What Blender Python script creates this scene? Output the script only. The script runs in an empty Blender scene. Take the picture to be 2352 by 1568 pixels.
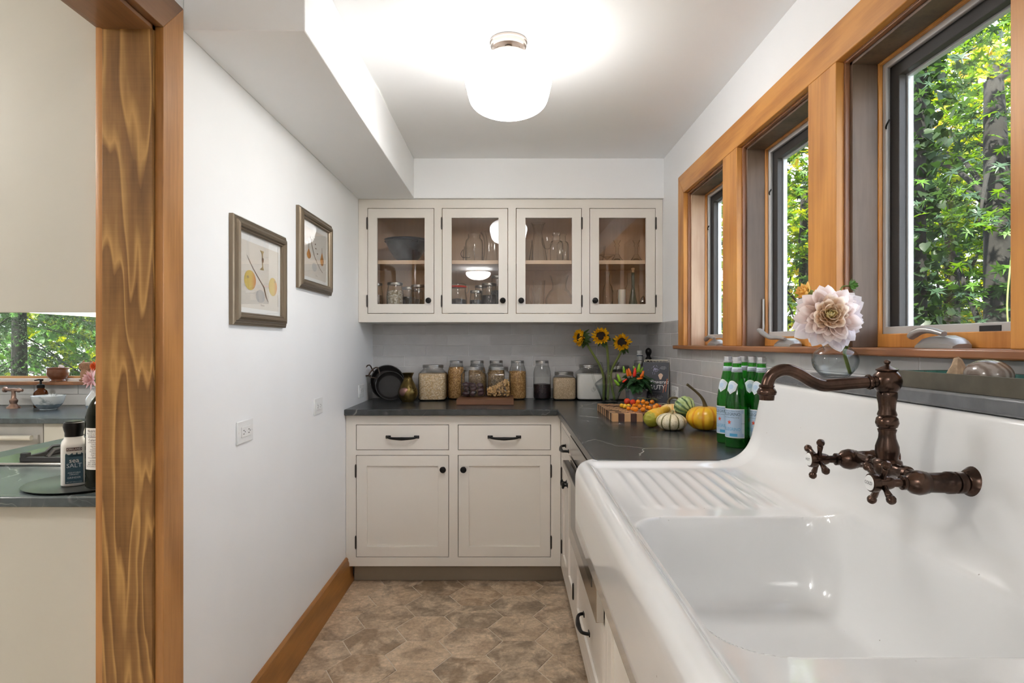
import bpy, bmesh, math, random
import numpy as np
from mathutils import Vector, Matrix, Euler, Quaternion

random.seed(7)
PI = math.pi
SC = bpy.context.scene
COL = SC.collection

# ---------------------------------------------------------------- camera
CAM_H = 1.258
cam_data = bpy.data.cameras.new('camera')
cam = bpy.data.objects.new('camera', cam_data)
COL.objects.link(cam)
cam.location = (0.0, 0.0, CAM_H)
cam.rotation_euler = (PI / 2, 0, 0)
cam_data.sensor_width = 36.0
cam_data.lens = 1420.0 * 36.0 / 2352.0
cam_data.shift_x = (1176 - 1168) / 2352.0
cam_data.shift_y = (788 - 784) / 2352.0
cam_data.clip_start = 0.02
SC.camera = cam

# ---------------------------------------------------------------- world, sun, exposure
world = bpy.data.worlds.new('world')
SC.world = world
world.use_nodes = True
wn = world.node_tree
wn.nodes.clear()
sky = wn.nodes.new('ShaderNodeTexSky')
sky.sky_type = 'HOSEK_WILKIE'
sky.sun_direction = Vector((-0.35, -0.45, 0.82)).normalized()
sky.turbidity = 3.0
sky.ground_albedo = 0.4
hsv = wn.nodes.new('ShaderNodeHueSaturation')
hsv.inputs['Saturation'].default_value = 0.35
wbg = wn.nodes.new('ShaderNodeBackground')
wbg.inputs['Strength'].default_value = 10.0
wout = wn.nodes.new('ShaderNodeOutputWorld')
wn.links.new(sky.outputs[0], hsv.inputs['Color'])
wn.links.new(hsv.outputs[0], wbg.inputs[0])
wn.links.new(wbg.outputs[0], wout.inputs[0])

sun_data = bpy.data.lights.new('sun', 'SUN')
sun_data.energy = 11.0
sun_data.angle = 0.02
sun_data.color = (1.0, 0.95, 0.84)
sun = bpy.data.objects.new('sun', sun_data)
COL.objects.link(sun)
sun.rotation_euler = Vector((-0.35, -0.45, 0.82)).to_track_quat('Z', 'Y').to_euler()
LAMP_STRENGTH = 8.2
LAMP2_STRENGTH = 16.0
KITCHEN_FILL_STRENGTH = 25.0

vs = SC.view_settings
vs.view_transform = 'Standard'
vs.look = 'None'
vs.exposure = 2.05
vs.gamma = 1.0
vs.use_curve_mapping = False
SC.cycles.max_bounces = 8
SC.cycles.diffuse_bounces = 5
SC.cycles.glossy_bounces = 4
SC.cycles.transparent_max_bounces = 24
SC.cycles.transmission_bounces = 4
SC.cycles.caustics_reflective = False
SC.cycles.caustics_refractive = False
SC.cycles.sample_clamp_indirect = 6.0

# ---------------------------------------------------------------- material helpers
class N:
    """small node-graph builder around one material"""
    def __init__(s, name):
        s.m = bpy.data.materials.new(name)
        s.m.use_nodes = True
        s.t = s.m.node_tree
        s.t.nodes.clear()
        s.out = s.t.nodes.new('ShaderNodeOutputMaterial')
    def n(s, kind, **kw):
        nd = s.t.nodes.new('ShaderNode' + kind)
        ins = kw.pop('i', {})
        for k, v in kw.items():
            setattr(nd, k, v)
        for k, v in ins.items():
            if isinstance(v, bpy.types.NodeSocket):
                s.t.links.new(v, nd.inputs[k])
            elif v is not None:
                sock = nd.inputs[k]
                if sock.type == 'RGBA' and len(v) == 3:
                    v = (*v, 1)
                sock.default_value = v
        return nd
    def link(s, a, b):
        s.t.links.new(a, b)
    def coord(s, scale=(1, 1, 1), rnd=0.0, rot=(0, 0, 0)):
        tc = s.n('TexCoord')
        v = tc.outputs['Object']
        if rnd:
            oi = s.n('ObjectInfo')
            mu = s.n('VectorMath', operation='SCALE', i={0: (7.3 * rnd, 3.1 * rnd, 5.7 * rnd), 'Scale': oi.outputs['Random']})
            ad = s.n('VectorMath', operation='ADD', i={0: v, 1: mu.outputs[0]})
            v = ad.outputs[0]
        mp = s.n('Mapping', i={'Vector': v, 'Scale': scale, 'Rotation': rot})
        return mp.outputs[0]
    def noise(s, vec, scale=5, detail=4, rough=0.55, dist=0.0):
        return s.n('TexNoise', i={'Vector': vec, 'Scale': scale, 'Detail': detail, 'Roughness': rough, 'Distortion': dist}).outputs['Fac']
    def ramp(s, fac, stops, interp='LINEAR'):
        r = s.n('ValToRGB', i={'Fac': fac})
        r.color_ramp.interpolation = interp
        e = r.color_ramp.elements
        while len(e) < len(stops):
            e.new(0.5)
        for k, (p, c) in enumerate(stops):
            e[k].position = p
            if not hasattr(c, '__len__'):
                c = (c, c, c)
            e[k].color = (*c, 1)
        return r.outputs[0]
    def mix(s, fac, a, b, mode='MIX'):
        mx = s.n('Mix', data_type='RGBA', blend_type=mode)
        for k, v in ((0, fac), (6, a), (7, b)):
            if isinstance(v, bpy.types.NodeSocket):
                s.t.links.new(v, mx.inputs[k])
            else:
                mx.inputs[k].default_value = v if not hasattr(v, '__len__') or len(v) == 4 else (*v, 1)
        return mx.outputs[2]
    def math(s, op, a, b=None, clamp=False):
        md = s.n('Math', operation=op, use_clamp=clamp)
        for k, v in enumerate((a, b)):
            if isinstance(v, bpy.types.NodeSocket):
                s.t.links.new(v, md.inputs[k])
            elif v is not None:
                md.inputs[k].default_value = v
        return md.outputs[0]
    def bump(s, h, strength=0.2, dist=0.002):
        return s.n('Bump', i={'Height': h, 'Strength': strength, 'Distance': dist}).outputs[0]
    def bsdf(s, color=None, rough=0.5, metal=0.0, normal=None, **kw):
        ins = {'Base Color': color, 'Roughness': rough, 'Metallic': metal}
        if normal is not None:
            ins['Normal'] = normal
        ins.update(kw)
        b = s.n('BsdfPrincipled', i=ins)
        s.link(b.outputs[0], s.out.inputs[0])
        return b
    def surf(s, sh):
        s.link(sh, s.out.inputs[0])

M = {}
def plain(name, color, rough=0.5, metal=0.0, **kw):
    n = N(name)
    n.bsdf(color, rough, metal, **kw)
    M[name] = n.m
    return n.m

def painted(name, color, rough=0.55, amp=0.04, scale=3.0, bump=0.05):
    n = N(name)
    v = n.coord()
    a = n.noise(v, scale, 4)
    c = n.ramp(a, [(0.3, [x * (1 - amp) for x in color]), (0.7, [min(1, x * (1 + amp)) for x in color])])
    fine = n.noise(v, 260, 2)
    n.bsdf(c, rough, 0, n.bump(fine, bump, 0.0006))
    M[name] = n.m
    return n.m

def wood(name, light, dark, axis='Z', rough=0.38, fine=90, bands=5.0, coat=0.0, dist=3.0, rnd=1.0, contrast=1.0, wsc=1.0):
    """stained board: long grain along axis, with cathedral bands and pores"""
    n = N(name)
    st = {'X': (0.06, 1, 1), 'Y': (1, 0.06, 1), 'Z': (1, 1, 0.06)}[axis]
    st2 = {'X': (0.22, 1, 1), 'Y': (1, 0.22, 1), 'Z': (1, 1, 0.22)}[axis]
    v = n.coord(st, rnd)
    v2 = n.coord(st2, rnd)
    g = n.noise(v, fine, 5, 0.6)
    w = n.n('TexWave', wave_type='BANDS', bands_direction='DIAGONAL', wave_profile='SIN',
            i={'Vector': v2, 'Scale': bands * wsc, 'Distortion': dist * 2.2, 'Detail': 2.5, 'Detail Scale': 1.6, 'Detail Roughness': 0.5}).outputs['Fac']
    blot = n.noise(n.coord((1, 1, 1), rnd), 9, 3)
    f1 = n.math('MULTIPLY', w, 0.34 * contrast)
    f2 = n.math('MULTIPLY', g, 0.85)
    f3 = n.math('MULTIPLY', blot, 0.35)
    f = n.math('ADD', n.math('ADD', f1, f2), f3)
    mid = [(a + b) / 2 for a, b in zip(light, dark)]
    c = n.ramp(f, [(0.25, dark), (0.6, mid), (0.95, light)])
    n.bsdf(c, rough, 0, n.bump(g, 0.12, 0.0008), **({'Coat Weight': coat, 'Coat Roughness': 0.2} if coat else {}))
    M[name] = n.m
    return n.m

def glassy(name, tint=(1, 1, 1), edge=(0.55, 0.57, 0.56), ior=1.45, rough=0.0, haze=0.0, hazec=(0.8, 0.8, 0.8)):
    """thin-walled glass: clear face-on, Fresnel reflection, darker where the wall is seen edge-on"""
    n = N(name)
    lw = n.n('LayerWeight', i={'Blend': 0.5})
    fc = lw.outputs['Facing']
    col = n.ramp(fc, [(0.38, tint), (0.70, [(a * 2 + b) / 3 for a, b in zip(tint, edge)]), (0.94, edge)])
    tr = n.n('BsdfTransparent', i={'Color': col})
    gl = n.n('BsdfGlossy', i={'Color': (1, 1, 1), 'Roughness': rough})
    f0 = ((ior - 1) / (ior + 1)) ** 2
    fr = n.math('ADD', n.math('MULTIPLY', n.math('POWER', fc, 5.0), 1 - f0), f0, True)
    mx = n.n('MixShader', i={0: fr, 1: tr.outputs[0], 2: gl.outputs[0]})
    sh = mx.outputs[0]
    if haze:
        df = n.n('BsdfDiffuse', i={'Color': hazec})
        sh = n.n('MixShader', i={0: haze, 1: sh, 2: df.outputs[0]}).outputs[0]
    n.surf(sh)
    M[name] = n.m
    return n.m

# ---------------------------------------------------------------- mesh helpers
class MB:
    def __init__(s):
        s.v = []
        s.f = []
    def add(s, vs, fs):
        o = len(s.v)
        s.v += [tuple(p) for p in vs]
        s.f += [tuple(i + o for i in f) for f in fs]
        return s
    def box(s, x0, x1, y0, y1, z0, z1):
        vs = [(x0, y0, z0), (x1, y0, z0), (x1, y1, z0), (x0, y1, z0), (x0, y0, z1), (x1, y0, z1), (x1, y1, z1), (x0, y1, z1)]
        return s.add(vs, [(0, 3, 2, 1), (4, 5, 6, 7), (0, 1, 5, 4), (1, 2, 6, 5), (2, 3, 7, 6), (3, 0, 4, 7)])
    def frame(s, x0, x1, u0, u1, w0, w1, t, axis='X'):
        """picture-frame ring, flat on the given axis, x0..x1 thick, outer u0..u1 w0..w1, width t (or 4 widths: u0,u1,w0,w1 side)"""
        if not hasattr(t, '__len__'):
            t = (t, t, t, t)
        O = [(u0, w0), (u1, w0), (u1, w1), (u0, w1)]
        I = [(u0 + t[0], w0 + t[2]), (u1 - t[1], w0 + t[2]), (u1 - t[1], w1 - t[3]), (u0 + t[0], w1 - t[3])]
        def P(x, p):
            return {'X': (x, p[0], p[1]), 'Y': (p[0], x, p[1]), 'Z': (p[0], p[1], x)}[axis]
        vs = [P(x0, p) for p in O] + [P(x0, p) for p in I] + [P(x1, p) for p in O] + [P(x1, p) for p in I]
        fs = []
        for k in range(4):
            j = (k + 1) % 4
            fs += [(k, k + 4, j + 4, j), (8 + k, 8 + j, 12 + j, 12 + k), (k, j, 8 + j, 8 + k), (4 + k, 12 + k, 12 + j, 4 + j)]
        return s.add(vs, fs)
    def prism(s, poly, a, b, axis='Z'):
        def P(p, t):
            return {'X': (t, p[0], p[1]), 'Y': (p[0], t, p[1]), 'Z': (p[0], p[1], t)}[axis]
        n = len(poly)
        vs = [P(p, a) for p in poly] + [P(p, b) for p in poly]
        fs = [tuple(range(n))[::-1], tuple(range(n, 2 * n))] + [(k, (k + 1) % n, n + (k + 1) % n, n + k) for k in range(n)]
        return s.add(vs, fs)
    def lathe(s, prof, n=32, o=(0, 0, 0), axis=(0, 0, 1), sq=0.0, close=False, a0=0.0, sx=1.0, sy=1.0, flute=0.0, nfl=0):
        """revolve (r, z) points about an axis; sq>0 squares the section; flute waves it"""
        q = Vector((0, 0, 1)).rotation_difference(Vector(axis).normalized())
        O = Vector(o)
        vs, fs = [], []
        for (r, z) in prof:
            for k in range(n):
                a = a0 + 2 * PI * k / n
                rr = r
                if sq:
                    e = 2 + sq
                    rr = r / ((abs(math.cos(a)) ** e + abs(math.sin(a)) ** e) ** (1 / e))
                if nfl:
                    rr *= 1 + flute * math.cos(nfl * a)
                vs.append(O + q @ Vector((rr * math.cos(a) * sx, rr * math.sin(a) * sy, z)))
        m = len(prof)
        for j in range(m - 1 + (1 if close else 0)):
            j2 = (j + 1) % m
            for k in range(n):
                k2 = (k + 1) % n
                fs.append((j * n + k, j * n + k2, j2 * n + k2, j2 * n + k))
        if not close:
            if prof[0][0] > 1e-5:
                fs.append(tuple(range(n))[::-1])
            if prof[-1][0] > 1e-5:
                fs.append(tuple(range((m - 1) * n, m * n)))
        return s.add(vs, fs)
    def shell(s, prof, n=32, **kw):
        """open vessel: like lathe but without end caps where r>0 at the top"""
        before = len(s.f)
        s.lathe(prof, n, **kw)
        if prof[-1][0] > 1e-5:
            s.f.pop()
        return s
    def tube(s, path, r, n=10, caps=True, flat=1.0):
        P = [Vector(p) for p in path]
        R = [float(q) for q in r] if hasattr(r, "__len__") else [r] * len(P)
        t0 = (P[1] - P[0]).normalized()
        up = Vector((0, 0, 1)) if abs(t0.z) < 0.9 else Vector((1, 0, 0))
        u = t0.cross(up).normalized()
        vs, fs = [], []
        pt = t0
        for i, p in enumerate(P):
            t = (P[min(i + 1, len(P) - 1)] - P[max(i - 1, 0)]).normalized()
            u = pt.rotation_difference(t) @ u
            pt = t
            w = t.cross(u)
            for k in range(n):
                a = 2 * PI * k / n
                vs.append(p + R[i] * (u * math.cos(a) + w * math.sin(a) * flat))
        for i in range(len(P) - 1):
            for k in range(n):
                k2 = (k + 1) % n
                fs.append((i * n + k, i * n + k2, (i + 1) * n + k2, (i + 1) * n + k))
        if caps:
            fs.append(tuple(range(n))[::-1])
            fs.append(tuple(range((len(P) - 1) * n, len(P) * n)))
        return s.add(vs, fs)
    def cyl(s, a, b, r, r2=None, n=20):
        return s.tube([a, b], [r, r if r2 is None else r2], n)
    def ball(s, c, r, nu=16, nv=10, sx=1, sy=1, sz=1):
        prof = [(math.sin(PI * j / nv) * 1.0, -math.cos(PI * j / nv)) for j in range(nv + 1)]
        prof[0] = (0.0001, -1)
        prof[-1] = (0.0001, 1)
        vs, fs = [], []
        for (q, z) in prof:
            for k in range(nu):
                a = 2 * PI * k / nu
                vs.append((c[0] + r * sx * q * math.cos(a), c[1] + r * sy * q * math.sin(a), c[2] + r * sz * z))
        for j in range(nv):
            for k in range(nu):
                k2 = (k + 1) % nu
                fs.append((j * nu + k, j * nu + k2, (j + 1) * nu + k2, (j + 1) * nu + k))
        return s.add(vs, fs)
    def xf(s, mat):
        s.v = [tuple(mat @ Vector(p)) for p in s.v]
        return s
    def build(s, name, mat=None, parent=None, smooth=None, bevel=0.0, sub=0, bseg=2):
        me = bpy.data.meshes.new(name)
        me.from_pydata(s.v, [], s.f)
        me.update()
        return mesh_obj(name, me, mat, parent, smooth, bevel, sub, bseg)

def mesh_obj(name, me, mat=None, parent=None, smooth=None, bevel=0.0, sub=0, bseg=2):
    if mat is not None:
        me.materials.append(M[mat] if isinstance(mat, str) else mat)
    o = bpy.data.objects.new(name, me)
    COL.objects.link(o)
    if parent is not None:
        o.parent = parent
    if smooth:
        me.shade_smooth()
        if smooth is not True:
            me.set_sharp_from_angle(angle=math.radians(smooth))
    if bevel:
        b = o.modifiers.new('bevel', 'BEVEL')
        b.width = bevel
        b.segments = bseg
        b.limit_method = 'ANGLE'
        b.angle_limit = math.radians(40)
        b.harden_normals = False
        me.shade_smooth()
        me.set_sharp_from_angle(angle=math.radians(50))
    if sub:
        d = o.modifiers.new('sub', 'SUBSURF')
        d.levels = sub
        d.render_levels = sub
    return o

def tag(o, label=None, cat=None, group=None, kind=None):
    if label: o['label'] = label
    if cat: o['category'] = cat
    if group: o['group'] = group
    if kind: o['kind'] = kind
    return o

def thing(name, label, cat, loc=(0, 0, 0), rz=0.0, group=None, rot=None, kind=None):
    o = bpy.data.objects.new(name, None)
    o.empty_display_size = 0.05
    COL.objects.link(o)
    o.location = loc
    o.rotation_euler = rot if rot else (0, 0, rz)
    tag(o, label, cat, group, kind)
    return o

def struct(name, mb, mat, parent=None, label=None, **kw):
    o = mb.build(name, mat, parent, **kw)
    if parent is None:
        o['kind'] = 'structure'
        if label: o['label'] = label
    return o

def copy_tree(o, parent=None):
    c = o.copy()
    COL.objects.link(c)
    c.parent = parent
    for ch in list(o.children):
        copy_tree(ch, c)
    return c

def smoothpath(pts, n=6):
    """Catmull-Rom through points"""
    P = [Vector(p) for p in pts]
    out = []
    for i in range(len(P) - 1):
        p0, p1, p2, p3 = P[max(i - 1, 0)], P[i], P[i + 1], P[min(i + 2, len(P) - 1)]
        for k in range(n):
            t = k / n
            out.append(0.5 * ((2 * p1) + (p2 - p0) * t + (2 * p0 - 5 * p1 + 4 * p2 - p3) * t * t + (3 * p1 - p0 - 3 * p2 + p3) * t ** 3))
    out.append(P[-1])
    return out

def smoothprof(pts, n=5):
    return [(max(p.x, 0.0), p.y) for p in smoothpath([(a, b, 0) for a, b in pts], n)]

def lettering(name, text, size, mat, parent, loc, rot=(PI / 2, 0, 0), align='CENTER', bend=None, sx=1.0, shear=0.0):
    """flat printed lettering as a mesh; bend=(radius) wraps it round a vertical cylinder of that radius centred on the parent axis"""
    cu = bpy.data.curves.new(name, 'FONT')
    cu.body = text
    cu.size = size
    cu.align_x = align
    cu.align_y = 'CENTER'
    cu.shear = shear
    cu.resolution_u = 2
    to = bpy.data.objects.new('tmp', cu)
    COL.objects.link(to)
    dg = bpy.context.evaluated_depsgraph_get()
    me = bpy.data.meshes.new_from_object(to.evaluated_get(dg))
    bpy.data.objects.remove(to)
    bpy.data.curves.remove(cu)
    for v in me.vertices:
        v.co.x *= sx
    if bend:
        R, a0, z0 = bend
        for v in me.vertices:
            a = a0 + v.co.x / R
            v.co = (R * math.sin(a), -R * math.cos(a), z0 + v.co.y)
        o = mesh_obj(name, me, mat, parent)
    else:
        o = mesh_obj(name, me, mat, parent)
        o.location = loc
        o.rotation_euler = rot
    return o

def band(R, a0, a1, z0, z1, n=16):
    """curved label patch on a cylinder about the parent's axis; angle 0 faces -Y"""
    mb = MB()
    vs, fs = [], []
    for k in range(n + 1):
        a = a0 + (a1 - a0) * k / n
        for z in (z0, z1):
            vs.append((R * math.sin(a), -R * math.cos(a), z))
    for k in range(n):
        fs.append((2 * k, 2 * k + 2, 2 * k + 3, 2 * k + 1))
    return mb.add(vs, fs)

# ---------------------------------------------------------------- materials
painted('wall_white', (0.885, 0.89, 0.895), 0.5, 0.015)
painted('ceiling_white', (0.90, 0.90, 0.90), 0.6, 0.01)
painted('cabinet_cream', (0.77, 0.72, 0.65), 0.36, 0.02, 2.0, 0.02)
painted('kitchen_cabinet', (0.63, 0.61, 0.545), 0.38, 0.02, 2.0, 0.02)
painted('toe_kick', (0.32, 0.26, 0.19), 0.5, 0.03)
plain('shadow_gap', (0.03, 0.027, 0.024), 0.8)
wood('fir', (0.62, 0.28, 0.065), (0.34, 0.115, 0.018), 'Z', 0.42, 70, 4.0, 0.0)
wood('fir_y', (0.62, 0.28, 0.065), (0.34, 0.115, 0.018), 'Y', 0.42, 70, 4.0, 0.0)
wood('fir_red', (0.30, 0.13, 0.06), (0.15, 0.06, 0.03), 'Z', 0.4, 80, 4.0)
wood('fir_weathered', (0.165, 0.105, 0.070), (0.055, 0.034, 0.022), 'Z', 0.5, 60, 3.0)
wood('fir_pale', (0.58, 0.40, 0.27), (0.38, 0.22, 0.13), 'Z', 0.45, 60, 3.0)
wood('sill_wood', (0.36, 0.15, 0.06), (0.17, 0.065, 0.028), 'Y', 0.3, 70, 3.0, 0.2)
wood('oak_brown', (0.38, 0.16, 0.034), (0.20, 0.078, 0.015), 'Y', 0.42, 80, 4.0, 0.0)
wood('door_casing', (0.50, 0.235, 0.075), (0.25, 0.10, 0.022), 'Z', 0.32, 110, 3.0, 0.25)
wood('door_head', (0.25, 0.12, 0.05), (0.12, 0.05, 0.02), 'Y', 0.35, 80, 4.0, 0.15)
wood('maple', (0.74, 0.53, 0.35), (0.60, 0.40, 0.25), 'Z', 0.4, 60, 2.0)
wood('maple_x', (0.78, 0.58, 0.39), (0.66, 0.46, 0.30), 'X', 0.4, 60, 2.0)
wood('walnut_x', (0.20, 0.085, 0.038), (0.085, 0.033, 0.016), 'X', 0.5, 70, 4.0)
wood('block_dark', (0.085, 0.04, 0.03), (0.04, 0.018, 0.014), 'Z', 0.4, 80, 3.0)
wood('block_mid', (0.19, 0.095, 0.05), (0.10, 0.045, 0.022), 'Z', 0.4, 80, 3.0)
wood('block_light', (0.68, 0.40, 0.20), (0.52, 0.28, 0.12), 'Z', 0.4, 80, 3.0)

def _jamb():
    # flat-sawn jamb board with tall cathedral figure
    n = N('jamb_board')
    v = n.coord((5.0, 5.0, 0.62), 0)
    ns = n.noise(v, 1.1, 3, 0.5, 0.3)
    ring = n.math('FRACT', n.math('MULTIPLY', ns, 13.0))
    edge = n.ramp(ring, [(0.0, 0.0), (0.62, 0.35), (0.86, 1.0), (1.0, 0.12)])
    fine = n.noise(n.coord((1, 1, 0.05)), 130, 4)
    blot = n.noise(n.coord((1, 1, 0.5)), 16, 3)
    saw = n.noise(n.coord((0.02, 0.02, 1)), 300, 1)
    f = n.math('ADD', n.math('ADD', n.math('MULTIPLY', edge, 0.50), n.math('MULTIPLY', fine, 0.28)), n.math('ADD', n.math('MULTIPLY', blot, 0.34), n.math('MULTIPLY', saw, 0.10)))
    c = n.ramp(f, [(0.22, (0.13, 0.060, 0.020)), (0.55, (0.275, 0.140, 0.047)), (0.92, (0.50, 0.285, 0.095))])
    n.bsdf(c, 0.45, 0, n.bump(fine, 0.1, 0.0006), **{'Specular IOR Level': 0.3})
    M['jamb_board'] = n.m
_jamb()

def _soapstone(name, base, vein, cloud):
    n = N(name)
    v = n.coord()
    d = n.noise(v, 2.2, 5, 0.6)
    vd = n.n('VectorMath', operation='ADD', i={0: v, 1: n.n('VectorMath', operation='SCALE', i={0: n.n('TexNoise', i={'Vector': v, 'Scale': 3.0, 'Detail': 4}).outputs['Color'], 'Scale': 0.35}).outputs[0]}).outputs[0]
    vo = n.n('TexVoronoi', feature='DISTANCE_TO_EDGE', i={'Vector': vd, 'Scale': 2.6}).outputs['Distance']
    line = n.ramp(vo, [(0.0, 1.0), (0.006, 0.5), (0.014, 0.0)])
    mask = n.ramp(n.noise(v, 3.5, 3), [(0.47, 0.0), (0.62, 1.0)])
    lf = n.math('MULTIPLY', line, mask)
    vo2 = n.n('TexVoronoi', feature='DISTANCE_TO_EDGE', i={'Vector': vd, 'Scale': 9.0}).outputs['Distance']
    l2 = n.math('MULTIPLY', n.ramp(vo2, [(0.0, 0.5), (0.012, 0.0)]), n.ramp(n.noise(v, 5, 3), [(0.5, 0.0), (0.66, 1.0)]))
    cl = n.ramp(n.math('ADD', n.math('MULTIPLY', d, 0.6), n.math('MULTIPLY', n.noise(v, 28, 4), 0.4)), [(0.3, base), (0.7, cloud)])
    c = n.mix(n.math('MULTIPLY', n.math('ADD', lf, l2, True), 0.75), cl, vein)
    sp = n.noise(v, 420, 2)
    n.bsdf(c, 0.27, 0, n.bump(sp, 0.05, 0.0003), **{'Specular IOR Level': 0.6})
    M[name] = n.m
_soapstone('soapstone', (0.014, 0.016, 0.016), (0.40, 0.39, 0.36), (0.046, 0.049, 0.050))
_soapstone('soapstone_light', (0.040, 0.052, 0.058), (0.40, 0.43, 0.43), (0.11, 0.135, 0.145))
_soapstone('ledge_stone', (0.085, 0.09, 0.098), (0.25, 0.25, 0.25), (0.17, 0.175, 0.185))

def _hex():
    n = N('hex_tile')
    oi = n.n('ObjectInfo')
    rnd = oi.outputs['Random']
    base = n.ramp(rnd, [(0.0, (0.27, 0.185, 0.115)), (0.3, (0.46, 0.32, 0.20)), (0.5, (0.31, 0.23, 0.155)), (0.75, (0.58, 0.42, 0.275)), (1.0, (0.38, 0.27, 0.178))])
    v = n.coord((1, 1, 1), 3.0)
    big = n.noise(v, 8, 6, 0.65, 0.8)
    c1 = n.mix(n.ramp(big, [(0.42, 0.0), (0.62, 0.85)]), base, (0.74, 0.57, 0.40))
    dk = n.noise(v, 6.3, 5, 0.65, 0.5)
    c2 = n.mix(n.ramp(dk, [(0.50, 0.0), (0.66, 0.8)]), c1, (0.19, 0.14, 0.095))
    vs_ = n.coord((26, 2.5, 1), 3.0, (0, 0, 0.6))
    st = n.noise(vs_, 2.5, 4, 0.6)
    c3 = n.mix(n.ramp(st, [(0.60, 0.0), (0.72, 0.3)]), c2, (0.15, 0.10, 0.06))
    fine = n.noise(v, 55, 6, 0.75)
    c4 = n.mix(0.6, c3, n.ramp(fine, [(0.3, (0.45, 0.45, 0.45)), (0.7, (1.4, 1.4, 1.4))]), 'MULTIPLY')
    n.bsdf(c4, 0.55, 0, n.bump(n.math('ADD', n.math('MULTIPLY', big, 0.6), fine), 0.18, 0.0015))
    M['hex_tile'] = n.m
_hex()

def _subway():
    n = N('subway_tile')
    oi = n.n('ObjectInfo')
    base = n.ramp(oi.outputs['Random'], [(0.0, (0.50, 0.49, 0.485)), (0.5, (0.54, 0.53, 0.525)), (1.0, (0.58, 0.57, 0.565))])
    v = n.coord((1, 1, 1), 2.0)
    a = n.noise(v, 14, 3)
    c = n.mix(0.25, base, n.ramp(a, [(0.3, 0.75), (0.7, 1.15)]), 'MULTIPLY')
    n.bsdf(c, 0.16, 0, n.bump(n.noise(v, 9, 2), 0.18, 0.002))
    M['subway_tile'] = n.m
_subway()
painted('grout', (0.74, 0.73, 0.72), 0.8)
painted('floor_grout', (0.66, 0.57, 0.46), 0.85)
painted('kitchen_tile', (0.72, 0.72, 0.72), 0.2)

def _porcelain():
    n = N('porcelain')
    v = n.coord()
    sp = n.n('TexVoronoi', i={'Vector': v, 'Scale': 34.0}).outputs['Distance']
    dots = n.math('MULTIPLY', n.ramp(sp, [(0.035, 1.0), (0.055, 0.0)]), n.ramp(n.noise(v, 17, 2), [(0.56, 0.0), (0.6, 0.8)]))
    c = n.mix(dots, (0.74, 0.74, 0.735), (0.28, 0.25, 0.22))
    n.bsdf(c, 0.12, 0, **{'Coat Weight': 0.5, 'Coat Roughness': 0.06})
    M['porcelain'] = n.m
_porcelain()

def _bronze():
    n = N('bronze')
    v = n.coord()
    a = n.noise(v, 26, 4, 0.6)
    c = n.ramp(a, [(0.3, (0.030, 0.020, 0.016)), (0.6, (0.085, 0.050, 0.036)), (0.8, (0.16, 0.085, 0.055))])
    n.bsdf(c, 0.24, 0.9)
    M['bronze'] = n.m
_bronze()
plain('black_iron', (0.012, 0.011, 0.011), 0.38, 0.6)
plain('hinge_metal', (0.05, 0.042, 0.038), 0.4, 0.7)
plain('cast_iron', (0.022, 0.022, 0.024), 0.5, 0.2)
plain('pan_black', (0.012, 0.010, 0.009), 0.6, 0.0)
plain('rust_wire', (0.06, 0.04, 0.03), 0.5, 0.6)
plain('steel', (0.55, 0.53, 0.50), 0.18, 1.0)
plain('steel_dark', (0.10, 0.095, 0.09), 0.15, 0.9)
plain('nickel', (0.62, 0.55, 0.50), 0.28, 1.0)
plain('lid_metal', (0.40, 0.39, 0.37), 0.3, 1.0)
plain('vinyl_grey', (0.52, 0.51, 0.50), 0.35)
plain('vinyl_white', (0.72, 0.74, 0.76), 0.35)
plain('sash_dark', (0.060, 0.052, 0.048), 0.5)
plain('crank_silver', (0.40, 0.385, 0.37), 0.32, 0.5)
plain('white_plastic', (0.80, 0.80, 0.79), 0.35)
plain('slot_dark', (0.05, 0.05, 0.05), 0.6)
plain('paper_white', (0.82, 0.82, 0.80), 0.7)
plain('ink_black', (0.015, 0.015, 0.018), 0.6)
plain('ink_navy', (0.03, 0.05, 0.09), 0.6)
plain('ink_blue', (0.08, 0.36, 0.62), 0.6)
plain('ink_red', (0.72, 0.09, 0.04), 0.6)
plain('label_blue', (0.42, 0.55, 0.70), 0.55)
plain('label_pale', (0.62, 0.70, 0.78), 0.55)
plain('cap_silver', (0.66, 0.66, 0.68), 0.3, 0.7)
plain('cap_top', (0.07, 0.03, 0.035), 0.5)
glassy('glass', (0.975, 0.98, 0.975), (0.24, 0.25, 0.245))
glassy('glass_clear', (0.97, 0.98, 0.98), (0.22, 0.26, 0.27), 1.5)
glassy('pane_glass', (0.97, 0.98, 0.98), (0.9, 0.92, 0.92), 1.4)
glassy('cabinet_pane', (0.95, 0.94, 0.93), (0.85, 0.85, 0.85), 1.5)
glassy('picture_pane', (0.98, 0.98, 0.98), (0.95, 0.95, 0.95), 1.35)
glassy('water', (0.90, 0.93, 0.94), (0.50, 0.58, 0.62), 1.2)
glassy('bottle_green', (0.22, 0.78, 0.16), (0.004, 0.14, 0.012), 1.5, 0.0, 0.14, (0.01, 0.26, 0.02))
glassy('bottle_olive', (0.05, 0.05, 0.015), (0.01, 0.012, 0.005), 1.5, 0.02, 0.4, (0.012, 0.014, 0.006))
glassy('amber_glass', (0.45, 0.18, 0.03), (0.10, 0.03, 0.01), 1.5, 0.0, 0.2, (0.14, 0.055, 0.012))
glassy('glass_smoke', (0.955, 0.955, 0.94), (0.13, 0.13, 0.12), 1.5)
glassy('glass_teal', (0.55, 0.66, 0.64), (0.15, 0.20, 0.19), 1.5)

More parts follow.
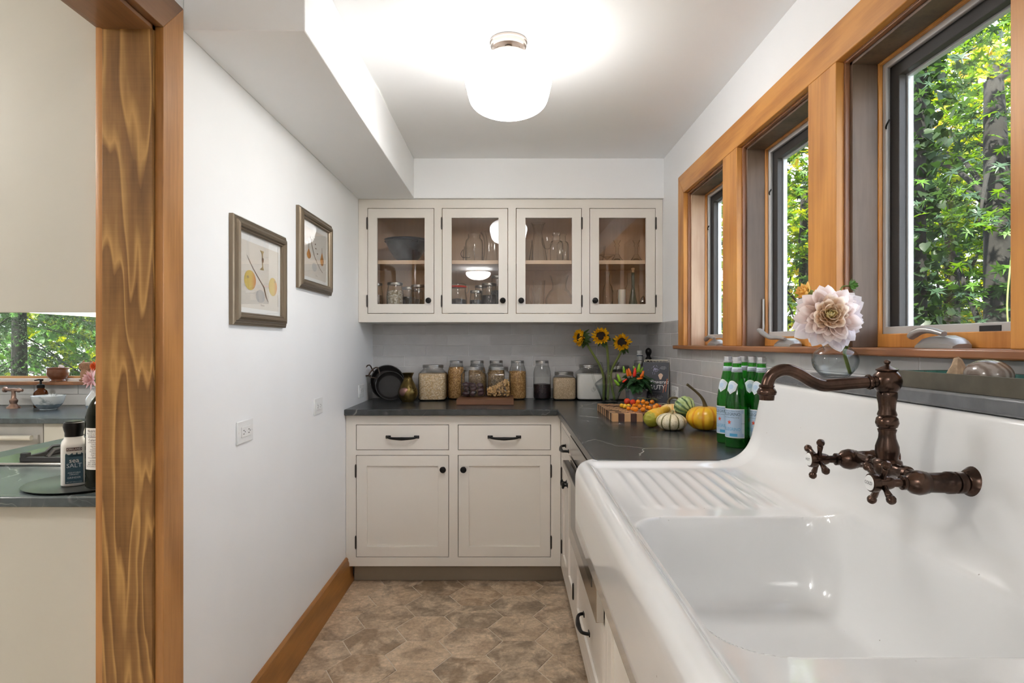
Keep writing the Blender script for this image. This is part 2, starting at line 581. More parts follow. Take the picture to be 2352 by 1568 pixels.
def granular(name, c1, c2, scale=220, rough=0.7, thr=(0.35, 0.65), bump=0.6):
    n = N(name)
    v = n.coord((1, 1, 1), 1.0)
    vo = n.n('TexVoronoi', i={'Vector': v, 'Scale': scale})
    col = n.n('SeparateColor', i={0: vo.outputs['Color']})
    c = n.ramp(col.outputs[0], [(thr[0], c1), (thr[1], c2)])
    dd = n.ramp(vo.outputs['Distance'], [(0.0, 1.0), (0.7, 0.35)])
    c = n.mix(0.55, c, dd, 'MULTIPLY')
    n.bsdf(c, rough, 0, n.bump(n.math('SUBTRACT', 1.0, vo.outputs['Distance']), bump, 0.003))
    M[name] = n.m
granular('oats', (0.74, 0.50, 0.26), (0.96, 0.76, 0.50), 170)
granular('wheat', (0.42, 0.20, 0.055), (0.76, 0.44, 0.16), 220)
granular('grain_brown', (0.34, 0.19, 0.07), (0.62, 0.38, 0.17), 220)
granular('quinoa', (0.60, 0.42, 0.24), (0.88, 0.66, 0.42), 400)
granular('black_beans', (0.010, 0.006, 0.008), (0.045, 0.022, 0.028), 170, 0.4)
granular('coffee', (0.03, 0.022, 0.02), (0.07, 0.05, 0.045), 200, 0.5)
granular('coconut', (0.55, 0.47, 0.34), (0.90, 0.86, 0.76), 110, 0.7)
granular('spice', (0.16, 0.08, 0.04), (0.32, 0.18, 0.09), 200)
plain('flour', (0.80, 0.775, 0.73), 0.9)
plain('bran_flour', (0.56, 0.46, 0.37), 0.9)
plain('walnut_nut', (0.60, 0.36, 0.14), 0.6)
plain('date_skin', (0.045, 0.016, 0.02), 0.28)
def leafmat(name, col, trans=None, rough=0.4, var=0.25):
    n = N(name)
    v = n.coord()
    a = n.noise(v, 6, 3)
    trans = trans or [min(1, c * 1.7 + 0.02) for c in col]
    c = n.ramp(a, [(0.3, [x * (1 - var) for x in col]), (0.7, [min(1, x * (1 + var)) for x in col])])
    b = n.n('BsdfPrincipled', i={'Base Color': c, 'Roughness': rough})
    t = n.n('BsdfTranslucent', i={'Color': (*trans, 1)})
    mx = n.n('MixShader', i={0: 0.4, 1: b.outputs[0], 2: t.outputs[0]})
    n.surf(mx.outputs[0])
    M[name] = n.m
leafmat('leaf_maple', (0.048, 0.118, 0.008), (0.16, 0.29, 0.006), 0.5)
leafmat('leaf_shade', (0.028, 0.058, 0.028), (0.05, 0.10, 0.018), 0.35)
leafmat('leaf_bright', (0.20, 0.26, 0.010), (0.42, 0.46, 0.008), 0.5)
leafmat('leaf_gold', (0.36, 0.24, 0.025), (0.56, 0.36, 0.03), 0.5)
leafmat('leaf_ivy', (0.014, 0.030, 0.009), (0.03, 0.07, 0.01), 0.45)
leafmat('needle_dark', (0.020, 0.046, 0.014), (0.025, 0.06, 0.012), 0.5)
leafmat('needle_fresh', (0.065, 0.165, 0.030), (0.09, 0.20, 0.03), 0.5)
leafmat('leaf_plant', (0.040, 0.115, 0.045), (0.09, 0.22, 0.05), 0.28)
leafmat('leaf_sepal', (0.05, 0.10, 0.025), (0.10, 0.2, 0.03), 0.5)
leafmat('stem_green', (0.24, 0.29, 0.08), (0.25, 0.35, 0.08), 0.4)
leafmat('petal_yellow', (0.95, 0.53, 0.008), (0.98, 0.58, 0.01), 0.5, 0.15)
leafmat('petal_gold', (0.85, 0.52, 0.13), (0.9, 0.6, 0.2), 0.5, 0.12)
leafmat('petal_pink', (0.80, 0.52, 0.50), (0.9, 0.6, 0.6), 0.5, 0.1)
painted('bark', (0.0055, 0.0048, 0.003), 0.95, 0.5, 14, 0.8)
painted('ground_soil', (0.03, 0.04, 0.015), 0.95, 0.4, 1.5)

def _screen():
    n = N('screen_mesh')
    t = n.n('BsdfTransparent', i={'Color': (1, 1, 1, 1)})
    d = n.n('BsdfDiffuse', i={'Color': (0.05, 0.05, 0.05, 1)})
    mx = n.n('MixShader', i={0: 0.13, 1: t.outputs[0], 2: d.outputs[0]})
    n.surf(mx.outputs[0])
    M['screen_mesh'] = n.m
_screen()
# ================================================================ the room
XL, XR = -0.845, 0.868          # painted faces of the left and right walls
YB = 3.85                       # painted face of the back wall
ZC = 2.29                       # ceiling
ZCT = 0.918                     # counter top
TX, TY = 0.862, 3.842           # tile faces right / back

def holed(u0, u1, w0, w1, holes, a, b, axis):
    """slab a..b thick on the axis, spanning u/w, with rectangular holes (hu0,hu1,hw0,hw1); one connected mesh"""
    U = sorted({u0, u1} | {h[0] for h in holes} | {h[1] for h in holes})
    W = sorted({w0, w1} | {h[2] for h in holes} | {h[3] for h in holes})
    U = [u for u in U if u0 <= u <= u1]
    W = [w for w in W if w0 <= w <= w1]
    nu, nw = len(U), len(W)
    def solid(i, j):
        if i < 0 or j < 0 or i >= nu - 1 or j >= nw - 1:
            return False
        cu, cw = (U[i] + U[i + 1]) / 2, (W[j] + W[j + 1]) / 2
        return not any(h[0] < cu < h[1] and h[2] < cw < h[3] for h in holes)
    def P(t, u, w):
        return {'X': (t, u, w), 'Y': (u, t, w), 'Z': (u, w, t)}[axis]
    mb = MB()
    idx = lambda s_, i, j: s_ * nu * nw + i * nw + j
    vs = [P(t, u, w) for t in (a, b) for u in U for w in W]
    fs = []
    for i in range(nu - 1):
        for j in range(nw - 1):
            if not solid(i, j):
                continue
            fs.append((idx(0, i, j), idx(0, i, j + 1), idx(0, i + 1, j + 1), idx(0, i + 1, j)))
            fs.append((idx(1, i, j), idx(1, i + 1, j), idx(1, i + 1, j + 1), idx(1, i, j + 1)))
            for (di, dj, p, q) in ((-1, 0, (i, j), (i, j + 1)), (1, 0, (i + 1, j), (i + 1, j + 1)), (0, -1, (i, j), (i + 1, j)), (0, 1, (i, j + 1), (i + 1, j + 1))):
                if not solid(i + di, j + dj):
                    fs.append((idx(0, *p), idx(0, *q), idx(1, *q), idx(1, *p)))
    used = sorted({k for f in fs for k in f})
    mp = {k: n for n, k in enumerate(used)}
    mb.add([vs[k] for k in used], [tuple(mp[k] for k in f) for f in fs])
    return mb

def fix_normals(o):
    bm = bmesh.new()
    bm.from_mesh(o.data)
    bmesh.ops.recalc_face_normals(bm, faces=bm.faces)
    bm.to_mesh(o.data)
    bm.free()
    return o

# floor with hexagonal tiles laid in it
floor = struct('floor', MB().box(-4.3, 1.03, -4.0, 4.1, -0.06, -0.0025), 'floor_grout', label='floor of worn brown hexagonal tiles')
def clip(poly, f):
    out = []
    for k in range(len(poly)):
        p, q = poly[k], poly[(k + 1) % len(poly)]
        fp, fq = f(p), f(q)
        if fp >= 0:
            out.append(p)
        if fp * fq < 0:
            t = fp / (fp - fq)
            out.append((p[0] + t * (q[0] - p[0]), p[1] + t * (q[1] - p[1])))
    return out
HW, HG = 0.2715, 0.0046
HF = HW * math.sqrt(3) / 2
def hexmesh(poly, c):
    mb = MB()
    n = len(poly)
    g = 0.0016
    def ins(p):
        d = Vector((p[0], p[1])) 
        l = d.length
        return d * ((l - g) / l) if l > g else d
    vs = [(p[0], p[1], -0.02) for p in poly] + [(p[0], p[1], -0.0012) for p in poly] + [(*ins(p), 0.0) for p in poly]
    fs = [tuple(range(2 * n, 3 * n))]
    for k in range(n):
        j = (k + 1) % n
        fs += [(k, j, n + j, n + k), (n + k, n + j, 2 * n + j, 2 * n + k)]
    return mb.add(vs, fs)
full_hex = None
rr = (HW / 2 - HG / math.sqrt(3))
hexpts = [(rr * math.cos(PI / 3 * k), rr * math.sin(PI / 3 * k)) for k in range(6)]
for i in range(-4, 5):
    for j in range(-9, 6):
        cx = -0.363 + i * HW * 0.75
        cy = 2.499 + j * HF + (HF / 2 if i % 2 else 0)
        lim = (-0.822 - cx, 0.345 - cx, 0.55 - cy, 3.283 - cy)
        poly = hexpts
        for f in (lambda p: p[0] - lim[0], lambda p: lim[1] - p[0], lambda p: p[1] - lim[2], lambda p: lim[3] - p[1]):
            poly = clip(poly, f) if len(poly) > 2 else poly
        if len(poly) < 3:
            continue
        area = abs(sum(poly[k][0] * poly[(k + 1) % len(poly)][1] - poly[(k + 1) % len(poly)][0] * poly[k][1] for k in range(len(poly)))) / 2
        if area < 0.0008:
            continue
        if poly is hexpts or len(poly) == 6 and area > 0.97 * 2.598 * rr * rr:
            if full_hex is None:
                o = hexmesh(hexpts, None).build('floor_tile', 'hex_tile', floor)
                full_hex = o.data
            else:
                o = mesh_obj('floor_tile', full_hex, None, floor)
        else:
            mx = sum(p[0] for p in poly) / len(poly)
            my = sum(p[1] for p in poly) / len(poly)
            o = hexmesh([(p[0] - mx, p[1] - my) for p in poly], None).build('floor_tile', 'hex_tile', floor)
            cx, cy = cx + mx, cy + my
        o.location = (cx, cy, random.uniform(-0.0006, 0.0004))

struct('ceiling', MB().box(-4.3, 1.03, -4.0, 4.1, ZC, ZC + 0.08), 'ceiling_white', label='flat white ceiling')
struct('ceiling_soffit', MB().box(XL, -0.529, 1.605, 3.455, 2.069, ZC), 'wall_white', label='boxed white soffit along the left wall', bevel=0.003)
struct('ceiling_bulkhead', MB().box(XL, XR, 3.455, YB, 2.069, ZC), 'wall_white', label='white bulkhead above the glass-fronted cabinets')
w = struct('wall_left', holed(-4.0, 3.97, 0, ZC, [(0.45, 1.483, -1, 2.02)], -0.964, XL, 'X'), 'wall_white', label='white wall on the left with a cased doorway')
fix_normals(w)
wall_back = struct('wall_back', MB().box(-0.964, 1.03, YB, 3.97, 0, ZC), 'wall_white', label='white back wall with grey tile splashback')
# window openings (y0 near, y1 far)
WIN = [(2.444, 2.99), (1.747, 2.294), (1.043, 1.598)]
WZ0, WZ1 = 1.2475, 1.985
wall_right = struct('wall_right', holed(-4.0, 3.97, 0, ZC, [(a, b, WZ0 - 0.02, WZ1) for a, b in WIN], XR, 1.03, 'X'), 'wall_white', label='white wall on the right with three casement windows')
fix_normals(wall_right)
struct('wall_rear', MB().box(-4.32, 1.03, -4.12, -4.0, 0, ZC), 'wall_white', label='rear wall behind the camera')
wk = struct('wall_kitchen', holed(-4.2, -0.964, 0, ZC, [(-3.9, -1.9, 1.045, 2.0)], 3.73, 3.85, 'Y'), 'wall_white', label='far kitchen wall seen through the doorway')
fix_normals(wk)
struct('wall_kitchen_left', MB().box(-4.32, -4.2, -4.0, 3.85, 0, ZC), 'wall_white', label='left kitchen wall out of view')

# splashback tiles
def tilemesh(w_, h_, t=0.0055, g=0.0014):
    vs = [(0, 0, 0), (w_, 0, 0), (w_, 0, h_), (0, 0, h_)]
    vs += [(0, -t + g, 0), (w_, -t + g, 0), (w_, -t + g, h_), (0, -t + g, h_)]
    vs += [(g, -t, g), (w_ - g, -t, g), (w_ - g, -t, h_ - g), (g, -t, h_ - g)]
    fs = []
    for a in (0, 4):
        for k in range(4):
            j = (k + 1) % 4
            fs.append((a + k, a + j, a + 4 + j, a + 4 + k))
    fs.append((8, 9, 10, 11))
    me = bpy.data.meshes.new('wall_tile')
    me.from_pydata(vs, [], fs)
    me.update()
    me.materials.append(M['subway_tile'])
    return me
_tc = {}
TP, TH, TG = 0.2655, 0.0655, 0.0022
def lay_tiles(parent, u0, u1, z0, z1, place, phase=0.0, mat='subway_tile'):
    row = 0
    z = z0
    while z < z1 - 0.004:
        h_ = min(TH - TG, z1 - z)
        u = u0 - ((phase + (TP / 2 if row % 2 else 0)) % TP)
        while u < u1 - 0.004:
            a, b = max(u, u0), min(u + TP - TG, u1)
            if b - a > 0.006:
                key = (round(b - a, 4), round(h_, 4), mat)
                if key not in _tc:
                    _tc[key] = tilemesh(b - a, h_)
                    if mat != 'subway_tile':
                        _tc[key].materials[0] = M[mat]
                o = mesh_obj('wall_tile', _tc[key], None, parent)
                place(o, a, b, z)
            u += TP
        z += TH
        row += 1
def place_back(o, a, b, z):
    o.location = (a, TY + 0.0045, z)
def place_right(o, a, b, z):      # u runs towards the camera
    o.location = (TX + 0.0045, -a, z)
    o.rotation_euler = (0, 0, -PI / 2)
MB().box(XL, XR, TY + 0.0006, YB + 0.001, ZCT - 0.03, 1.377).build('grout', 'grout', wall_back)
lay_tiles(wall_back, XL + 0.002, TX - 0.002, ZCT + 0.001, 1.3765, place_back, 0.2)
MB().box(TX + 0.0006, XR + 0.001, 3.085, TY, ZCT - 0.03, 1.377).build('grout', 'grout', wall_right)
MB().box(TX + 0.0006, XR + 0.001, 0.1, 3.085, ZCT - 0.03, 1.229).build('grout', 'grout', wall_right)
lay_tiles(wall_right, -(TY - 0.002), -3.085, ZCT + 0.001, 1.3765, place_right, 0.11)
lay_tiles(wall_right, -3.083, -0.1, ZCT + 0.001, 1.2285, place_right, 0.11 + (TY - 3.085) % TP)

# ---------------------------------------------------------------- baseboard
bb = [(XL, 0), (XL + 0.024, 0), (XL + 0.024, 0.012), (XL + 0.018, 0.026), (XL + 0.018, 0.118), (XL + 0.013, 0.128), (XL + 0.013, 0.138), (XL + 0.006, 0.146), (XL, 0.146)]
struct('baseboard_left', MB().prism([(p[0], p[1]) for p in bb], 1.575, 3.285, 'Y'), 'oak_brown', label='stained wooden baseboard along the left wall', smooth=30)

# ---------------------------------------------------------------- cased doorway
door = thing('door_1', 'brown wooden casing around the doorway to the kitchen', None, kind='structure')
MB().box(-0.964, XL, 1.466, 1.483, 0, 2.02).build('jamb', 'jamb_board', door, bevel=0.001)
MB().box(-0.964, XL, 0.45, 0.467, 0, 2.02).build('jamb', 'jamb_board', door, bevel=0.001)
MB().box(-0.964, XL, 0.45, 1.483, 2.003, 2.02).build('head_jamb', 'door_head', door, bevel=0.001)
# room-side casing, mitred
def casing(side, x0, x1, inner, wdt):
    y0, y1, z1 = 0.467 - inner + 0.004, 1.466 + inner, 2.003 + inner
    c1 = [(y1, 0), (y1 + wdt, 0), (y1 + wdt, z1 + wdt), (y1, z1)]
    MB().prism(c1, x0, x1, 'X').build('side_casing', 'door_casing', door, bevel=0.0015)
    c2 = [(y0 - wdt, 0), (y0, 0), (y0, z1), (y0 - wdt, z1 + wdt)]
    MB().prism(c2, x0, x1, 'X').build('side_casing', 'door_casing', door, bevel=0.0015)
    c3 = [(y0, z1), (y1, z1), (y1 + wdt, z1 + wdt), (y0 - wdt, z1 + wdt)]
    MB().prism(c3, x0, x1, 'X').build('head_casing', 'door_head', door, bevel=0.0015)
casing('room', XL + 0.0005, XL + 0.021, 0.010, 0.092)
casing('kitchen', -0.985, -0.9645, 0.008, 0.092)

# ---------------------------------------------------------------- windows
XC = 0.846
trim = thing('trim_1', 'orange-brown wooden casing around the three windows', None, kind='structure')
ya, yb_ = 0.945, 3.085
MB().prism([(WIN[0][1], WZ1), (yb_, WZ1 + 0.098), (ya, WZ1 + 0.098), (WIN[2][0], WZ1)], XC, XR, 'X').build('head_casing', 'fir_y', trim, bevel=0.002)
MB().prism([(WIN[0][1], 1.2475), (yb_, 1.2475), (yb_, WZ1 + 0.098), (WIN[0][1], WZ1)], XC, XR, 'X').build('side_casing', 'fir', trim, bevel=0.002)
MB().prism([(ya, 1.2475), (WIN[2][0], 1.2475), (WIN[2][0], WZ1), (ya, WZ1 + 0.098)], XC, XR, 'X').build('side_casing', 'fir', trim, bevel=0.002)
for (a, b) in ((WIN[0][0], WIN[1][1]), (WIN[1][0], WIN[2][1])):
    MB().box(XC, XR, b, a, 1.2475, WZ1).build('mullion_board', 'fir', trim, bevel=0.002)
MB().box(0.826, 0.90, 0.90, 3.115, 1.229, 1.2475).build('stool', 'sill_wood', trim, bevel=0.004)

def operator(parent, yc, folded):
    """casement crank on the sill"""
    prof = [(0.888, 1.2478), (0.935, 1.2478), (0.935, 1.268), (0.926, 1.275), (0.902, 1.272), (0.889, 1.258)]
    vs, fs = [], []
    ys = [(yc - 0.058, 0.35), (yc - 0.046, 0.75), (yc - 0.02, 0.98), (yc + 0.02, 1.0), (yc + 0.048, 0.8), (yc + 0.058, 0.4)]
    n = len(prof)
    for (y, s_) in ys:
        for (x, z) in prof:
            vs.append((0.912 + (x - 0.912) * (0.75 + 0.25 * s_), y, 1.2478 + (z - 1.2478) * s_))
    for j in range(len(ys) - 1):
        for k in range(n):
            k2 = (k + 1) % n
            fs.append((j * n + k, j * n + k2, (j + 1) * n + k2, (j + 1) * n + k))
    fs += [tuple(range(n))[::-1], tuple(range((len(ys) - 1) * n, len(ys) * n))]
    o = MB().add(vs, fs).build('crank_housing', 'crank_silver', parent, smooth=35, sub=0)
    if folded:
        path = [(0.895, yc - 0.03, 1.277), (0.893, yc, 1.284), (0.891, yc + 0.03, 1.286), (0.888, yc + 0.052, 1.279), (0.886, yc + 0.062, 1.271)]
        rads = [0.007, 0.008, 0.010, 0.012, 0.009]
    else:
        path = [(0.895, yc - 0.02, 1.272), (0.888, yc + 0.02, 1.276), (0.878, yc + 0.05, 1.277), (0.872, yc + 0.085, 1.288), (0.868, yc + 0.115, 1.302), (0.866, yc + 0.125, 1.304)]
        rads = [0.006, 0.008, 0.009, 0.010, 0.010, 0.005]
    MB().tube(smoothpath(path, 4), [r for r0, r1 in zip(rads, rads[1:]) for r in np.linspace(r0, r1, 5)[:-1]] + [rads[-1]], 10, flat=0.8).build('crank_handle', 'crank_silver', o, smooth=50)

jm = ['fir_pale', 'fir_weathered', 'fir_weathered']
for k, (y0, y1) in enumerate(WIN):
    w = thing('window_%d' % (k + 1), ['casement window nearest the glass-fronted cabinets', 'middle casement window behind the dahlia', 'casement window nearest the camera with a dark trunk outside'][k], None, kind='structure')
    z0, z1 = WZ0, WZ1
    # dark edge strip behind the casing, jamb boards, then the inner stop
    MB().frame(XR - 0.001, XR + 0.012, y0 + 0.0005, y1 - 0.0005, z0, z1, (0.006, 0.006, 0.0, 0.006)).build('edge_strip', 'fir_red', w, bevel=0.001)
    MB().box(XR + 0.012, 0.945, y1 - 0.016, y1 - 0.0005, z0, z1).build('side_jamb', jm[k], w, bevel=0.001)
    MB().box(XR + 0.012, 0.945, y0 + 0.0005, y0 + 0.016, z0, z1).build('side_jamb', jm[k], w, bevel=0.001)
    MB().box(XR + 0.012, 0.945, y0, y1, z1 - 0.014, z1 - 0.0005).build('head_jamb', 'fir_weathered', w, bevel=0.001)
    MB().frame(0.945, 0.956, y0 + 0.0005, y1 - 0.0005, z0, z1 - 0.0005, (0.019, 0.019, 0.034, 0.018)).build('stop', 'fir', w, bevel=0.0015)
    MB().box(0.90, 0.955, y0, y1, 1.238, 1.2476).build('sill_board', 'sill_wood', w, bevel=0.001)
    MB().frame(0.957, 0.969, y0 + 0.012, y1 - 0.012, z0 + 0.030, z1 - 0.012, (0.018, 0.018, 0.022, 0.018)).build('screen_frame', 'vinyl_grey', w, bevel=0.002)
    MB().box(0.9625, 0.9628, y0 + 0.028, y1 - 0.028, z0 + 0.050, z1 - 0.028).build('insect_screen', 'screen_mesh', w)
    MB().frame(0.972, 0.992, y0 + 0.012, y1 - 0.012, z0 + 0.032, z1 - 0.012, (0.046, 0.046, 0.018, 0.046)).build('sash', 'sash_dark', w, bevel=0.002)
    MB().frame(0.992, 1.006, y0 + 0.034, y1 - 0.034, z0 + 0.038, z1 - 0.034, (0.029, 0.029, 0.014, 0.029)).build('glazing_bead', 'vinyl_white', w, bevel=0.001)
    MB().box(0.997, 1.000, y0 + 0.062, y1 - 0.062, z0 + 0.050, z1 - 0.062).build('pane', 'pane_glass', w)
    operator(w, (y0 + y1) / 2 - (0.02 if k == 2 else 0.0), k != 1)
    yl = y1 - 0.017
    lt = MB().tube(smoothpath([(0.936, yl - 0.004, 1.30), (0.935, yl - 0.010, 1.318), (0.936, yl - 0.006, 1.34), (0.937, yl - 0.004, 1.42)], 4), 0.005, 8, flat=0.6)
    if k == 1:
        lt.build('sash_lock', 'vinyl_grey', w, smooth=50)
    if k != 0 or True:
        MB().tube(smoothpath([(0.954, y1 - 0.036, 1.80), (0.950, y1 - 0.042, 1.802), (0.948, y1 - 0.050, 1.807), (0.950, y1 - 0.054, 1.813), (0.953, y1 - 0.050, 1.816), (0.954, y1 - 0.044, 1.812)], 4), 0.0022, 8).build('screen_latch', 'black_iron', w, smooth=True)
wlab = MB().box(0.9555, 0.9568, 1.20, 1.255, WZ0 + 0.034, WZ0 + 0.046).build('sticker', 'ink_black', bpy.data.objects['window_3'])

# ---------------------------------------------------------------- ceiling light
lamp = thing('ceiling_light', 'lit white schoolhouse globe light on the ceiling', 'ceiling light', (0, 2.11, ZC))
MB().lathe([(0.0, 0.0), (0.062, 0.0), (0.064, -0.004), (0.064, -0.009), (0.061, -0.011), (0.061, -0.022), (0.056, -0.026), (0.040, -0.026), (0.036, -0.020), (0.0, -0.018)], 48).build('canopy', 'nickel', lamp, smooth=35)
MB().lathe([(0.0, -0.018), (0.012, -0.02), (0.012, -0.05), (0.0, -0.05)], 20).build('stem', 'nickel', lamp, smooth=35)
MB().lathe([(0.0, -0.048), (0.062, -0.048), (0.064, -0.056), (0.060, -0.066), (0.0, -0.066)], 48).build('fitter', 'nickel', lamp, smooth=35)
gp = smoothprof([(0.055, -0.058), (0.085, -0.066), (0.122, -0.086), (0.143, -0.112), (0.148, -0.138), (0.141, -0.172), (0.133, -0.203), (0.122, -0.222), (0.098, -0.239), (0.055, -0.254), (0.0, -0.260)], 5)
n_ = N('lit_globe')
gz = n_.n('SeparateXYZ', i={0: n_.n('TexCoord').outputs['Generated']}).outputs[2]
# emission fades towards the top, put in to soften the bright patch on the ceiling
em = n_.n('Emission', i={'Color': (1.0, 0.985, 0.965, 1), 'Strength': n_.math('MULTIPLY', n_.ramp(gz, [(0.40, 1.0), (0.72, 0.45), (0.95, 0.12)]), LAMP_STRENGTH)})
n_.surf(em.outputs[0])
M['lit_globe'] = n_.m
MB().lathe(gp, 64).build('globe', 'lit_globe', lamp, smooth=True)
# the light of the room behind the camera, seen mirrored in the cabinet glass
lamp2 = thing('ceiling_light', 'white bowl ceiling light mirrored in the second cabinet door', 'ceiling light', (-0.42, -1.60, ZC))
MB().lathe([(0.0, 0.0), (0.07, 0.0), (0.07, -0.012), (0.02, -0.016), (0.02, -0.05), (0.0, -0.05)], 40).build('canopy', 'nickel', lamp2, smooth=35)
n_ = N('lit_bowl')
em = n_.n('Emission', i={'Color': (1.0, 0.99, 0.98, 1), 'Strength': LAMP2_STRENGTH})
n_.surf(em.outputs[0])
M['lit_bowl'] = n_.m
MB().lathe(smoothprof([(0.12, -0.050), (0.165, -0.052), (0.168, -0.075), (0.150, -0.105), (0.095, -0.140), (0.0, -0.158)], 5), 48).build('bowl', 'lit_bowl', lamp2, smooth=True)

kitchen_fill = copy_tree(lamp2)  # added lamp, out of view, that brightens the kitchen
kitchen_fill.location = (-2.45, 0.9, ZC)
kitchen_fill['label'] = 'unseen white bowl light added to brighten the kitchen beyond the doorway'
n_ = N('lit_bowl_kitchen')
em = n_.n('Emission', i={'Color': (1.0, 0.965, 0.90, 1), 'Strength': KITCHEN_FILL_STRENGTH})
n_.surf(em.outputs[0])
for ch in kitchen_fill.children:
    if ch.name.startswith('bowl'):
        ch.data = ch.data.copy()
        ch.data.materials[0] = n_.m
# ================================================================ cabinets
def knob(parent, x, z, y=0.0):
    o = MB().lathe([(0.0, 0.0), (0.012, 0.0), (0.012, 0.002), (0.006, 0.004), (0.005, 0.012), (0.009, 0.016), (0.0155, 0.019), (0.0165, 0.023), (0.014, 0.027), (0.009, 0.0285), (0.007, 0.0275), (0.0, 0.030)], 24, (0, 0, 0), (0, -1, 0)).build('knob', 'black_iron', parent, smooth=40)
    o.location = (x, y, z)
    return o
def hinge(parent, x, z, y=0.0):
    o = MB().lathe([(0.0, -0.036), (0.003, -0.034), (0.0022, -0.031), (0.0042, -0.030), (0.0042, 0.030), (0.0022, 0.031), (0.003, 0.034), (0.0, 0.036)], 12).build('hinge', 'hinge_metal', parent, smooth=40)
    o.location = (x, y - 0.003, z)
    return o
def pull(parent, x, z, wdt=0.174, y=0.0):
    h = wdt / 2
    mb = MB()
    path = smoothpath([(-h + 0.008, 0, 0), (-h + 0.014, -0.016, 0), (-h + 0.034, -0.026, -0.003), (0, -0.030, -0.005), (h - 0.034, -0.026, -0.003), (h - 0.014, -0.016, 0), (h - 0.008, 0, 0)], 5)
    rad = [0.0058 + 0.0030 * max(0, 1 - abs(p.x) / (h * 0.75)) for p in path]
    mb.tube(path, rad, 10)
    o = mb.build('pull', 'black_iron', parent, smooth=50)
    o.location = (x, y, z)
    for s_ in (-1, 1):
        f = MB().box(-0.0135, 0.0135, -0.004, 0, -0.008, 0.008).build('pull_foot', 'black_iron', o, bevel=0.002)
        f.location = (s_ * (h - 0.0135), 0, 0)
    return o
def shaker(name, parent, x0, x1, z0, z1, rail=0.055, mat='cabinet_cream', pane=False, knob_at=None, hinge_side=None, t=0.02, hinge_z=None):
    """inset frame-and-panel door, face at local y=0"""
    w_, h_ = x1 - x0, z1 - z0
    d = MB().frame(0.0, t, 0, w_, 0, h_, rail, 'Y').build(name, mat, parent, bevel=0.0012)
    d.location = (x0, 0, z0)
    if pane:
        MB().box(rail - 0.004, w_ - rail + 0.004, 0.009, 0.0115, rail - 0.004, h_ - rail + 0.004).build('pane', 'cabinet_pane', d)
    else:
        MB().box(rail - 0.004, w_ - rail + 0.004, 0.0085, 0.016, rail - 0.004, h_ - rail + 0.004).build('panel', mat, d)
    if knob_at:
        knob(d, knob_at[0] - x0, knob_at[1] - z0)
    if hinge_side is not None:
        hx = -0.004 if hinge_side < 0 else w_ + 0.004
        for hz in (hinge_z or (0.22 * h_ * 0.8, h_ - 0.22 * h_ * 0.8)):
            hinge(d, hx, hz)
    return d
def slab_drawer(parent, x0, x1, z0, z1, mat='cabinet_cream', pull_w=0.174, t=0.02):
    d = MB().box(0, x1 - x0, 0, t, 0, z1 - z0).build('drawer', mat, parent, bevel=0.0012)
    d.location = (x0, 0, z0)
    if pull_w:
        pull(d, (x1 - x0) / 2, (z1 - z0) / 2 + 0.002, pull_w)
    return d
G = 0.0028

# ---- glass-fronted wall cabinet; face frame front at y=3.478
wc = thing('wall_cabinet', 'cream wall cabinet with four glass doors above the back counter', 'cabinet', (0, 3.478, 0))
DX = [(-0.791, -0.421), (-0.372, -0.005), (0.044, 0.409), (0.458, 0.825)]
DZ = (1.427, 2.0148)
o = holed(XL + 0.001, XR - 0.001, 1.376, 2.068, [(a - G, b + G, DZ[0] - G, DZ[1] + G) for a, b in DX], 0.0, 0.022, 'Y').build('face_frame', 'cabinet_cream', wc, bevel=0.0012)
fix_normals(o)
cd = YB - 3.478 - 0.002
MB().box(XL + 0.001, XR - 0.001, 0.022, cd, 1.376, 1.396).build('bottom_panel', 'cabinet_cream', wc)
MB().box(XL + 0.001, XR - 0.001, 0.022, cd, 2.035, 2.068).build('top_panel', 'maple_x', wc)
MB().box(XL + 0.012, XR - 0.012, cd - 0.008, cd, 1.396, 2.035).build('back_panel', 'maple', wc)
for x_ in (XL + 0.001, XR - 0.013):
    MB().box(x_, x_ + 0.012, 0.022, cd, 1.396, 2.035).build('side_panel', 'maple', wc)
MB().box(-0.0, 0.016, 0.024, cd - 0.008, 1.396, 2.035).build('divider', 'maple', wc)
MB().box(XL + 0.013, 0.0, 0.045, cd - 0.008, 1.709, 1.731).build('shelf', 'maple_x', wc, bevel=0.001)
MB().box(0.016, XR - 0.013, 0.045, cd - 0.008, 1.709, 1.731).build('shelf', 'maple_x', wc, bevel=0.001)
MB().box(XL + 0.013, XR - 0.013, 0.024, cd - 0.008, 1.396, 1.400).build('floor_panel', 'maple_x', wc)
for k, (a, b) in enumerate(DX):
    kx = b - 0.027 if k < 2 else a + 0.027
    shaker('glass_door', wc, a, b, DZ[0], DZ[1], 0.0515, pane=True, knob_at=(kx, 1.497), hinge_side=-1 if k < 2 else 1, hinge_z=(0.068, 0.505))

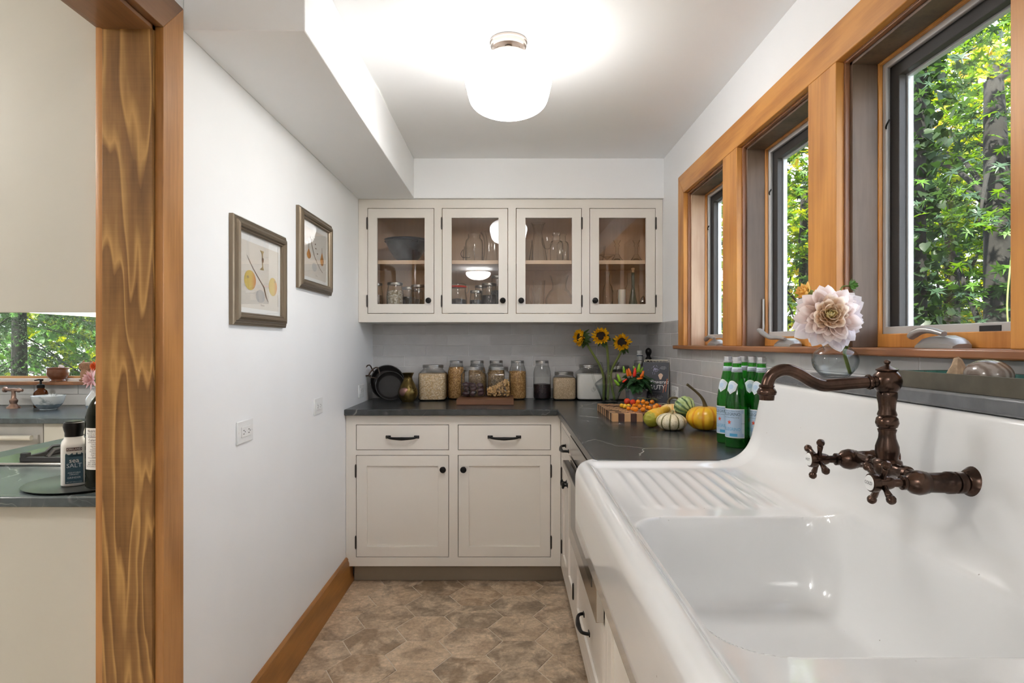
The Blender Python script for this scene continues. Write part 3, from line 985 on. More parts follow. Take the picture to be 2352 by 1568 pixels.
# ---- base cabinet under the back counter; face frame front at y=3.21
bc = thing('base_cabinet', 'cream base cabinet with two drawers and two doors under the back counter', 'cabinet', (0, 3.21, 0))
DR = [(-0.789, -0.312), (-0.26, 0.217)]
holes = []
for a, b in DR:
    holes += [(a - G, b + G, 0.706 - G, 0.833 + G), (a - G, b + G, 0.150 - G, 0.6747 + G)]
o = holed(XL + 0.001, 0.271, 0.1, 0.885, holes, 0.0, 0.022, 'Y').build('face_frame', 'cabinet_cream', bc, bevel=0.0012)
fix_normals(o)
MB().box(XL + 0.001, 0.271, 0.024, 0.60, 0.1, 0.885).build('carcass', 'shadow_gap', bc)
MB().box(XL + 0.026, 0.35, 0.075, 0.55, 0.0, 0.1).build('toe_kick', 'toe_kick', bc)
for k, (a, b) in enumerate(DR):
    slab_drawer(bc, a, b, 0.706, 0.833)
    shaker('cabinet_door', bc, a, b, 0.150, 0.6747, 0.054, knob_at=((b - 0.027) if k == 0 else (a + 0.027), 0.605), hinge_side=-1 if k == 0 else 1, hinge_z=(0.075, 0.445))

# ---- right-hand run, faces towards -X at x=0.272
RX = 0.272
c1 = thing('base_cabinet', 'cream corner base cabinet with drawer and knobbed doors beside the microwave drawer', 'cabinet', (RX, 3.208, 0), -PI / 2)
L1 = 3.208 - 2.548
h1 = [(0.07 - G, L1 - 0.03 + G, 0.706 - G, 0.833 + G), (0.07 - G, 0.335, 0.15 - G, 0.6747 + G), (0.335 + 2 * G, L1 - 0.03 + G, 0.15 - G, 0.6747 + G)]
o = holed(0.0, L1, 0.1, 0.885, h1, 0.0, 0.022, 'Y').build('face_frame', 'cabinet_cream', c1, bevel=0.0012)
fix_normals(o)
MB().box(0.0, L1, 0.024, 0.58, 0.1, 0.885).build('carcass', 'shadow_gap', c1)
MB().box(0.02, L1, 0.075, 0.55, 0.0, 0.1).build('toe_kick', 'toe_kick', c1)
slab_drawer(c1, 0.07, L1 - 0.03, 0.706, 0.833)
shaker('cabinet_door', c1, 0.07, 0.333, 0.15, 0.6747, 0.05, knob_at=(0.333 - 0.025, 0.605), hinge_side=-1, hinge_z=(0.075, 0.445))
shaker('cabinet_door', c1, 0.343, L1 - 0.03, 0.15, 0.6747, 0.05, knob_at=(0.343 + 0.025, 0.605), hinge_side=1, hinge_z=(0.075, 0.445))

c2 = thing('base_cabinet', 'cream drawer base below the steel microwave drawer', 'cabinet', (RX, 2.546, 0), -PI / 2)
L2 = 2.546 - 1.748
o = holed(0.0, L2, 0.1, 0.455, [(0.03 - G, L2 - 0.03 + G, 0.15 - G, 0.425 + G)], 0.0, 0.022, 'Y').build('face_frame', 'cabinet_cream', c2, bevel=0.0012)
fix_normals(o)
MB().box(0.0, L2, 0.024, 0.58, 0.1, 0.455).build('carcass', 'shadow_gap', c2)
MB().box(0.0, L2, 0.075, 0.55, 0.0, 0.1).build('toe_kick', 'toe_kick', c2)
d = shaker('drawer', c2, 0.03, L2 - 0.03, 0.15, 0.425, 0.05)
pull(d, (L2 - 0.06) / 2, 0.135, 0.174)
mw = thing('microwave_drawer', 'polished steel microwave drawer under the dark countertop', 'microwave', (RX, 2.544, 0), -PI / 2)
MB().box(0.004, L2 - 0.008, 0.002, 0.55, 0.458, 0.884).build('body', 'steel_dark', mw)
MB().box(0.004, L2 - 0.008, -0.024, 0.0, 0.464, 0.800).build('drawer_front', 'steel', mw, bevel=0.002)
MB().box(0.09, L2 - 0.10, -0.0255, -0.0238, 0.53, 0.725).build('window', 'steel_dark', mw)
MB().box(0.004, L2 - 0.008, -0.020, 0.0, 0.806, 0.880).build('control_panel', 'steel_dark', mw, bevel=0.002)
MB().box(0.03, L2 - 0.035, -0.052, -0.026, 0.758, 0.784).build('handle', 'steel_dark', mw, bevel=0.003)

c3 = thing('base_cabinet', 'cream base cabinet below the white farmhouse sink', 'cabinet', (RX, 1.746, 0), -PI / 2)
L3 = 1.746 - 0.16
hh = [(0.05 - G, 0.78 + G, 0.15 - G, 0.66 + G), (0.81 - G, L3 - 0.05 + G, 0.15 - G, 0.66 + G)]
o = holed(0.0, L3, 0.1, 0.70, hh, 0.0, 0.022, 'Y').build('face_frame', 'cabinet_cream', c3, bevel=0.0012)
fix_normals(o)
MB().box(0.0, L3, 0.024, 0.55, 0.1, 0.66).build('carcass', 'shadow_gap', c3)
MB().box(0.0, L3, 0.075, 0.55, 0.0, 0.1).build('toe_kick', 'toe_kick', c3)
shaker('cabinet_door', c3, 0.05, 0.78, 0.15, 0.66, 0.055, knob_at=(0.75, 0.6), hinge_side=-1)
shaker('cabinet_door', c3, 0.81, L3 - 0.05, 0.15, 0.66, 0.055, knob_at=(0.84, 0.6), hinge_side=1)

# ---- countertop
ct = MB().prism([(XL + 0.001, 3.172), (0.250, 3.172), (0.250, 1.80), (TX - 0.001, 1.80), (TX - 0.001, TY - 0.001), (XL + 0.001, TY - 0.001)], 0.886, ZCT, 'Z').build('countertop', 'soapstone', None, bevel=0.004)
tag(ct, 'L-shaped dark soapstone countertop with pale veins', 'countertop')

# ================================================================ pictures and outlets
def picture(y0, y1, z0, z1, label, fruit):
    p = thing('framed_print', label, 'picture', (XL, (y0 + y1) / 2, z0), PI / 2, 'botanical prints on the left wall')
    # local x along -? : rotated so local -Y faces +X ; local x runs +Y
    w_, h_ = (y1 - y0), (z1 - z0)
    x0 = -w_ / 2
    # moulded frame: four mitred lengths swept round
    prof = [(0.0, 0.0), (0.0, 0.012), (0.004, 0.015), (0.006, 0.014), (0.009, 0.018), (0.013, 0.017), (0.016, 0.023), (0.024, 0.0265), (0.031, 0.024), (0.034, 0.017), (0.038, 0.017), (0.041, 0.012), (0.041, 0.0)]
    mb = MB()
    vs, fs = [], []
    n = len(prof)
    for c in range(4):
        for (i_, d_) in prof:
            cx = x0 + i_ if c in (0, 3) else x0 + w_ - i_
            cz = i_ if c in (0, 1) else h_ - i_
            vs.append((cx, -d_, cz))
    for c in range(4):
        c2_ = (c + 1) % 4
        for k in range(n):
            k2 = (k + 1) % n
            fs.append((c * n + k, c2_ * n + k, c2_ * n + k2, c * n + k2))
    o = mb.add(vs, fs).build('frame', 'frame_pewter', p, smooth=25)
    fix_normals(o)
    MB().box(x0 + 0.039, x0 + w_ - 0.039, -0.006, -0.003, 0.039, h_ - 0.039).build('mat_board', 'paper_white', p)
    iw, ih = w_ - 0.078, h_ - 0.078
    def sheet(name, pts, mat, off, parent=p):
        mb = MB()
        mb.add([(x0 + 0.039 + u * iw, -off, 0.039 + v * ih) for u, v in pts], [tuple(range(len(pts)))])
        return mb.build(name, mat, parent)
    sheet('print_sheet', [(0.02, 0.07), (0.95, 0.07), (0.95, 0.90), (0.02, 0.90)], 'print_paper', 0.0064)
    fruit(sheet, x0 + 0.039, 0.039, iw, ih, p)
    MB().box(x0 + 0.038, x0 + w_ - 0.038, -0.0105, -0.0095, 0.038, h_ - 0.038).build('glazing', 'picture_pane', p)
    return p
plain('frame_pewter', (0.21, 0.165, 0.115), 0.32, 0.75)
painted('print_paper', (0.70, 0.655, 0.585), 0.8, 0.03)
def fruitmat(name, a, b, c):
    n = N(name)
    v = n.coord((1, 1, 1))
    g = n.n('TexGradient', i={'Vector': n.n('Mapping', i={'Vector': n.n('TexCoord').outputs['Generated'], 'Scale': (1, 1, 1)}).outputs[0]}).outputs['Fac']
    cc = n.ramp(g, [(0.0, a), (0.55, b), (1.0, c)])
    n.bsdf(cc, 0.8)
    M[name] = n.m
fruitmat('print_apple', (0.62, 0.47, 0.12), (0.66, 0.50, 0.15), (0.60, 0.24, 0.10))
fruitmat('print_pear', (0.58, 0.27, 0.05), (0.50, 0.20, 0.03), (0.24, 0.09, 0.02))
plain('print_brown', (0.17, 0.10, 0.06), 0.8)
plain('print_grey', (0.50, 0.49, 0.47), 0.8)
plain('print_tan', (0.44, 0.33, 0.16), 0.8)
def ellipse(cx, cy, rx, ry, n=28, pear=0.0):
    out = []
    for k in range(n):
        a = 2 * PI * k / n
        y = math.sin(a)
        f = 1.0 if not pear else (1 - pear * max(0, y) ** 0.8)
        out.append((cx + rx * math.cos(a) * f, cy + ry * y * (1.0 if y < 0 or not pear else 1.35)))
    return out
def stick(pts, w):
    up = [(u - w[k], v) for k, (u, v) in enumerate(pts)]
    dn = [(u + w[k], v) for k, (u, v) in enumerate(pts)][::-1]
    return up + dn
def apples(sheet, ox, oz, iw, ih, p):
    sheet('printed_shadow', ellipse(0.50, 0.24, 0.105, 0.085), 'print_grey', 0.0067)
    sheet('printed_apple', ellipse(0.27, 0.42, 0.125, 0.125), 'print_apple', 0.0070)
    sheet('printed_apple', ellipse(0.80, 0.40, 0.105, 0.125), 'print_apple', 0.0070)
    sheet('printed_twig', stick([(0.20, 0.72), (0.33, 0.58), (0.48, 0.45), (0.58, 0.37), (0.63, 0.25), (0.68, 0.18)], [0.003, 0.006, 0.009, 0.011, 0.012, 0.004]), 'print_brown', 0.0072)
    sheet('printed_section', stick([(0.53, 0.84), (0.545, 0.80), (0.545, 0.70), (0.55, 0.63), (0.53, 0.59)], [0.05, 0.012, 0.008, 0.012, 0.05]), 'print_tan', 0.0072)
    sheet('printed_core', ellipse(0.55, 0.72, 0.022, 0.035), 'print_brown', 0.0074)
    for du, v in ((0.22, 0.415), (0.85, 0.435)):
        sheet('printed_stalk', ellipse(du, v + 0.04, 0.022, 0.018, 10), 'print_tan', 0.0073)
    lettering('caption', 'Pomme', 0.010, 'print_brown', p, (ox + 0.55 * iw, -0.0068, oz + 0.125 * ih), align='CENTER')
def pears(sheet, ox, oz, iw, ih, p):
    sheet('printed_shadow', ellipse(0.47, 0.27, 0.085, 0.075), 'print_grey', 0.0067)
    sheet('printed_pear', ellipse(0.27, 0.45, 0.075, 0.07, pear=0.62), 'print_pear', 0.0070)
    sheet('printed_pear', ellipse(0.76, 0.44, 0.070, 0.10, pear=0.62), 'print_pear', 0.0070)
    sheet('printed_twig', stick([(0.30, 0.80), (0.38, 0.62), (0.46, 0.47), (0.55, 0.38), (0.66, 0.29), (0.78, 0.22)], [0.004, 0.008, 0.009, 0.010, 0.011, 0.016]), 'print_brown', 0.0072)
    sheet('printed_stalk', stick([(0.26, 0.66), (0.27, 0.54)], [0.006, 0.006]), 'print_brown', 0.0073)
    sheet('printed_stalk', stick([(0.75, 0.66), (0.76, 0.56)], [0.006, 0.006]), 'print_brown', 0.0073)
    for u, v in ((0.50, 0.67), (0.52, 0.60), (0.58, 0.52)):
        sheet('printed_section', ellipse(u, v, 0.02, 0.014, 10), 'print_brown', 0.0073)
    lettering('caption', 'Poire', 0.010, 'print_brown', p, (ox + 0.55 * iw, -0.0068, oz + 0.13 * ih), align='CENTER')
picture(1.868, 2.311, 1.315, 1.652, 'pewter framed print of two yellow apples on the left wall', apples)
picture(2.456, 2.907, 1.480, 1.808, 'pewter framed print of two brown pears beside the glass cabinet', pears)

def outlet(loc, rz, label, flip=False):
    p = thing('wall_outlet', label, 'outlet', loc, rz, 'white outlets')
    MB().box(-0.059, 0.059, -0.0055, 0, -0.036, 0.036).build('cover_plate', 'white_plastic', p, bevel=0.003)
    f = MB().box(-0.0335, 0.0335, -0.0080, -0.0055, -0.0165, 0.0165).build('receptacle', 'white_plastic', p, bevel=0.001)
    for sx_ in (-1, 1):
        for dz in (-0.006, 0.005):
            MB().box(sx_ * 0.019 - 0.004, sx_ * 0.019 + 0.004, -0.0083, -0.0079, dz - 0.0012, dz + 0.0012).build('slot', 'slot_dark', f)
        MB().lathe([(0, 0), (0.0022, 0), (0.0022, 0.0004), (0, 0.0004)], 10, (sx_ * 0.019 + 0.009, -0.0079, 0), (0, -1, 0)).build('ground_hole', 'slot_dark', f)
        MB().lathe([(0, 0), (0.003, 0), (0.0025, 0.001), (0, 0.001)], 10, (sx_ * 0.0485, -0.0055, 0), (0, -1, 0)).build('screw', 'white_plastic', p)
outlet((XL, 1.975, 0.977), PI / 2, 'white wall outlet below the apple print')
outlet((XL, 2.735, 0.981), PI / 2, 'white wall outlet below the pear print')
outlet((XL, 3.535, 0.986), PI / 2, 'white wall outlet just above the dark counter by the black pans')
outlet((TX - 0.001, 3.19, 1.000), -PI / 2, 'white outlet in the grey tile behind the cookbook')
# ================================================================ farmhouse sink
def make_sink():
    yN, yF = 0.19, 1.785
    RIM, XF = 0.927, 0.185
    ys = sorted(set([round(v, 4) for v in np.concatenate([
        np.linspace(yN, yN + 0.02, 5), np.linspace(yN + 0.02, yN + 0.09, 12), np.linspace(yN + 0.09, 0.62, 26), np.linspace(0.62, 0.86, 56),
        np.linspace(0.86, 1.10, 20), np.linspace(1.10, 1.36, 60), np.linspace(1.36, yF - 0.10, 30), np.linspace(yF - 0.10, yF - 0.02, 16), np.linspace(yF - 0.02, yF, 6)])]))
    xs = np.concatenate([np.linspace(0.0, 0.14, 34), np.linspace(0.145, 0.36, 40), np.linspace(0.364, 0.452, 26)])   # offsets from 0.243
    def ss(a, b, v):
        t = min(1, max(0, (v - a) / (b - a)))
        return t * t * (3 - 2 * t)
    bx0, bx1, by0, by1, br = 0.246, 0.668, 0.700, 1.272, 0.085
    def sdf(x, y):
        cx, cy = (bx0 + bx1) / 2, (by0 + by1) / 2
        qx, qy = abs(x - cx) - ((bx1 - bx0) / 2 - br), abs(y - cy) - ((by1 - by0) / 2 - br)
        return -(math.hypot(max(qx, 0), max(qy, 0)) + min(max(qx, qy), 0) - br)
    def drain(y):
        if y > by1:
            return 0.902 + 0.014 * (y - by1) / (yF - by1)
        if y < by0:
            return 0.902 + 0.014 * (by0 - y) / (by0 - yN)
        return 0.902
    R = 0.096
    vs, fs = [], []
    cols = None
    for y in ys:
        d = min(y - yN, yF - y)
        edge = 0.0 if d >= 0.022 else 0.024 * (1 - math.sqrt(max(0, 1 - (1 - d / 0.022) ** 2)))
        cr = 0.075
        xf = XF
        if d < cr:
            xf = XF + cr - math.sqrt(max(0, cr * cr - (cr - d) ** 2))
        pts = []
        for z in (0.738, 0.741, 0.78, 0.82, 0.86, 0.885):
            pts.append((xf + (0.004 if z == 0.738 else 0.0), z))
        x_in = max(0.243, xf + 0.03)
        zin = lambda x: surf(x, y)
        def surf(x, y):
            z = drain(y)
            if x > 0.604:
                z += R - math.sqrt(max(0, R * R - min(R, x - 0.604) ** 2))
            sd = sdf(x, y)
            if sd > 0:
                t = min(1, sd / 0.075)
                z -= 0.165 * (1 - (1 - t) ** 3.2) * ss(0, 0.02, sd)
            # grooves of the two drainboards
            g = ss(0.275, 0.305, x) * ss(0.625, 0.585, x) * (ss(1.315, 1.35, y) * ss(1.70, 1.62, y) + ss(0.655, 0.62, y) * ss(0.25, 0.30, y))
            if g > 0:
                ph = (x - 0.29) / 0.036
                z += g * 0.0028 * (0.5 + 0.5 * math.cos(2 * PI * ph)) ** 2
            # end rims rise to the roll
            z += (RIM - 0.004 - z) * ss(0.085, 0.03, d) if x < 0.604 else (RIM - 0.918) * ss(0.085, 0.03, d)
            return z
        for k in range(1, 13):          # rolled rim
            a = PI - PI * 0.5 * k / 6
            if k <= 6:
                px = xf + 0.027 * (1 + math.cos(a)); pz = 0.885 + (RIM - 0.885) * math.sin(a)
            else:
                t = (k - 6) / 6
                px = xf + 0.027 + (x_in - xf - 0.027) * t
                pz = RIM + (surf(x_in, y) - RIM) * ss(0.15, 1.0, t)
            pts.append((px, pz - edge))
        for o_ in xs[1:]:
            x = x_in + o_ * (0.243 + 0.452 - x_in) / 0.452
            pts.append((x, surf(x, y) - edge))
        rc = 0.065
        zt = 1.1485 if d > rc else 1.1485 - rc + math.sqrt(max(0, rc * rc - (rc - d) ** 2))
        zb = pts[-1][1]
        for k in range(1, 15):
            t = k / 14
            z = zb + (zt - 0.010 - zb) * t
            pts.append((0.6965 + 0.026 * t ** 0.9, z))
        for (dx, dz) in ((0.7245, -0.004), (0.729, -0.0012), (0.736, 0.0), (0.745, -0.001), (0.747, -0.012)):
            pts.append((dx, zt + dz))
        pts.append((0.747, 0.90))
        pts.append((0.747, 0.60))
        cols = len(pts)
        vs += [(x, y, z) for x, z in pts]
    for i in range(len(ys) - 1):
        for k in range(cols - 1):
            fs.append((i * cols + k, i * cols + k + 1, (i + 1) * cols + k + 1, (i + 1) * cols + k))
    n = len(ys)
    fs.append(tuple(range((n - 1) * cols, n * cols)))
    fs.append(tuple(range(cols))[::-1])
    o = MB().add(vs, fs).build('farmhouse_sink', None, None, smooth=55)
    fix_normals(o)
    return o
sink = thing('farmhouse_sink', 'white enamelled farmhouse sink with ribbed drainboards and high back', 'sink')
so = make_sink()
so.name = 'basin'
so.data.materials.append(M['porcelain'])
so.parent = sink
MB().lathe([(0.0, 0.004), (0.012, 0.004), (0.016, 0.006), (0.036, 0.007), (0.042, 0.003), (0.042, 0.0), (0, 0)], 32, (0.455, 0.80, 0.7385)).build('drain', 'bronze', sink, smooth=40)

lg = MB().box(0.730, TX - 0.0005, 0.12, 1.70, 1.1495, 1.1770).build('stone_ledge', 'ledge_stone', None, bevel=0.005)
tag(lg, 'grey stone ledge behind the white sink back', 'ledge')

# ================================================================ bridge faucet
fa = thing('bridge_faucet', 'oil-rubbed bronze bridge faucet with cross handles on the sink back', 'faucet')
FZ, YC, YH, YM, XCOL = 1.044, 0.949, 1.141, 1.045, 0.640
col_prof = [(0.0, 1.040), (0.020, 1.040), (0.024, 1.050), (0.022, 1.060), (0.0165, 1.0635), (0.0165, 1.066), (0.0185, 1.074), (0.0180, 1.084), (0.0135, 1.098), (0.0128, 1.106), (0.0145, 1.1115), (0.0145, 1.1130), (0.0128, 1.1135), (0.0128, 1.1150),
            (0.0155, 1.1165), (0.0180, 1.1235), (0.0165, 1.1315), (0.0135, 1.1345), (0.0150, 1.1370), (0.0150, 1.1385), (0.0128, 1.1450), (0.0135, 1.1560), (0.0158, 1.1680), (0.0155, 1.1745), (0.0145, 1.1760),
            (0.0165, 1.1775), (0.0215, 1.1860), (0.0228, 1.1945), (0.0205, 1.2045), (0.0160, 1.2095), (0.0150, 1.2110), (0.0172, 1.2120), (0.0172, 1.2140), (0.0120, 1.2170), (0.0050, 1.2200), (0.0035, 1.2225), (0.0048, 1.2245), (0.0052, 1.2268), (0.0040, 1.2292), (0.0, 1.2302)]
MB().lathe(col_prof, 36, (XCOL, YM, 0)).build('column', 'bronze', fa, smooth=50)
sp = smoothpath([(XCOL - 0.014, YM, 1.1935), (0.612, YM, 1.1925), (0.575, YM, 1.1895), (0.545, YM, 1.1870), (0.530, YM, 1.1868), (0.512, YM, 1.1935), (0.492, YM, 1.2055), (0.474, YM, 1.2125), (0.458, YM, 1.2115), (0.444, YM, 1.2030), (0.4375, YM, 1.1880), (0.4365, YM, 1.1760)], 5)
MB().tube(sp, 0.0103, 18).build('spout', 'bronze', fa, smooth=60)
MB().lathe([(0.0, -0.002), (0.0118, -0.002), (0.0132, 0.0), (0.0132, 0.004), (0.0118, 0.006), (0.0, 0.006)], 28, (0.608, YM, 1.1922), (1, 0, 0.06)).build('spout_collar', 'bronze', fa, smooth=50)
MB().lathe([(0.0, 0.0), (0.0118, 0.0), (0.0125, 0.006), (0.0125, 0.008), (0.0150, 0.0095), (0.0160, 0.014), (0.0135, 0.019), (0.0115, 0.021), (0.0128, 0.0235), (0.0115, 0.026), (0.0, 0.027)], 28, (0.4365, YM, 1.162)).build('aerator', 'bronze', fa, smooth=50)
# bridge between the two valves
MB().lathe([(0.0, 0.0), (0.0095, 0.0), (0.0095, 0.040), (0.0125, 0.042), (0.0125, 0.052), (0.0095, 0.054), (0.0105, 0.075), (0.0175, 0.085), (0.0205, 0.096), (0.0175, 0.107), (0.0105, 0.117), (0.0095, 0.138), (0.0125, 0.140), (0.0125, 0.150), (0.0095, 0.152), (0.0095, 0.192), (0.0, 0.192)], 28, (XCOL, YC, FZ + 0.004), (0, 1, 0)).build('bridge', 'bronze', fa, smooth=45)
for nm, y, txt in (('cold', YC, 'COLD'), ('hot', YH, 'HOT')):
    body = [(0.0, 0.719), (0.030, 0.719), (0.0315, 0.716), (0.0300, 0.7125), (0.0245, 0.7095), (0.0215, 0.7040), (0.0180, 0.6985), (0.0140, 0.6965), (0.0140, 0.6945),
            (0.0165, 0.6935), (0.0165, 0.6835), (0.0145, 0.6825), (0.0145, 0.6800), (0.0170, 0.6790), (0.0170, 0.6690), (0.0155, 0.6675), (0.0150, 0.640), (0.0165, 0.6385), (0.0165, 0.6350), (0.0178, 0.6335), (0.0190, 0.6250), (0.0165, 0.6150), (0.0110, 0.6085), (0.0095, 0.6070), (0.0110, 0.6050), (0.0110, 0.6000), (0.0070, 0.5985), (0.0065, 0.586), (0.0, 0.586)]
    v = MB().lathe([(r, 0.719 - x) for r, x in body], 32, (0.722, y, FZ), (-1, 0, 0)).build('valve_body', 'bronze', fa, smooth=45)
    hb = MB().lathe([(0.0, 0.0), (0.0085, 0.0), (0.0100, 0.004), (0.0110, 0.010), (0.0110, 0.022), (0.0140, 0.024), (0.0148, 0.029), (0.0140, 0.034), (0.0120, 0.035), (0.0, 0.035)], 28, (0.589, y, FZ), (-1, 0, 0)).build('handle_hub', 'bronze', fa, smooth=45)
    tl = 0.55 if nm == 'cold' else 0.42
    for q in range(4):
        a = tl + q * PI / 2
        dr = Vector((-0.12, math.cos(a), math.sin(a))).normalized()
        o = MB().lathe([(0.0, 0.006), (0.0048, 0.008), (0.0038, 0.016), (0.0052, 0.028), (0.0040, 0.0295), (0.0066, 0.033), (0.0072, 0.0365), (0.0055, 0.0405), (0.0, 0.042)], 16, (0.573, y, FZ), dr).build('handle_arm', 'bronze', hb, smooth=45)
    bt = MB().lathe([(0.0, 0.0), (0.0118, 0.0), (0.0112, 0.0012), (0.0, 0.0018)], 28, (0.5541, y, FZ), (-1, 0, 0)).build('porcelain_button', 'white_plastic', hb, smooth=40)
    lettering('lettering', txt, 0.0072, 'ink_black', hb, (0.55215, y, FZ), (PI / 2, 0, -PI / 2))

# ================================================================ jars and vessels on the back counter
def jar_lid(parent, r, z, h=0.016, sq=0):
    MB().lathe([(0.0, h), (r * 0.93, h), (r, h - 0.0018), (r * 1.005, h * 0.62), (r * 0.985, h * 0.58), (r * 0.985, h * 0.50), (r * 1.01, h * 0.46), (r * 1.01, 0.0), (r * 0.97, -0.0005), (0.0, -0.0005)], 36, (0, 0, z)).build('lid', 'lid_metal', parent, smooth=35)
def mason(parent, h=0.236, r=0.053, fill=None, level=0.7, lid=True, glass='glass', nr=0.040):
    g = h / 0.236
    prof = [(0.0, 0.003), (r * 0.78, 0.002), (r * 0.93, 0.006 * g), (r, 0.018 * g), (r, 0.150 * g), (r * 0.985, 0.165 * g), (r * 0.90, 0.186 * g), (nr * 1.03, 0.204 * g), (nr * 0.98, 0.210 * g), (nr * 0.98, 0.232 * g)]
    MB().shell(prof, 32).build('glass', glass, parent, smooth=40)
    if lid:
        jar_lid(parent, nr, h - 0.017)
    if fill:
        zl = 0.006 + level * (0.205 * g)
        q = 0.965
        inner = [(0.0, 0.005), (r * 0.76 * q, 0.005), (r * 0.92 * q, 0.009 * g), (r * q, 0.02 * g)]
        for (pr, pz) in ((r, 0.150 * g), (r * 0.985, 0.165 * g), (r * 0.90, 0.186 * g), (nr, 0.204 * g)):
            if pz < zl - 0.002:
                inner.append((pr * q, pz))
        lr = float(np.interp(zl, [0.02 * g, 0.150 * g, 0.165 * g, 0.186 * g, 0.204 * g], [r, r, r * 0.985, r * 0.9, nr])) * q
        inner += [(lr, zl), (lr * 0.5, zl + 0.003), (0.0, zl + 0.002)]
        MB().lathe(inner, 28).build('contents', fill, parent, smooth=40)
def squarejar(parent, h, hw, nr, fill=None, level=0.8, glass='glass'):
    prof = [(0.0, 0.003), (hw * 0.86, 0.002), (hw * 0.97, 0.008), (hw, 0.020), (hw, h * 0.70), (hw * 0.97, h * 0.77), (hw * 0.84, h * 0.83), (nr * 1.02, h * 0.87), (nr * 0.98, h * 0.885), (nr * 0.98, h - 0.004)]
    mb = MB()
    vs, fs = [], []
    n = 48
    for j, (r, z) in enumerate(prof):
        e = 6.0 if j < 6 else (4.0 if j == 6 else 2.0)
        for k in range(n):
            a = 2 * PI * k / n
            rr_ = r / ((abs(math.cos(a)) ** e + abs(math.sin(a)) ** e) ** (1 / e))
            vs.append((rr_ * math.cos(a), rr_ * math.sin(a), z))
    for j in range(len(prof) - 1):
        for k in range(n):
            k2 = (k + 1) % n
            fs.append((j * n + k, j * n + k2, (j + 1) * n + k2, (j + 1) * n + k))
    mb.add(vs, fs).build('glass', glass, parent, smooth=40)
    jar_lid(parent, nr * 1.03, h - 0.018, 0.018)
    if fill:
        zl = h * level
        q = 0.965
        pr = [(0.0, 0.005), (hw * 0.84 * q, 0.005), (hw * 0.95 * q, 0.010), (hw * q, 0.022)]
        if zl > h * 0.70:
            pr += [(hw * q, h * 0.70)]
        lr = float(np.interp(zl, [0.02, h * 0.70, h * 0.77, h * 0.83, h * 0.87], [hw, hw, hw * 0.97, hw * 0.84, nr])) * q
        pr += [(lr, zl), (lr * 0.5, zl + 0.003), (0.0, zl + 0.003)]
        MB().lathe(pr, 40, sq=4.0).build('contents', fill, parent, smooth=40)

JG = 'storage jars on the back counter'
def jar_at(label, x, y, z=ZCT):
    return thing('storage_jar', label, 'jar', (x, y, z), group=JG)
j = jar_at('large square glass jar full of rolled oats', -0.452, 3.705); squarejar(j, 0.212, 0.0825, 0.060, 'oats', 0.75)
j = jar_at('tall mason jar packed with wheat berries left of the dates', -0.318, 3.762); mason(j, fill='wheat', level=0.92)
j = jar_at('tall mason jar of brown grain behind the dates jar', -0.192, 3.772); mason(j, fill='grain_brown', level=0.9)
j = jar_at('tall mason jar of brown grain behind the walnut jar', -0.075, 3.772); mason(j, fill='grain_brown', level=0.93)
j = jar_at('tall mason jar of wheat berries right of the walnuts', 0.055, 3.755); mason(j, fill='wheat', level=0.80)
j = jar_at('tall mason jar half filled with black beans', 0.204, 3.755); mason(j, fill='black_beans', level=0.42)
j = jar_at('short square jar full of pale quinoa', 0.334, 3.73); squarejar(j, 0.170, 0.069, 0.055, 'quinoa', 0.78)
j = jar_at('large square jar of white flour behind the glass pitcher', 0.490, 3.735); squarejar(j, 0.212, 0.084, 0.062, 'flour', 0.73)
j = jar_at('large square jar of brownish flour behind the pepper plant', 0.666, 3.752); squarejar(j, 0.206, 0.084, 0.062, 'bran_flour', 0.80)

wb = MB().box(-0.287, 0.029, 3.40, 3.675, ZCT + 0.0005, ZCT + 0.0305).build('serving_board', 'walnut_x', None, bevel=0.002)
tag(wb, 'plain walnut board under the jars of dates and walnuts', 'board')
BZ = ZCT + 0.0308
dj = jar_at('square glass jar of dark dates on the walnut board', -0.2025, 3.585, BZ); squarejar(dj, 0.174, 0.0715, 0.056)
rnd = random.Random(3)
date_me = MB().ball((0, 0, 0), 1, 12, 8, 0.021, 0.015, 0.014).build('date', 'date_skin', dj, smooth=True)
first = True
for lay in range(3):
    for k in range(9 if lay < 2 else 6):
        o = date_me if first else date_me.copy()
        if not first:
            COL.objects.link(o)
        first = False
        gx, gy = (k % 3 - 1) * 0.040, (k // 3 - 1) * 0.040
        if lay == 2 and gx > 0.02 and rnd.random() < 0.5:
            gx = -0.03
        o.location = (gx + rnd.uniform(-0.005, 0.005), gy + rnd.uniform(-0.005, 0.005), 0.020 + lay * 0.024 + rnd.uniform(-0.003, 0.004))
        o.rotation_euler = (rnd.uniform(-0.6, 0.6), rnd.uniform(-0.6, 0.6), rnd.uniform(0, PI))
wj = jar_at('square glass jar of walnut pieces on the walnut board', -0.058, 3.585, BZ); squarejar(wj, 0.174, 0.0715, 0.056)
mb = MB()
for k in range(520):
    x, y = rnd.uniform(-0.062, 0.062), rnd.uniform(-0.062, 0.062)
    top = 0.075 + 0.25 * x + 0.012 * math.sin(40 * x)
    z = rnd.uniform(0.010, top)
    if abs(x) < 0.045 and abs(y) < 0.045 and z < top - 0.02:
        continue
    t = MB().ball((0, 0, 0), 1, 6, 4, rnd.uniform(0.006, 0.011), rnd.uniform(0.003, 0.0055), rnd.uniform(0.003, 0.0055))
    t.xf(Matrix.Translation((x, y, z)) @ Euler((rnd.uniform(0, 6), rnd.uniform(0, 6), rnd.uniform(0, 6))).to_matrix().to_4x4())
    mb.add(t.v, t.f)
wn_ = mb.build('walnut_pieces', 'walnut_nut', wj, smooth=True)
wn_['kind'] = 'stuff'

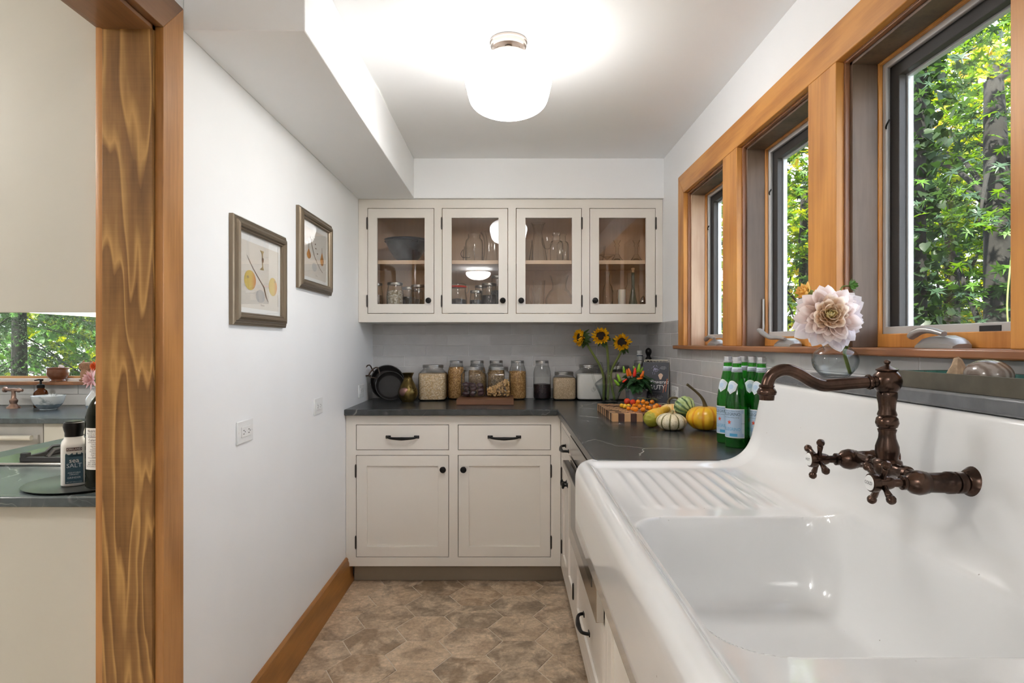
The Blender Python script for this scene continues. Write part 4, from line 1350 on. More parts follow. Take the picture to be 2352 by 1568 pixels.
# ---- black steel pans leaning in the corner
def pan(label, loc, rot, r, depth, loops):
    p = thing('black_pan', label, 'pan', loc, rot=rot, group='black pans in the corner')
    prof = [(0.0, 0.0), (r * 0.74, 0.0), (r * 0.80, 0.004), (r * 0.96, depth), (r, depth + 0.002), (r, depth + 0.004), (r * 0.95, depth + 0.003), (r * 0.78, 0.006), (r * 0.72, 0.003), (0.0, 0.003)]
    MB().lathe(prof, 48).build('pan_body', 'pan_black', p, smooth=40)
    for a in loops:
        c, s_ = math.cos(a), math.sin(a)
        pts = []
        for k in range(13):
            t = -1 + 2 * k / 12
            rad = r * 0.94 + 0.058 * math.cos(t * PI / 2) ** 0.7
            off = 0.030 * math.sin(t * PI) * 1.0 + 0.012 * t
            pts.append((c * rad - s_ * off, s_ * rad + c * off, depth - 0.004))
        MB().tube(pts, 0.0042, 8).build('handle', 'rust_wire', p, smooth=60)
pan('larger black steel pan leaning in the corner behind a smaller one', (-0.735, 3.725, ZCT + 0.0975), (math.radians(74), math.radians(26), math.radians(14)), 0.105, 0.038, [PI * 0.97])
pan('smaller black steel pan leaning in front of the larger pan', (-0.705, 3.672, ZCT + 0.083), (math.radians(72), math.radians(26), math.radians(10)), 0.088, 0.026, [PI * 0.92])

def _brass():
    n = N('aged_brass')
    v = n.coord()
    a = n.noise(v, 9, 4)
    c = n.ramp(a, [(0.3, (0.05, 0.035, 0.010)), (0.55, (0.17, 0.115, 0.035)), (0.75, (0.30, 0.21, 0.075))])
    n.bsdf(c, n.ramp(n.noise(v, 20, 3), [(0.3, 0.22), (0.7, 0.45)]), 0.85)
    M['aged_brass'] = n.m
_brass()
plain('copper_spot', (0.22, 0.12, 0.10), 0.3, 0.8)
bv = thing('brass_vase', 'small aged brass vase with flared neck beside the black pans', 'vase', (-0.583, 3.585, ZCT))
MB().shell(smoothprof([(0.0, 0.001), (0.030, 0.0), (0.036, 0.004), (0.048, 0.020), (0.0565, 0.045), (0.055, 0.068), (0.044, 0.095), (0.030, 0.122), (0.0245, 0.138), (0.027, 0.152), (0.035, 0.167), (0.0365, 0.168)], 4), 40).build('body', 'aged_brass', bv, smooth=60)
MB().ball((-0.012, -0.046, 0.060), 1, 20, 10, 0.031, 0.011, 0.027).build('medallion', 'copper_spot', bv, smooth=True)
# ================================================================ things on the right-hand counter
def place(o, loc, zdir, spin=0.0, scale=1.0):
    """orient an object so its local +Z points along zdir"""
    q = Vector((0, 0, 1)).rotation_difference(Vector(zdir).normalized()) @ Quaternion((0, 0, 1), spin)
    o.matrix_local = Matrix.Translation(loc) @ q.to_matrix().to_4x4() @ Matrix.Scale(scale, 4)
    return o

def petal_mesh(name, L, W, curl=0.2, cup=0.3, tip=0.55, nu=5, nv=7, mat=None, root=0.25):
    """petal lying along +X from the origin, cupped across, curling up (+Z) along its length"""
    vs, fs = [], []
    for i in range(nv + 1):
        t = i / nv
        w_ = W * (root + (1 - root) * math.sin(min(1, t / tip) * PI / 2)) if t < tip else W * math.cos((t - tip) / (1 - tip) * PI / 2) ** 0.8
        for k in range(nu):
            s_ = -1 + 2 * k / (nu - 1)
            vs.append((L * t, w_ * s_ / 2, curl * L * t * t + cup * W * (s_ * s_ - 0.3) * math.sin(PI * min(1, t * 1.1)) * 0.5))
    for i in range(nv):
        for k in range(nu - 1):
            fs.append((i * nu + k, i * nu + k + 1, (i + 1) * nu + k + 1, (i + 1) * nu + k))
    me = bpy.data.meshes.new(name)
    me.from_pydata(vs, [], fs)
    me.update()
    me.shade_smooth()
    if mat:
        me.materials.append(M[mat])
    return me

# ---- glass pitcher
pt = thing('glass_pitcher', 'clear glass pitcher of water holding three sunflowers', 'pitcher', (0.585, 3.575, ZCT))
MB().shell(smoothprof([(0.0, 0.004), (0.044, 0.003), (0.047, 0.010), (0.060, 0.045), (0.079, 0.085), (0.0845, 0.100), (0.081, 0.112), (0.062, 0.128), (0.043, 0.142), (0.038, 0.158), (0.039, 0.185), (0.046, 0.212), (0.058, 0.232)], 4), 48).build('body', 'glass_clear', pt, smooth=50)
MB().lathe([(0.0, 0.006), (0.043, 0.006), (0.058, 0.045), (0.077, 0.085), (0.082, 0.099), (0.0, 0.099)], 40).build('water', 'water', pt, smooth=40)
MB().tube(smoothpath([(-0.048, -0.01, 0.206), (-0.072, -0.018, 0.220), (-0.096, -0.024, 0.212), (-0.106, -0.026, 0.185), (-0.100, -0.026, 0.150), (-0.090, -0.026, 0.118), (-0.086, -0.024, 0.098), (-0.094, -0.022, 0.082), (-0.084, -0.020, 0.074)], 5), 0.0062, 12).build('handle', 'glass', pt, smooth=60)
MB().tube(smoothpath([(-0.092, -0.022, 0.082), (-0.103, -0.024, 0.078), (-0.104, -0.024, 0.067), (-0.095, -0.022, 0.064), (-0.090, -0.020, 0.072)], 5), 0.0045, 10).build('handle_curl', 'glass', pt, smooth=60)

# ---- sunflowers
plain('sun_disc', (0.010, 0.005, 0.002), 0.9)
sp_long = petal_mesh('petal', 0.030, 0.0135, 0.35, 0.5, 0.45, 4, 5, 'petal_yellow', 0.5)
sp_curl = petal_mesh('petal', 0.022, 0.0140, 1.1, 0.7, 0.5, 4, 6, 'petal_yellow', 0.5)
sepal = petal_mesh('sepal', 0.036, 0.013, -0.25, 0.2, 0.3, 3, 4, 'leaf_sepal', 0.7)
sleaf = petal_mesh('leaf', 0.055, 0.030, -0.3, 0.2, 0.4, 4, 5, 'leaf_sepal', 0.4)
def sunflower(label, head, facing, foot, mids, seed, hue=1.0):
    rg = random.Random(seed)
    t = thing('sunflower', label, 'flower', head, group='sunflowers in the pitcher')
    f = Vector(facing).normalized()
    H = Vector(head)
    dsk = MB().lathe([(0.0, 0.002), (0.010, 0.0045), (0.020, 0.008), (0.0275, 0.006), (0.029, -0.004), (0.018, -0.014), (0.006, -0.020), (0.0, -0.020)], 32).build('disc', 'sun_disc', t, smooth=40)
    place(dsk, (0, 0, 0), f)
    rot = Vector((0, 0, 1)).rotation_difference(f)
    for ring, (n, r0, el, me, sc) in enumerate(((21, 0.025, 0.15, sp_long, 1.0), (19, 0.025, 0.50, sp_curl, 1.0), (17, 0.026, 0.85, sp_curl, 0.8))):
        for k in range(n):
            a = 2 * PI * (k + 0.5 * ring) / n + rg.uniform(-0.08, 0.08)
            o = mesh_obj('petal', me, None, t)
            m = Matrix.Rotation(a, 4, 'Z') @ Matrix.Translation((r0, 0, 0.002 * ring)) @ Matrix.Rotation(-el + rg.uniform(-0.35, 0.35), 4, 'Y') @ Matrix.Rotation(rg.uniform(-0.8, 0.8), 4, 'X') @ Matrix.Scale(sc * rg.uniform(0.85, 1.1), 4)
            o.matrix_local = rot.to_matrix().to_4x4() @ m
    for k in range(30):
        a = 2 * PI * k / 15 + rg.uniform(-0.15, 0.15)
        o = mesh_obj('sepal', sepal, None, t)
        m = Matrix.Rotation(a, 4, 'Z') @ Matrix.Translation((0.020, 0, -0.010)) @ Matrix.Rotation(rg.uniform(0.0, 1.3), 4, 'Y') @ Matrix.Scale(rg.uniform(0.9, 1.45), 4)
        o.matrix_local = rot.to_matrix().to_4x4() @ m
    back = -f * 0.018
    pts = [back] + [Vector(p) - H for p in mids] + [Vector(foot) - H]
    MB().tube(smoothpath(pts, 6), 0.0068, 10).build('stem', 'stem_green', t, smooth=True)
    for k in range(2):
        o = mesh_obj('leaf', sleaf, None, t)
        p = pts[0].lerp(pts[1], 0.25 + 0.2 * k)
        o.matrix_local = Matrix.Translation(p) @ Euler((rg.uniform(-0.5, 0.5), 0.6, rg.uniform(-2.5, 0.6))).to_matrix().to_4x4() @ Matrix.Scale(0.75, 4)
sunflower('sunflower on the left of the pitcher turned away to the left', (0.413, 3.555, 1.290), (-0.86, -0.48, 0.06), (0.548, 3.57, ZCT + 0.012), [(0.470, 3.57, 1.225), (0.545, 3.575, 1.085)], 1)
sunflower('tallest sunflower in the middle of the pitcher facing the room', (0.528, 3.535, 1.298), (-0.16, -0.95, 0.24), (0.572, 3.565, ZCT + 0.014), [(0.565, 3.56, 1.245), (0.578, 3.575, 1.08)], 2)
sunflower('drooping sunflower on the right of the pitcher', (0.648, 3.520, 1.262), (-0.30, -0.90, 0.22), (0.612, 3.572, ZCT + 0.014), [(0.640, 3.555, 1.195), (0.592, 3.578, 1.08)], 3)

# ---- ornamental pepper plant
plain('pot_grey', (0.12, 0.125, 0.14), 0.5)
plain('pepper_red', (0.72, 0.03, 0.012), 0.22)
plain('pepper_orange', (0.80, 0.17, 0.015), 0.22)
plain('pepper_green', (0.22, 0.42, 0.03), 0.25)
plain('potting_soil', (0.02, 0.015, 0.012), 0.95)
pp = thing('pepper_plant', 'ornamental pepper plant with red and orange chillies in a grey pot', 'potted plant', (0.664, 3.215, ZCT))
PROFP = [(0.0, 0.0), (0.043, 0.0), (0.051, 0.094), (0.055, 0.096), (0.055, 0.106), (0.049, 0.106), (0.047, 0.092), (0.0, 0.092)]
MB().lathe(PROFP, 32, sq=3.5).build('pot', 'pot_grey', pp, smooth=40)
MB().lathe([(0.0, 0.096), (0.046, 0.094), (0.046, 0.091), (0.0, 0.091)], 24, sq=3.0).build('soil', 'potting_soil', pp)
lf = petal_mesh('leaf', 0.062, 0.029, -0.28, 0.25, 0.42, 4, 6, 'leaf_plant', 0.15)
rg = random.Random(12)
for k in range(8):
    a = 2 * PI * k / 8
    tip = (0.035 * math.cos(a), 0.030 * math.sin(a), 0.16 + 0.02 * (k % 3))
    MB().tube(smoothpath([(0, 0, 0.09), (tip[0] * 0.4, tip[1] * 0.4, 0.12), tip], 4), 0.0022, 6).build('stem', 'leaf_plant', pp, smooth=True)
for k in range(120):
    a = rg.uniform(0, 2 * PI)
    ring = rg.random()
    z = 0.100 + 0.072 * ring + rg.uniform(-0.008, 0.012)
    r0 = 0.012 + 0.042 * (1 - abs(ring - 0.4)) * rg.random()
    o = mesh_obj('leaf', lf, None, pp)
    s_ = rg.uniform(0.65, 1.1)
    o.matrix_local = Matrix.Translation((r0 * math.cos(a) * 1.1, r0 * math.sin(a) * 0.9, z)) @ Matrix.Rotation(a + rg.uniform(-0.5, 0.5), 4, 'Z') @ Matrix.Rotation(rg.uniform(-0.35, 0.55), 4, 'Y') @ Matrix.Rotation(rg.uniform(-0.5, 0.5), 4, 'X') @ Matrix.Scale(s_, 4)
pep = {}
for c in ('red', 'orange', 'green'):
    me_o = MB().lathe([(0.0, 0.0), (0.0055, 0.002), (0.0075, 0.009), (0.0070, 0.020), (0.0045, 0.034), (0.0, 0.042)], 12)
    m_ = bpy.data.meshes.new('pepper')
    m_.from_pydata(me_o.v, [], me_o.f)
    m_.materials.append(M['pepper_' + c])
    m_.shade_smooth()
    pep[c] = m_
PEP = [(-0.018, -0.035, 0.178, 'red', 0.1, 1.25), (-0.034, -0.030, 0.182, 'orange', -0.3, 1.1), (-0.046, -0.020, 0.180, 'orange', -0.2, 1.0), (-0.006, -0.040, 0.168, 'orange', 1.4, 0.8),
       (0.014, -0.036, 0.176, 'orange', 0.5, 0.95), (0.026, -0.034, 0.176, 'orange', 0.0, 0.9), (-0.075, -0.020, 0.150, 'red', 0.9, 0.75), (-0.085, -0.012, 0.150, 'green', -0.35, 1.2), (-0.060, 0.0, 0.195, 'green', -0.2, 1.0),
       (0.0, -0.012, 0.195, 'green', -0.45, 1.15), (0.010, -0.004, 0.200, 'green', 0.1, 1.2), (-0.092, -0.02, 0.132, 'green', -0.7, 1.1), (0.02, 0.012, 0.196, 'green', 0.5, 0.9)]
for (x, y, z, c, t, s_) in PEP:
    o = mesh_obj('pepper', pep[c], None, pp)
    o.matrix_local = Matrix.Translation((x, y, z - 0.012)) @ Euler((0.15, t, 0)).to_matrix().to_4x4() @ Matrix.Scale(s_, 4)

# ---- cookbook on a wire stand
plain('cover_navy', (0.018, 0.020, 0.032), 0.4)
plain('page_edge', (0.72, 0.69, 0.63), 0.8)
plain('splash_lilac', (0.42, 0.40, 0.58), 0.7)
plain('splash_peach', (0.70, 0.50, 0.38), 0.7)
plain('splash_orange', (0.60, 0.16, 0.06), 0.7)
plain('stand_wire', (0.50, 0.45, 0.36), 0.4, 0.5)
BR = -math.radians(27)
tilt = math.radians(-12)
bs = thing('book_stand', 'cream scrolled metal stand propping up the dark cookbook', 'book stand', (0.778, 3.290, ZCT), rot=(tilt, 0, BR))
# lattice back of crossed wires inside a frame, with a lip in front
MB().frame(0.030, 0.034, -0.077, 0.083, 0.020, 0.262, 0.004, 'Y').build('frame', 'stand_wire', bs, bevel=0.001)
for k in range(9):
    x = -0.066 + k * 0.0175
    MB().tube([(x - 0.0085, 0.032, 0.237), (x, 0.032, 0.259), (x + 0.0085, 0.032, 0.237)], 0.0018, 6).build('scroll', 'stand_wire', bs, smooth=True)
for k in range(13):
    z = 0.036 + k * 0.0175
    MB().tube(smoothpath([(0.066, 0.032, z - 0.008), (0.078, 0.032, z), (0.066, 0.032, z + 0.008)], 4), 0.0018, 6).build('scroll', 'stand_wire', bs, smooth=True)
MB().box(-0.075, 0.080, -0.012, 0.032, 0.017, 0.021).build('shelf', 'stand_wire', bs, bevel=0.001)
MB().box(-0.075, 0.080, -0.014, -0.011, 0.017, 0.030).build('lip', 'stand_wire', bs, bevel=0.001)
for s_ in (-1, 1):
    MB().tube([(s_ * 0.060, -0.008, 0.018), (s_ * 0.060, -0.006, 0.002)], 0.003, 8).build('foot', 'stand_wire', bs)
MB().tube([(0, 0.032, 0.18), (0, 0.062, 0.018)], 0.003, 8).build('rear_strut', 'stand_wire', bs)
bk = thing('cookbook', 'dark navy cookbook with white lettering propped beside the pepper plant', 'book', (0.7755, 3.2875, ZCT + 0.0225), rot=(tilt, 0, BR))
hb_, hw_ = 0.218, 0.068
MB().box(-hw_, hw_, -0.0075, 0.026, 0.003, hb_ - 0.003).build('pages', 'page_edge', bk)
MB().box(-hw_ - 0.002, hw_ + 0.002, -0.0090, -0.0075, 0, hb_).build('front_cover', 'cover_navy', bk, bevel=0.0004)
MB().box(-hw_ - 0.002, hw_ + 0.002, 0.026, 0.0275, 0, hb_).build('back_cover', 'cover_navy', bk, bevel=0.0004)
MB().box(-hw_ - 0.0035, -hw_ - 0.002, -0.0090, 0.0275, 0, hb_).build('spine', 'cover_navy', bk, bevel=0.0004)
FY = -0.0093
lettering('lettering', 'Powered', 0.030, 'paper_white', bk, (0.022, FY, 0.112), shear=0.35, sx=0.9)
lettering('lettering', 'BEAUTY', 0.036, 'paper_white', bk, (-0.004, FY, 0.082), sx=0.92)
lettering('lettering', 'plant', 0.018, 'paper_white', bk, (-0.036, FY, 0.118), shear=0.3)
lettering('lettering', 'the essential guide to\nusing natural ingredients\nfor health, wellness\nand beauty', 0.0078, 'print_grey', bk, (0.006, FY, 0.030))
lettering('lettering', 'with recipes for every day', 0.0055, 'print_grey', bk, (0.004, FY, 0.060))
lettering('lettering', 'a beautiful\nlook at plants\nand skin', 0.0062, 'print_grey', bk, (0.040, FY, 0.188))
rg = random.Random(5)
mb = MB()
for k in range(90):
    a, r = rg.uniform(0, 2 * PI), abs(rg.gauss(0, 0.014))
    x, z, q = -0.002 + r * math.cos(a) * 1.1, 0.180 + r * math.sin(a), rg.uniform(0.0006, 0.0018)
    mb.add([(x + q * math.cos(t), FY, z + q * math.sin(t)) for t in (0.3, 1.5, 2.8, 4.1, 5.4)], [(0, 1, 2, 3, 4)])
o = mb.build('printed_spray', 'splash_lilac', bk)
o['kind'] = 'stuff'
MB().add([(0.028 + 0.011 * math.cos(t) * (1 + 0.3 * math.sin(3 * t)), FY, 0.142 + 0.017 * math.sin(t)) for t in np.linspace(0, 6.0, 14)], [tuple(range(14))]).build('printed_petals', 'splash_peach', bk)
MB().add([(0.062, FY - 0.0001, 0.13), (0.066, FY - 0.0001, 0.13), (0.060, FY - 0.0001, 0.062), (0.056, FY - 0.0001, 0.060)], [(0, 1, 2, 3)]).build('printed_stroke', 'splash_orange', bk)
MB().add([(0.050, FY - 0.0001, 0.10), (0.053, FY - 0.0001, 0.10), (0.046, FY - 0.0001, 0.055), (0.043, FY - 0.0001, 0.055)], [(0, 1, 2, 3)]).build('printed_stroke', 'splash_orange', bk)

# ---- corner: mason jar with a supplement bottle on its lid, pepper mill
j = thing('storage_jar', 'tall mason jar in the corner under a small white bottle', 'jar', (0.806, 3.772, ZCT), group=JG); mason(j, fill='coffee', level=0.6)
pb = thing('pill_bottle', 'small white supplement bottle standing on a jar lid in the corner', 'bottle', (0.800, 3.770, ZCT + 0.2356))
MB().lathe([(0.0, 0.0), (0.016, 0.0), (0.0175, 0.002), (0.0175, 0.038), (0.013, 0.043), (0.013, 0.045), (0.0, 0.045)], 28).build('body', 'white_plastic', pb, smooth=40)
MB().lathe([(0.0, 0.0), (0.0155, 0.0), (0.0155, 0.014), (0.0145, 0.0155), (0.0, 0.0155)], 28, (0, 0, 0.0445)).build('cap', 'white_plastic', pb, smooth=40)
band(0.0178, -2.5, 2.5, 0.026, 0.032).build('label_stripe', 'ink_navy', pb)
lettering('lettering', 'VITAMIN', 0.006, 'ink_navy', pb, (0, 0, 0), bend=(0.0178, -0.2, 0.016))
pm = thing('pepper_mill', 'tall black pepper mill in the tiled corner', 'pepper mill', (0.824, 3.640, ZCT))
MB().lathe(smoothprof([(0.0, 0.0), (0.024, 0.0), (0.025, 0.01), (0.021, 0.06), (0.015, 0.12), (0.014, 0.18), (0.017, 0.235), (0.018, 0.25), (0.011, 0.262), (0.013, 0.272), (0.018, 0.286), (0.016, 0.302), (0.006, 0.312), (0.0, 0.313)], 4), 28).build('body', 'black_iron', pm, smooth=60)

# ---- end-grain chequered cutting board
cb = thing('cutting_board', 'chequered end-grain cutting board holding the cherry tomatoes', 'cutting board', (0.4500, 2.68, ZCT))
nx, ny = 12, 15
bw_, bd_, bh_ = 0.0265, 0.0300, 0.034
core = MB().box(0.001, nx * bw_ - 0.001, 0.001, ny * bd_ - 0.001, 0.001, bh_ - 0.0012).build('glue_core', 'block_dark', cb)
blk = None
bmeshes = {}
rg = random.Random(8)
tones = ['light', 'mid', 'dark', 'mid', 'light', 'dark']
for i in range(nx):
    for jx in range(ny):
        border = False
        if (i + jx) % 2 == 0:
            tone = 'light' if rg.random() < 0.62 else 'mid'
        else:
            tone = 'dark' if rg.random() < 0.7 else 'mid'
        if tone not in bmeshes:
            q = 0.0003
            t_ = MB().box(q, bw_ - q, q, bd_ - q, 0, bh_)
            m_ = bpy.data.meshes.new('block')
            m_.from_pydata(t_.v, [], t_.f)
            m_.materials.append(M['block_' + tone])
            bmeshes[tone] = m_
        o = mesh_obj('block', bmeshes[tone], None, cb)
        o.location = (i * bw_, jx * bd_, rg.uniform(-0.0001, 0.0002))

# ---- cherry tomatoes
plain('tomato_red', (0.66, 0.045, 0.012), 0.16)
plain('tomato_orange', (0.80, 0.24, 0.008), 0.16)
plain('tomato_yellow', (0.76, 0.42, 0.015), 0.16)
plain('calyx', (0.10, 0.11, 0.03), 0.7)
BTOP = ZCT + bh_ + 0.0003
TOM = [(0.5933, 3.090, 0.016, 'r', 0), (0.6147, 3.055, 0.0148, 'r', 0), (0.640, 3.075, 0.0115, 'r', 0), (0.5386, 2.941, 0.0101, 'y', 0), (0.5447, 2.888, 0.0115, 'y', 0), (0.5665, 2.918, 0.0104, 'y', 0), (0.5469, 2.8181, 0.0093, 'o', 0),
       (0.5640, 2.8069, 0.0097, 'o', 0), (0.5677, 2.767, 0.0114, 'o', 0), (0.5963, 2.941, 0.0091, 'o', 0), (0.6235, 2.985, 0.0114, 'o', 0), (0.6185, 2.950, 0.0105, 'o', 0.017), (0.6155, 2.903, 0.010, 'o', 0), (0.599, 2.753, 0.011, 'o', 0),
       (0.6376, 2.912, 0.009, 'o', 0), (0.6400, 2.940, 0.0112, 'o', 0.017), (0.6640, 2.965, 0.0107, 'o', 0.008), (0.6700, 3.000, 0.0104, 'o', 0), (0.6840, 2.945, 0.0108, 'o', 0.016), (0.6466, 2.829, 0.0097, 'o', 0), (0.6640, 2.806, 0.0112, 'g', 0),
       (0.6850, 2.857, 0.0114, 'g', 0), (0.6459, 2.869, 0.0095, 'o', 0), (0.7050, 2.885, 0.0093, 'r', 0)]
desc = {'r': 'red', 'y': 'yellow', 'o': 'orange', 'g': 'orange plum-shaped'}
tmat = {'r': 'tomato_red', 'y': 'tomato_yellow', 'o': 'tomato_orange', 'g': 'tomato_orange'}
TLAB = ['largest red cherry tomato at the back of the cutting board', 'second red cherry tomato beside the largest red one', 'red cherry tomato half hidden behind the orange ones', 'leftmost yellow cherry tomato on the cutting board', 'second yellow cherry tomato from the left', 'third yellow cherry tomato from the left',
        'small orange tomato at the left end of the front row', 'orange tomato just behind the oval one at the front left', 'oval orange cherry tomato at the front left of the pile', 'orange tomato behind the front row next to the yellow ones', 'big orange cherry tomato in front of the second red one', 'orange tomato stacked on top at the left of the vine', 'orange tomato in the second row below the vine tip',
        'round orange cherry tomato nearest the board front edge', 'smallest orange tomato tucked under the vine', 'orange tomato stacked on top under the middle of the vine', 'orange tomato right of the stacked one under the vine', 'orange tomato at the back right of the pile', 'orange tomato stacked highest at the right end of the vine', 'round orange tomato left of the two plum-shaped ones', 'upright plum-shaped orange tomato at the front right', 'upright plum-shaped orange tomato at the right end',
        'orange tomato behind the round one beside the plum-shaped pair', 'small dark red tomato at the right end of the pile']
rg = random.Random(9)
tm_cache = {}
for k, (x, y, r, c, dz) in enumerate(TOM):
    lab = TLAB[k]
    hgt = 1.3 if c == 'g' else (0.95 if k != 8 else 0.95)
    t = thing('cherry_tomato', lab, 'tomato', (x, y, BTOP + dz), rg.uniform(0, 6), group='cherry tomatoes on the cutting board')
    key = (c,)
    if key not in tm_cache:
        t_ = MB().ball((0, 0, 1.0 if c != 'g' else 1.3), 1, 18, 12, 1, 1, 1.0 if c != 'g' else 1.3)
        m_ = bpy.data.meshes.new('skin')
        m_.from_pydata(t_.v, [], t_.f)
        m_.shade_smooth()
        m_.materials.append(M[tmat[c]])
        tm_cache[key] = m_
    o = mesh_obj('skin', tm_cache[key], None, t)
    o.scale = (r * (1.25 if k == 8 else 1), r, r * 0.97)
    cal = MB()
    zt = r * (2.52 if c == 'g' else 1.94)
    for q in range(5):
        a = 2 * PI * q / 5
        cal.add([(0, 0, zt + 0.0005), (r * 0.5 * math.cos(a - 0.35), r * 0.5 * math.sin(a - 0.35), zt + 0.0002), (r * 0.75 * math.cos(a), r * 0.75 * math.sin(a), zt + 0.0010), (r * 0.5 * math.cos(a + 0.35), r * 0.5 * math.sin(a + 0.35), zt + 0.0002)], [(0, 1, 2, 3)])
    if c == 'o' and k % 2 == 0:
        cal.build('calyx', 'calyx', t)
vn = thing('tomato_vine', 'dry green vine stalk lying over the orange cherry tomatoes', 'vine', (0.640, 2.945, BTOP + 0.040))
MB().tube(smoothpath([(-0.020, 0.03, 0.0), (0.0, 0.01, 0.004), (0.022, 0.0, 0.002), (0.045, -0.005, 0.004), (0.070, -0.012, -0.002)], 5), 0.0016, 6).build('stalk', 'calyx', vn, smooth=True)
for (a, b) in (((0.0, 0.01, 0.004), (-0.010, -0.012, -0.006)), ((0.022, 0.0, 0.002), (0.018, -0.022, -0.010)), ((0.030, 0.0, 0.003), (0.040, -0.018, 0.006)), ((0.045, -0.005, 0.004), (0.052, 0.012, 0.008)), ((0.055, -0.008, 0.002), (0.062, -0.028, -0.008)), ((0.010, 0.005, 0.004), (0.006, 0.02, 0.010))):
    MB().tube([a, b], 0.0012, 5).build('twig', 'calyx', vn, smooth=True)

# ---- gourds and small pumpkins
def ribbed(name, base, stripe, n_, wdt, alt=None, speck=None, rough=0.3, warp=0.0, z_fade=None):
    """skin striped along the meridians (angle about local Z)"""
    n = N(name)
    tc = n.n('TexCoord').outputs['Object']
    sp_ = n.n('SeparateXYZ', i={0: tc})
    at = n.math('ARCTAN2', sp_.outputs[1], sp_.outputs[0])
    if warp:
        at = n.math('ADD', at, n.math('MULTIPLY', n.noise(tc, 40, 3), warp))
    c_ = n.math('COSINE', n.math('MULTIPLY', at, float(n_)))
    f = n.ramp(n.math('MULTIPLY', n.math('ADD', c_, 1.0), 0.5), [(0.0, 1.0), (wdt, 0.7), (wdt * 2, 0.0)])
    col = base
    if alt:
        col = n.mix(n.ramp(n.noise(tc, 22, 3), [(0.4, 0.0), (0.65, 1.0)]), base, alt)
    col = n.mix(f, col, stripe)
    if speck:
        s_ = n.ramp(n.noise(tc, 230, 3), [(0.60, 0.0), (0.66, 0.8)])
        col = n.mix(s_, col, speck)
    n.bsdf(col, rough, 0, n.bump(n.noise(tc, 120, 3), 0.1, 0.001))
    M[name] = n.m
ribbed('skin_yellow', (0.80, 0.45, 0.02), (0.72, 0.28, 0.01), 10, 0.10, (0.85, 0.52, 0.035))
ribbed('skin_cream', (0.76, 0.66, 0.44), (0.14, 0.12, 0.02), 10, 0.07, (0.80, 0.72, 0.54), (0.28, 0.17, 0.03), warp=0.06)
ribbed('skin_pale', (0.84, 0.60, 0.25), (0.78, 0.38, 0.10), 9, 0.08, (0.86, 0.66, 0.32))
ribbed('skin_green', (0.50, 0.62, 0.32), (0.04, 0.10, 0.03), 10, 0.28, (0.32, 0.42, 0.12), None, 0.35, 0.25)
def _crook():
    n = N('skin_crook')
    tc = n.n('TexCoord').outputs['Object']
    x = n.n('SeparateXYZ', i={0: tc}).outputs[2]
    g = n.ramp(n.math('ADD', n.math('MULTIPLY', x, 18.0), n.noise(tc, 60, 3)), [(0.25, 0.8), (0.62, 0.0)])
    col = n.mix(n.ramp(n.noise(tc, 45, 3), [(0.4, 0.0), (0.6, 1.0)]), (0.78, 0.42, 0.02), (0.82, 0.50, 0.06))
    col = n.mix(g, col, (0.24, 0.30, 0.03))
    n.bsdf(col, 0.35, 0, n.bump(n.noise(tc, 70, 4), 0.7, 0.006))
    M['skin_crook'] = n.m
_crook()
plain('gourd_stem', (0.10, 0.075, 0.035), 0.8)
plain('gourd_stem_pale', (0.42, 0.36, 0.18), 0.8)
def pumpkin_profile(r, h, dip=0.12):
    pts = []
    for k in range(15):
        a = -PI / 2 + PI * k / 14
        pts.append((r * math.cos(a) ** 0.75 if abs(math.cos(a)) > 1e-4 else 0.0, h / 2 + h / 2 * math.sin(a)))
    pts[0] = (0.0, h * dip * 0.6)
    pts[1] = (r * 0.25, h * 0.015)
    pts[-1] = (0.0, h * (1 - dip))
    pts[-2] = (r * 0.22, h * 0.985)
    return pts
def pumpkin(label, loc, r, h, mat, ribs, stem, depth=0.035, rot=(0, 0, 0), stem_mat='gourd_stem', srad=(0.010, 0.006, 0.004)):
    t = thing('pumpkin', label, 'pumpkin', loc, rot=rot, group='gourds and pumpkins on the counter')
    MB().lathe(pumpkin_profile(r, h), 96, flute=depth, nfl=ribs).build('skin', mat, t, smooth=True)
    path = smoothpath(stem, 4)
    rads = list(np.interp(np.linspace(0, 1, len(path)), np.linspace(0, 1, len(srad)), srad))
    MB().tube(path, rads, 10).build('stem', stem_mat, t, smooth=50)
    return t
pumpkin('small cream pumpkin with green stripes and speckles at the front', (0.638, 2.425, ZCT), 0.0570, 0.066, 'skin_cream', 10, [(0, 0, 0.054), (0.001, -0.002, 0.066), (0.003, -0.005, 0.078)], rot=(0.05, 0, 0.3), stem_mat='gourd_stem_pale', srad=(0.007, 0.005, 0.006))
pumpkin('round yellow pumpkin with a long curved stem next to the green bottles', (0.772, 2.425, ZCT), 0.0715, 0.094, 'skin_yellow', 10, [(0, 0, 0.080), (-0.004, 0, 0.105), (-0.018, 0.0, 0.130), (-0.045, 0.0, 0.155), (-0.078, 0.0, 0.180)], srad=(0.012, 0.007, 0.005, 0.0045, 0.005), rot=(0, 0, 0.2))
pumpkin('pale peach pumpkin with a hooked stem behind the yellow gourd', (0.692, 2.622, ZCT), 0.052, 0.084, 'skin_pale', 9, [(-0.004, 0, 0.066), (-0.014, 0.004, 0.090), (-0.002, 0.006, 0.106), (0.022, 0.006, 0.108), (0.040, 0.004, 0.092)], srad=(0.008, 0.005, 0.0045, 0.005), rot=(0, 0.0, 0))
gg = thing('gourd', 'warty green and white striped gourd on top of the other gourds', 'gourd', (0.722, 2.530, ZCT + 0.0800), rot=(-1.05, -0.35, 0.3), group='gourds and pumpkins on the counter')
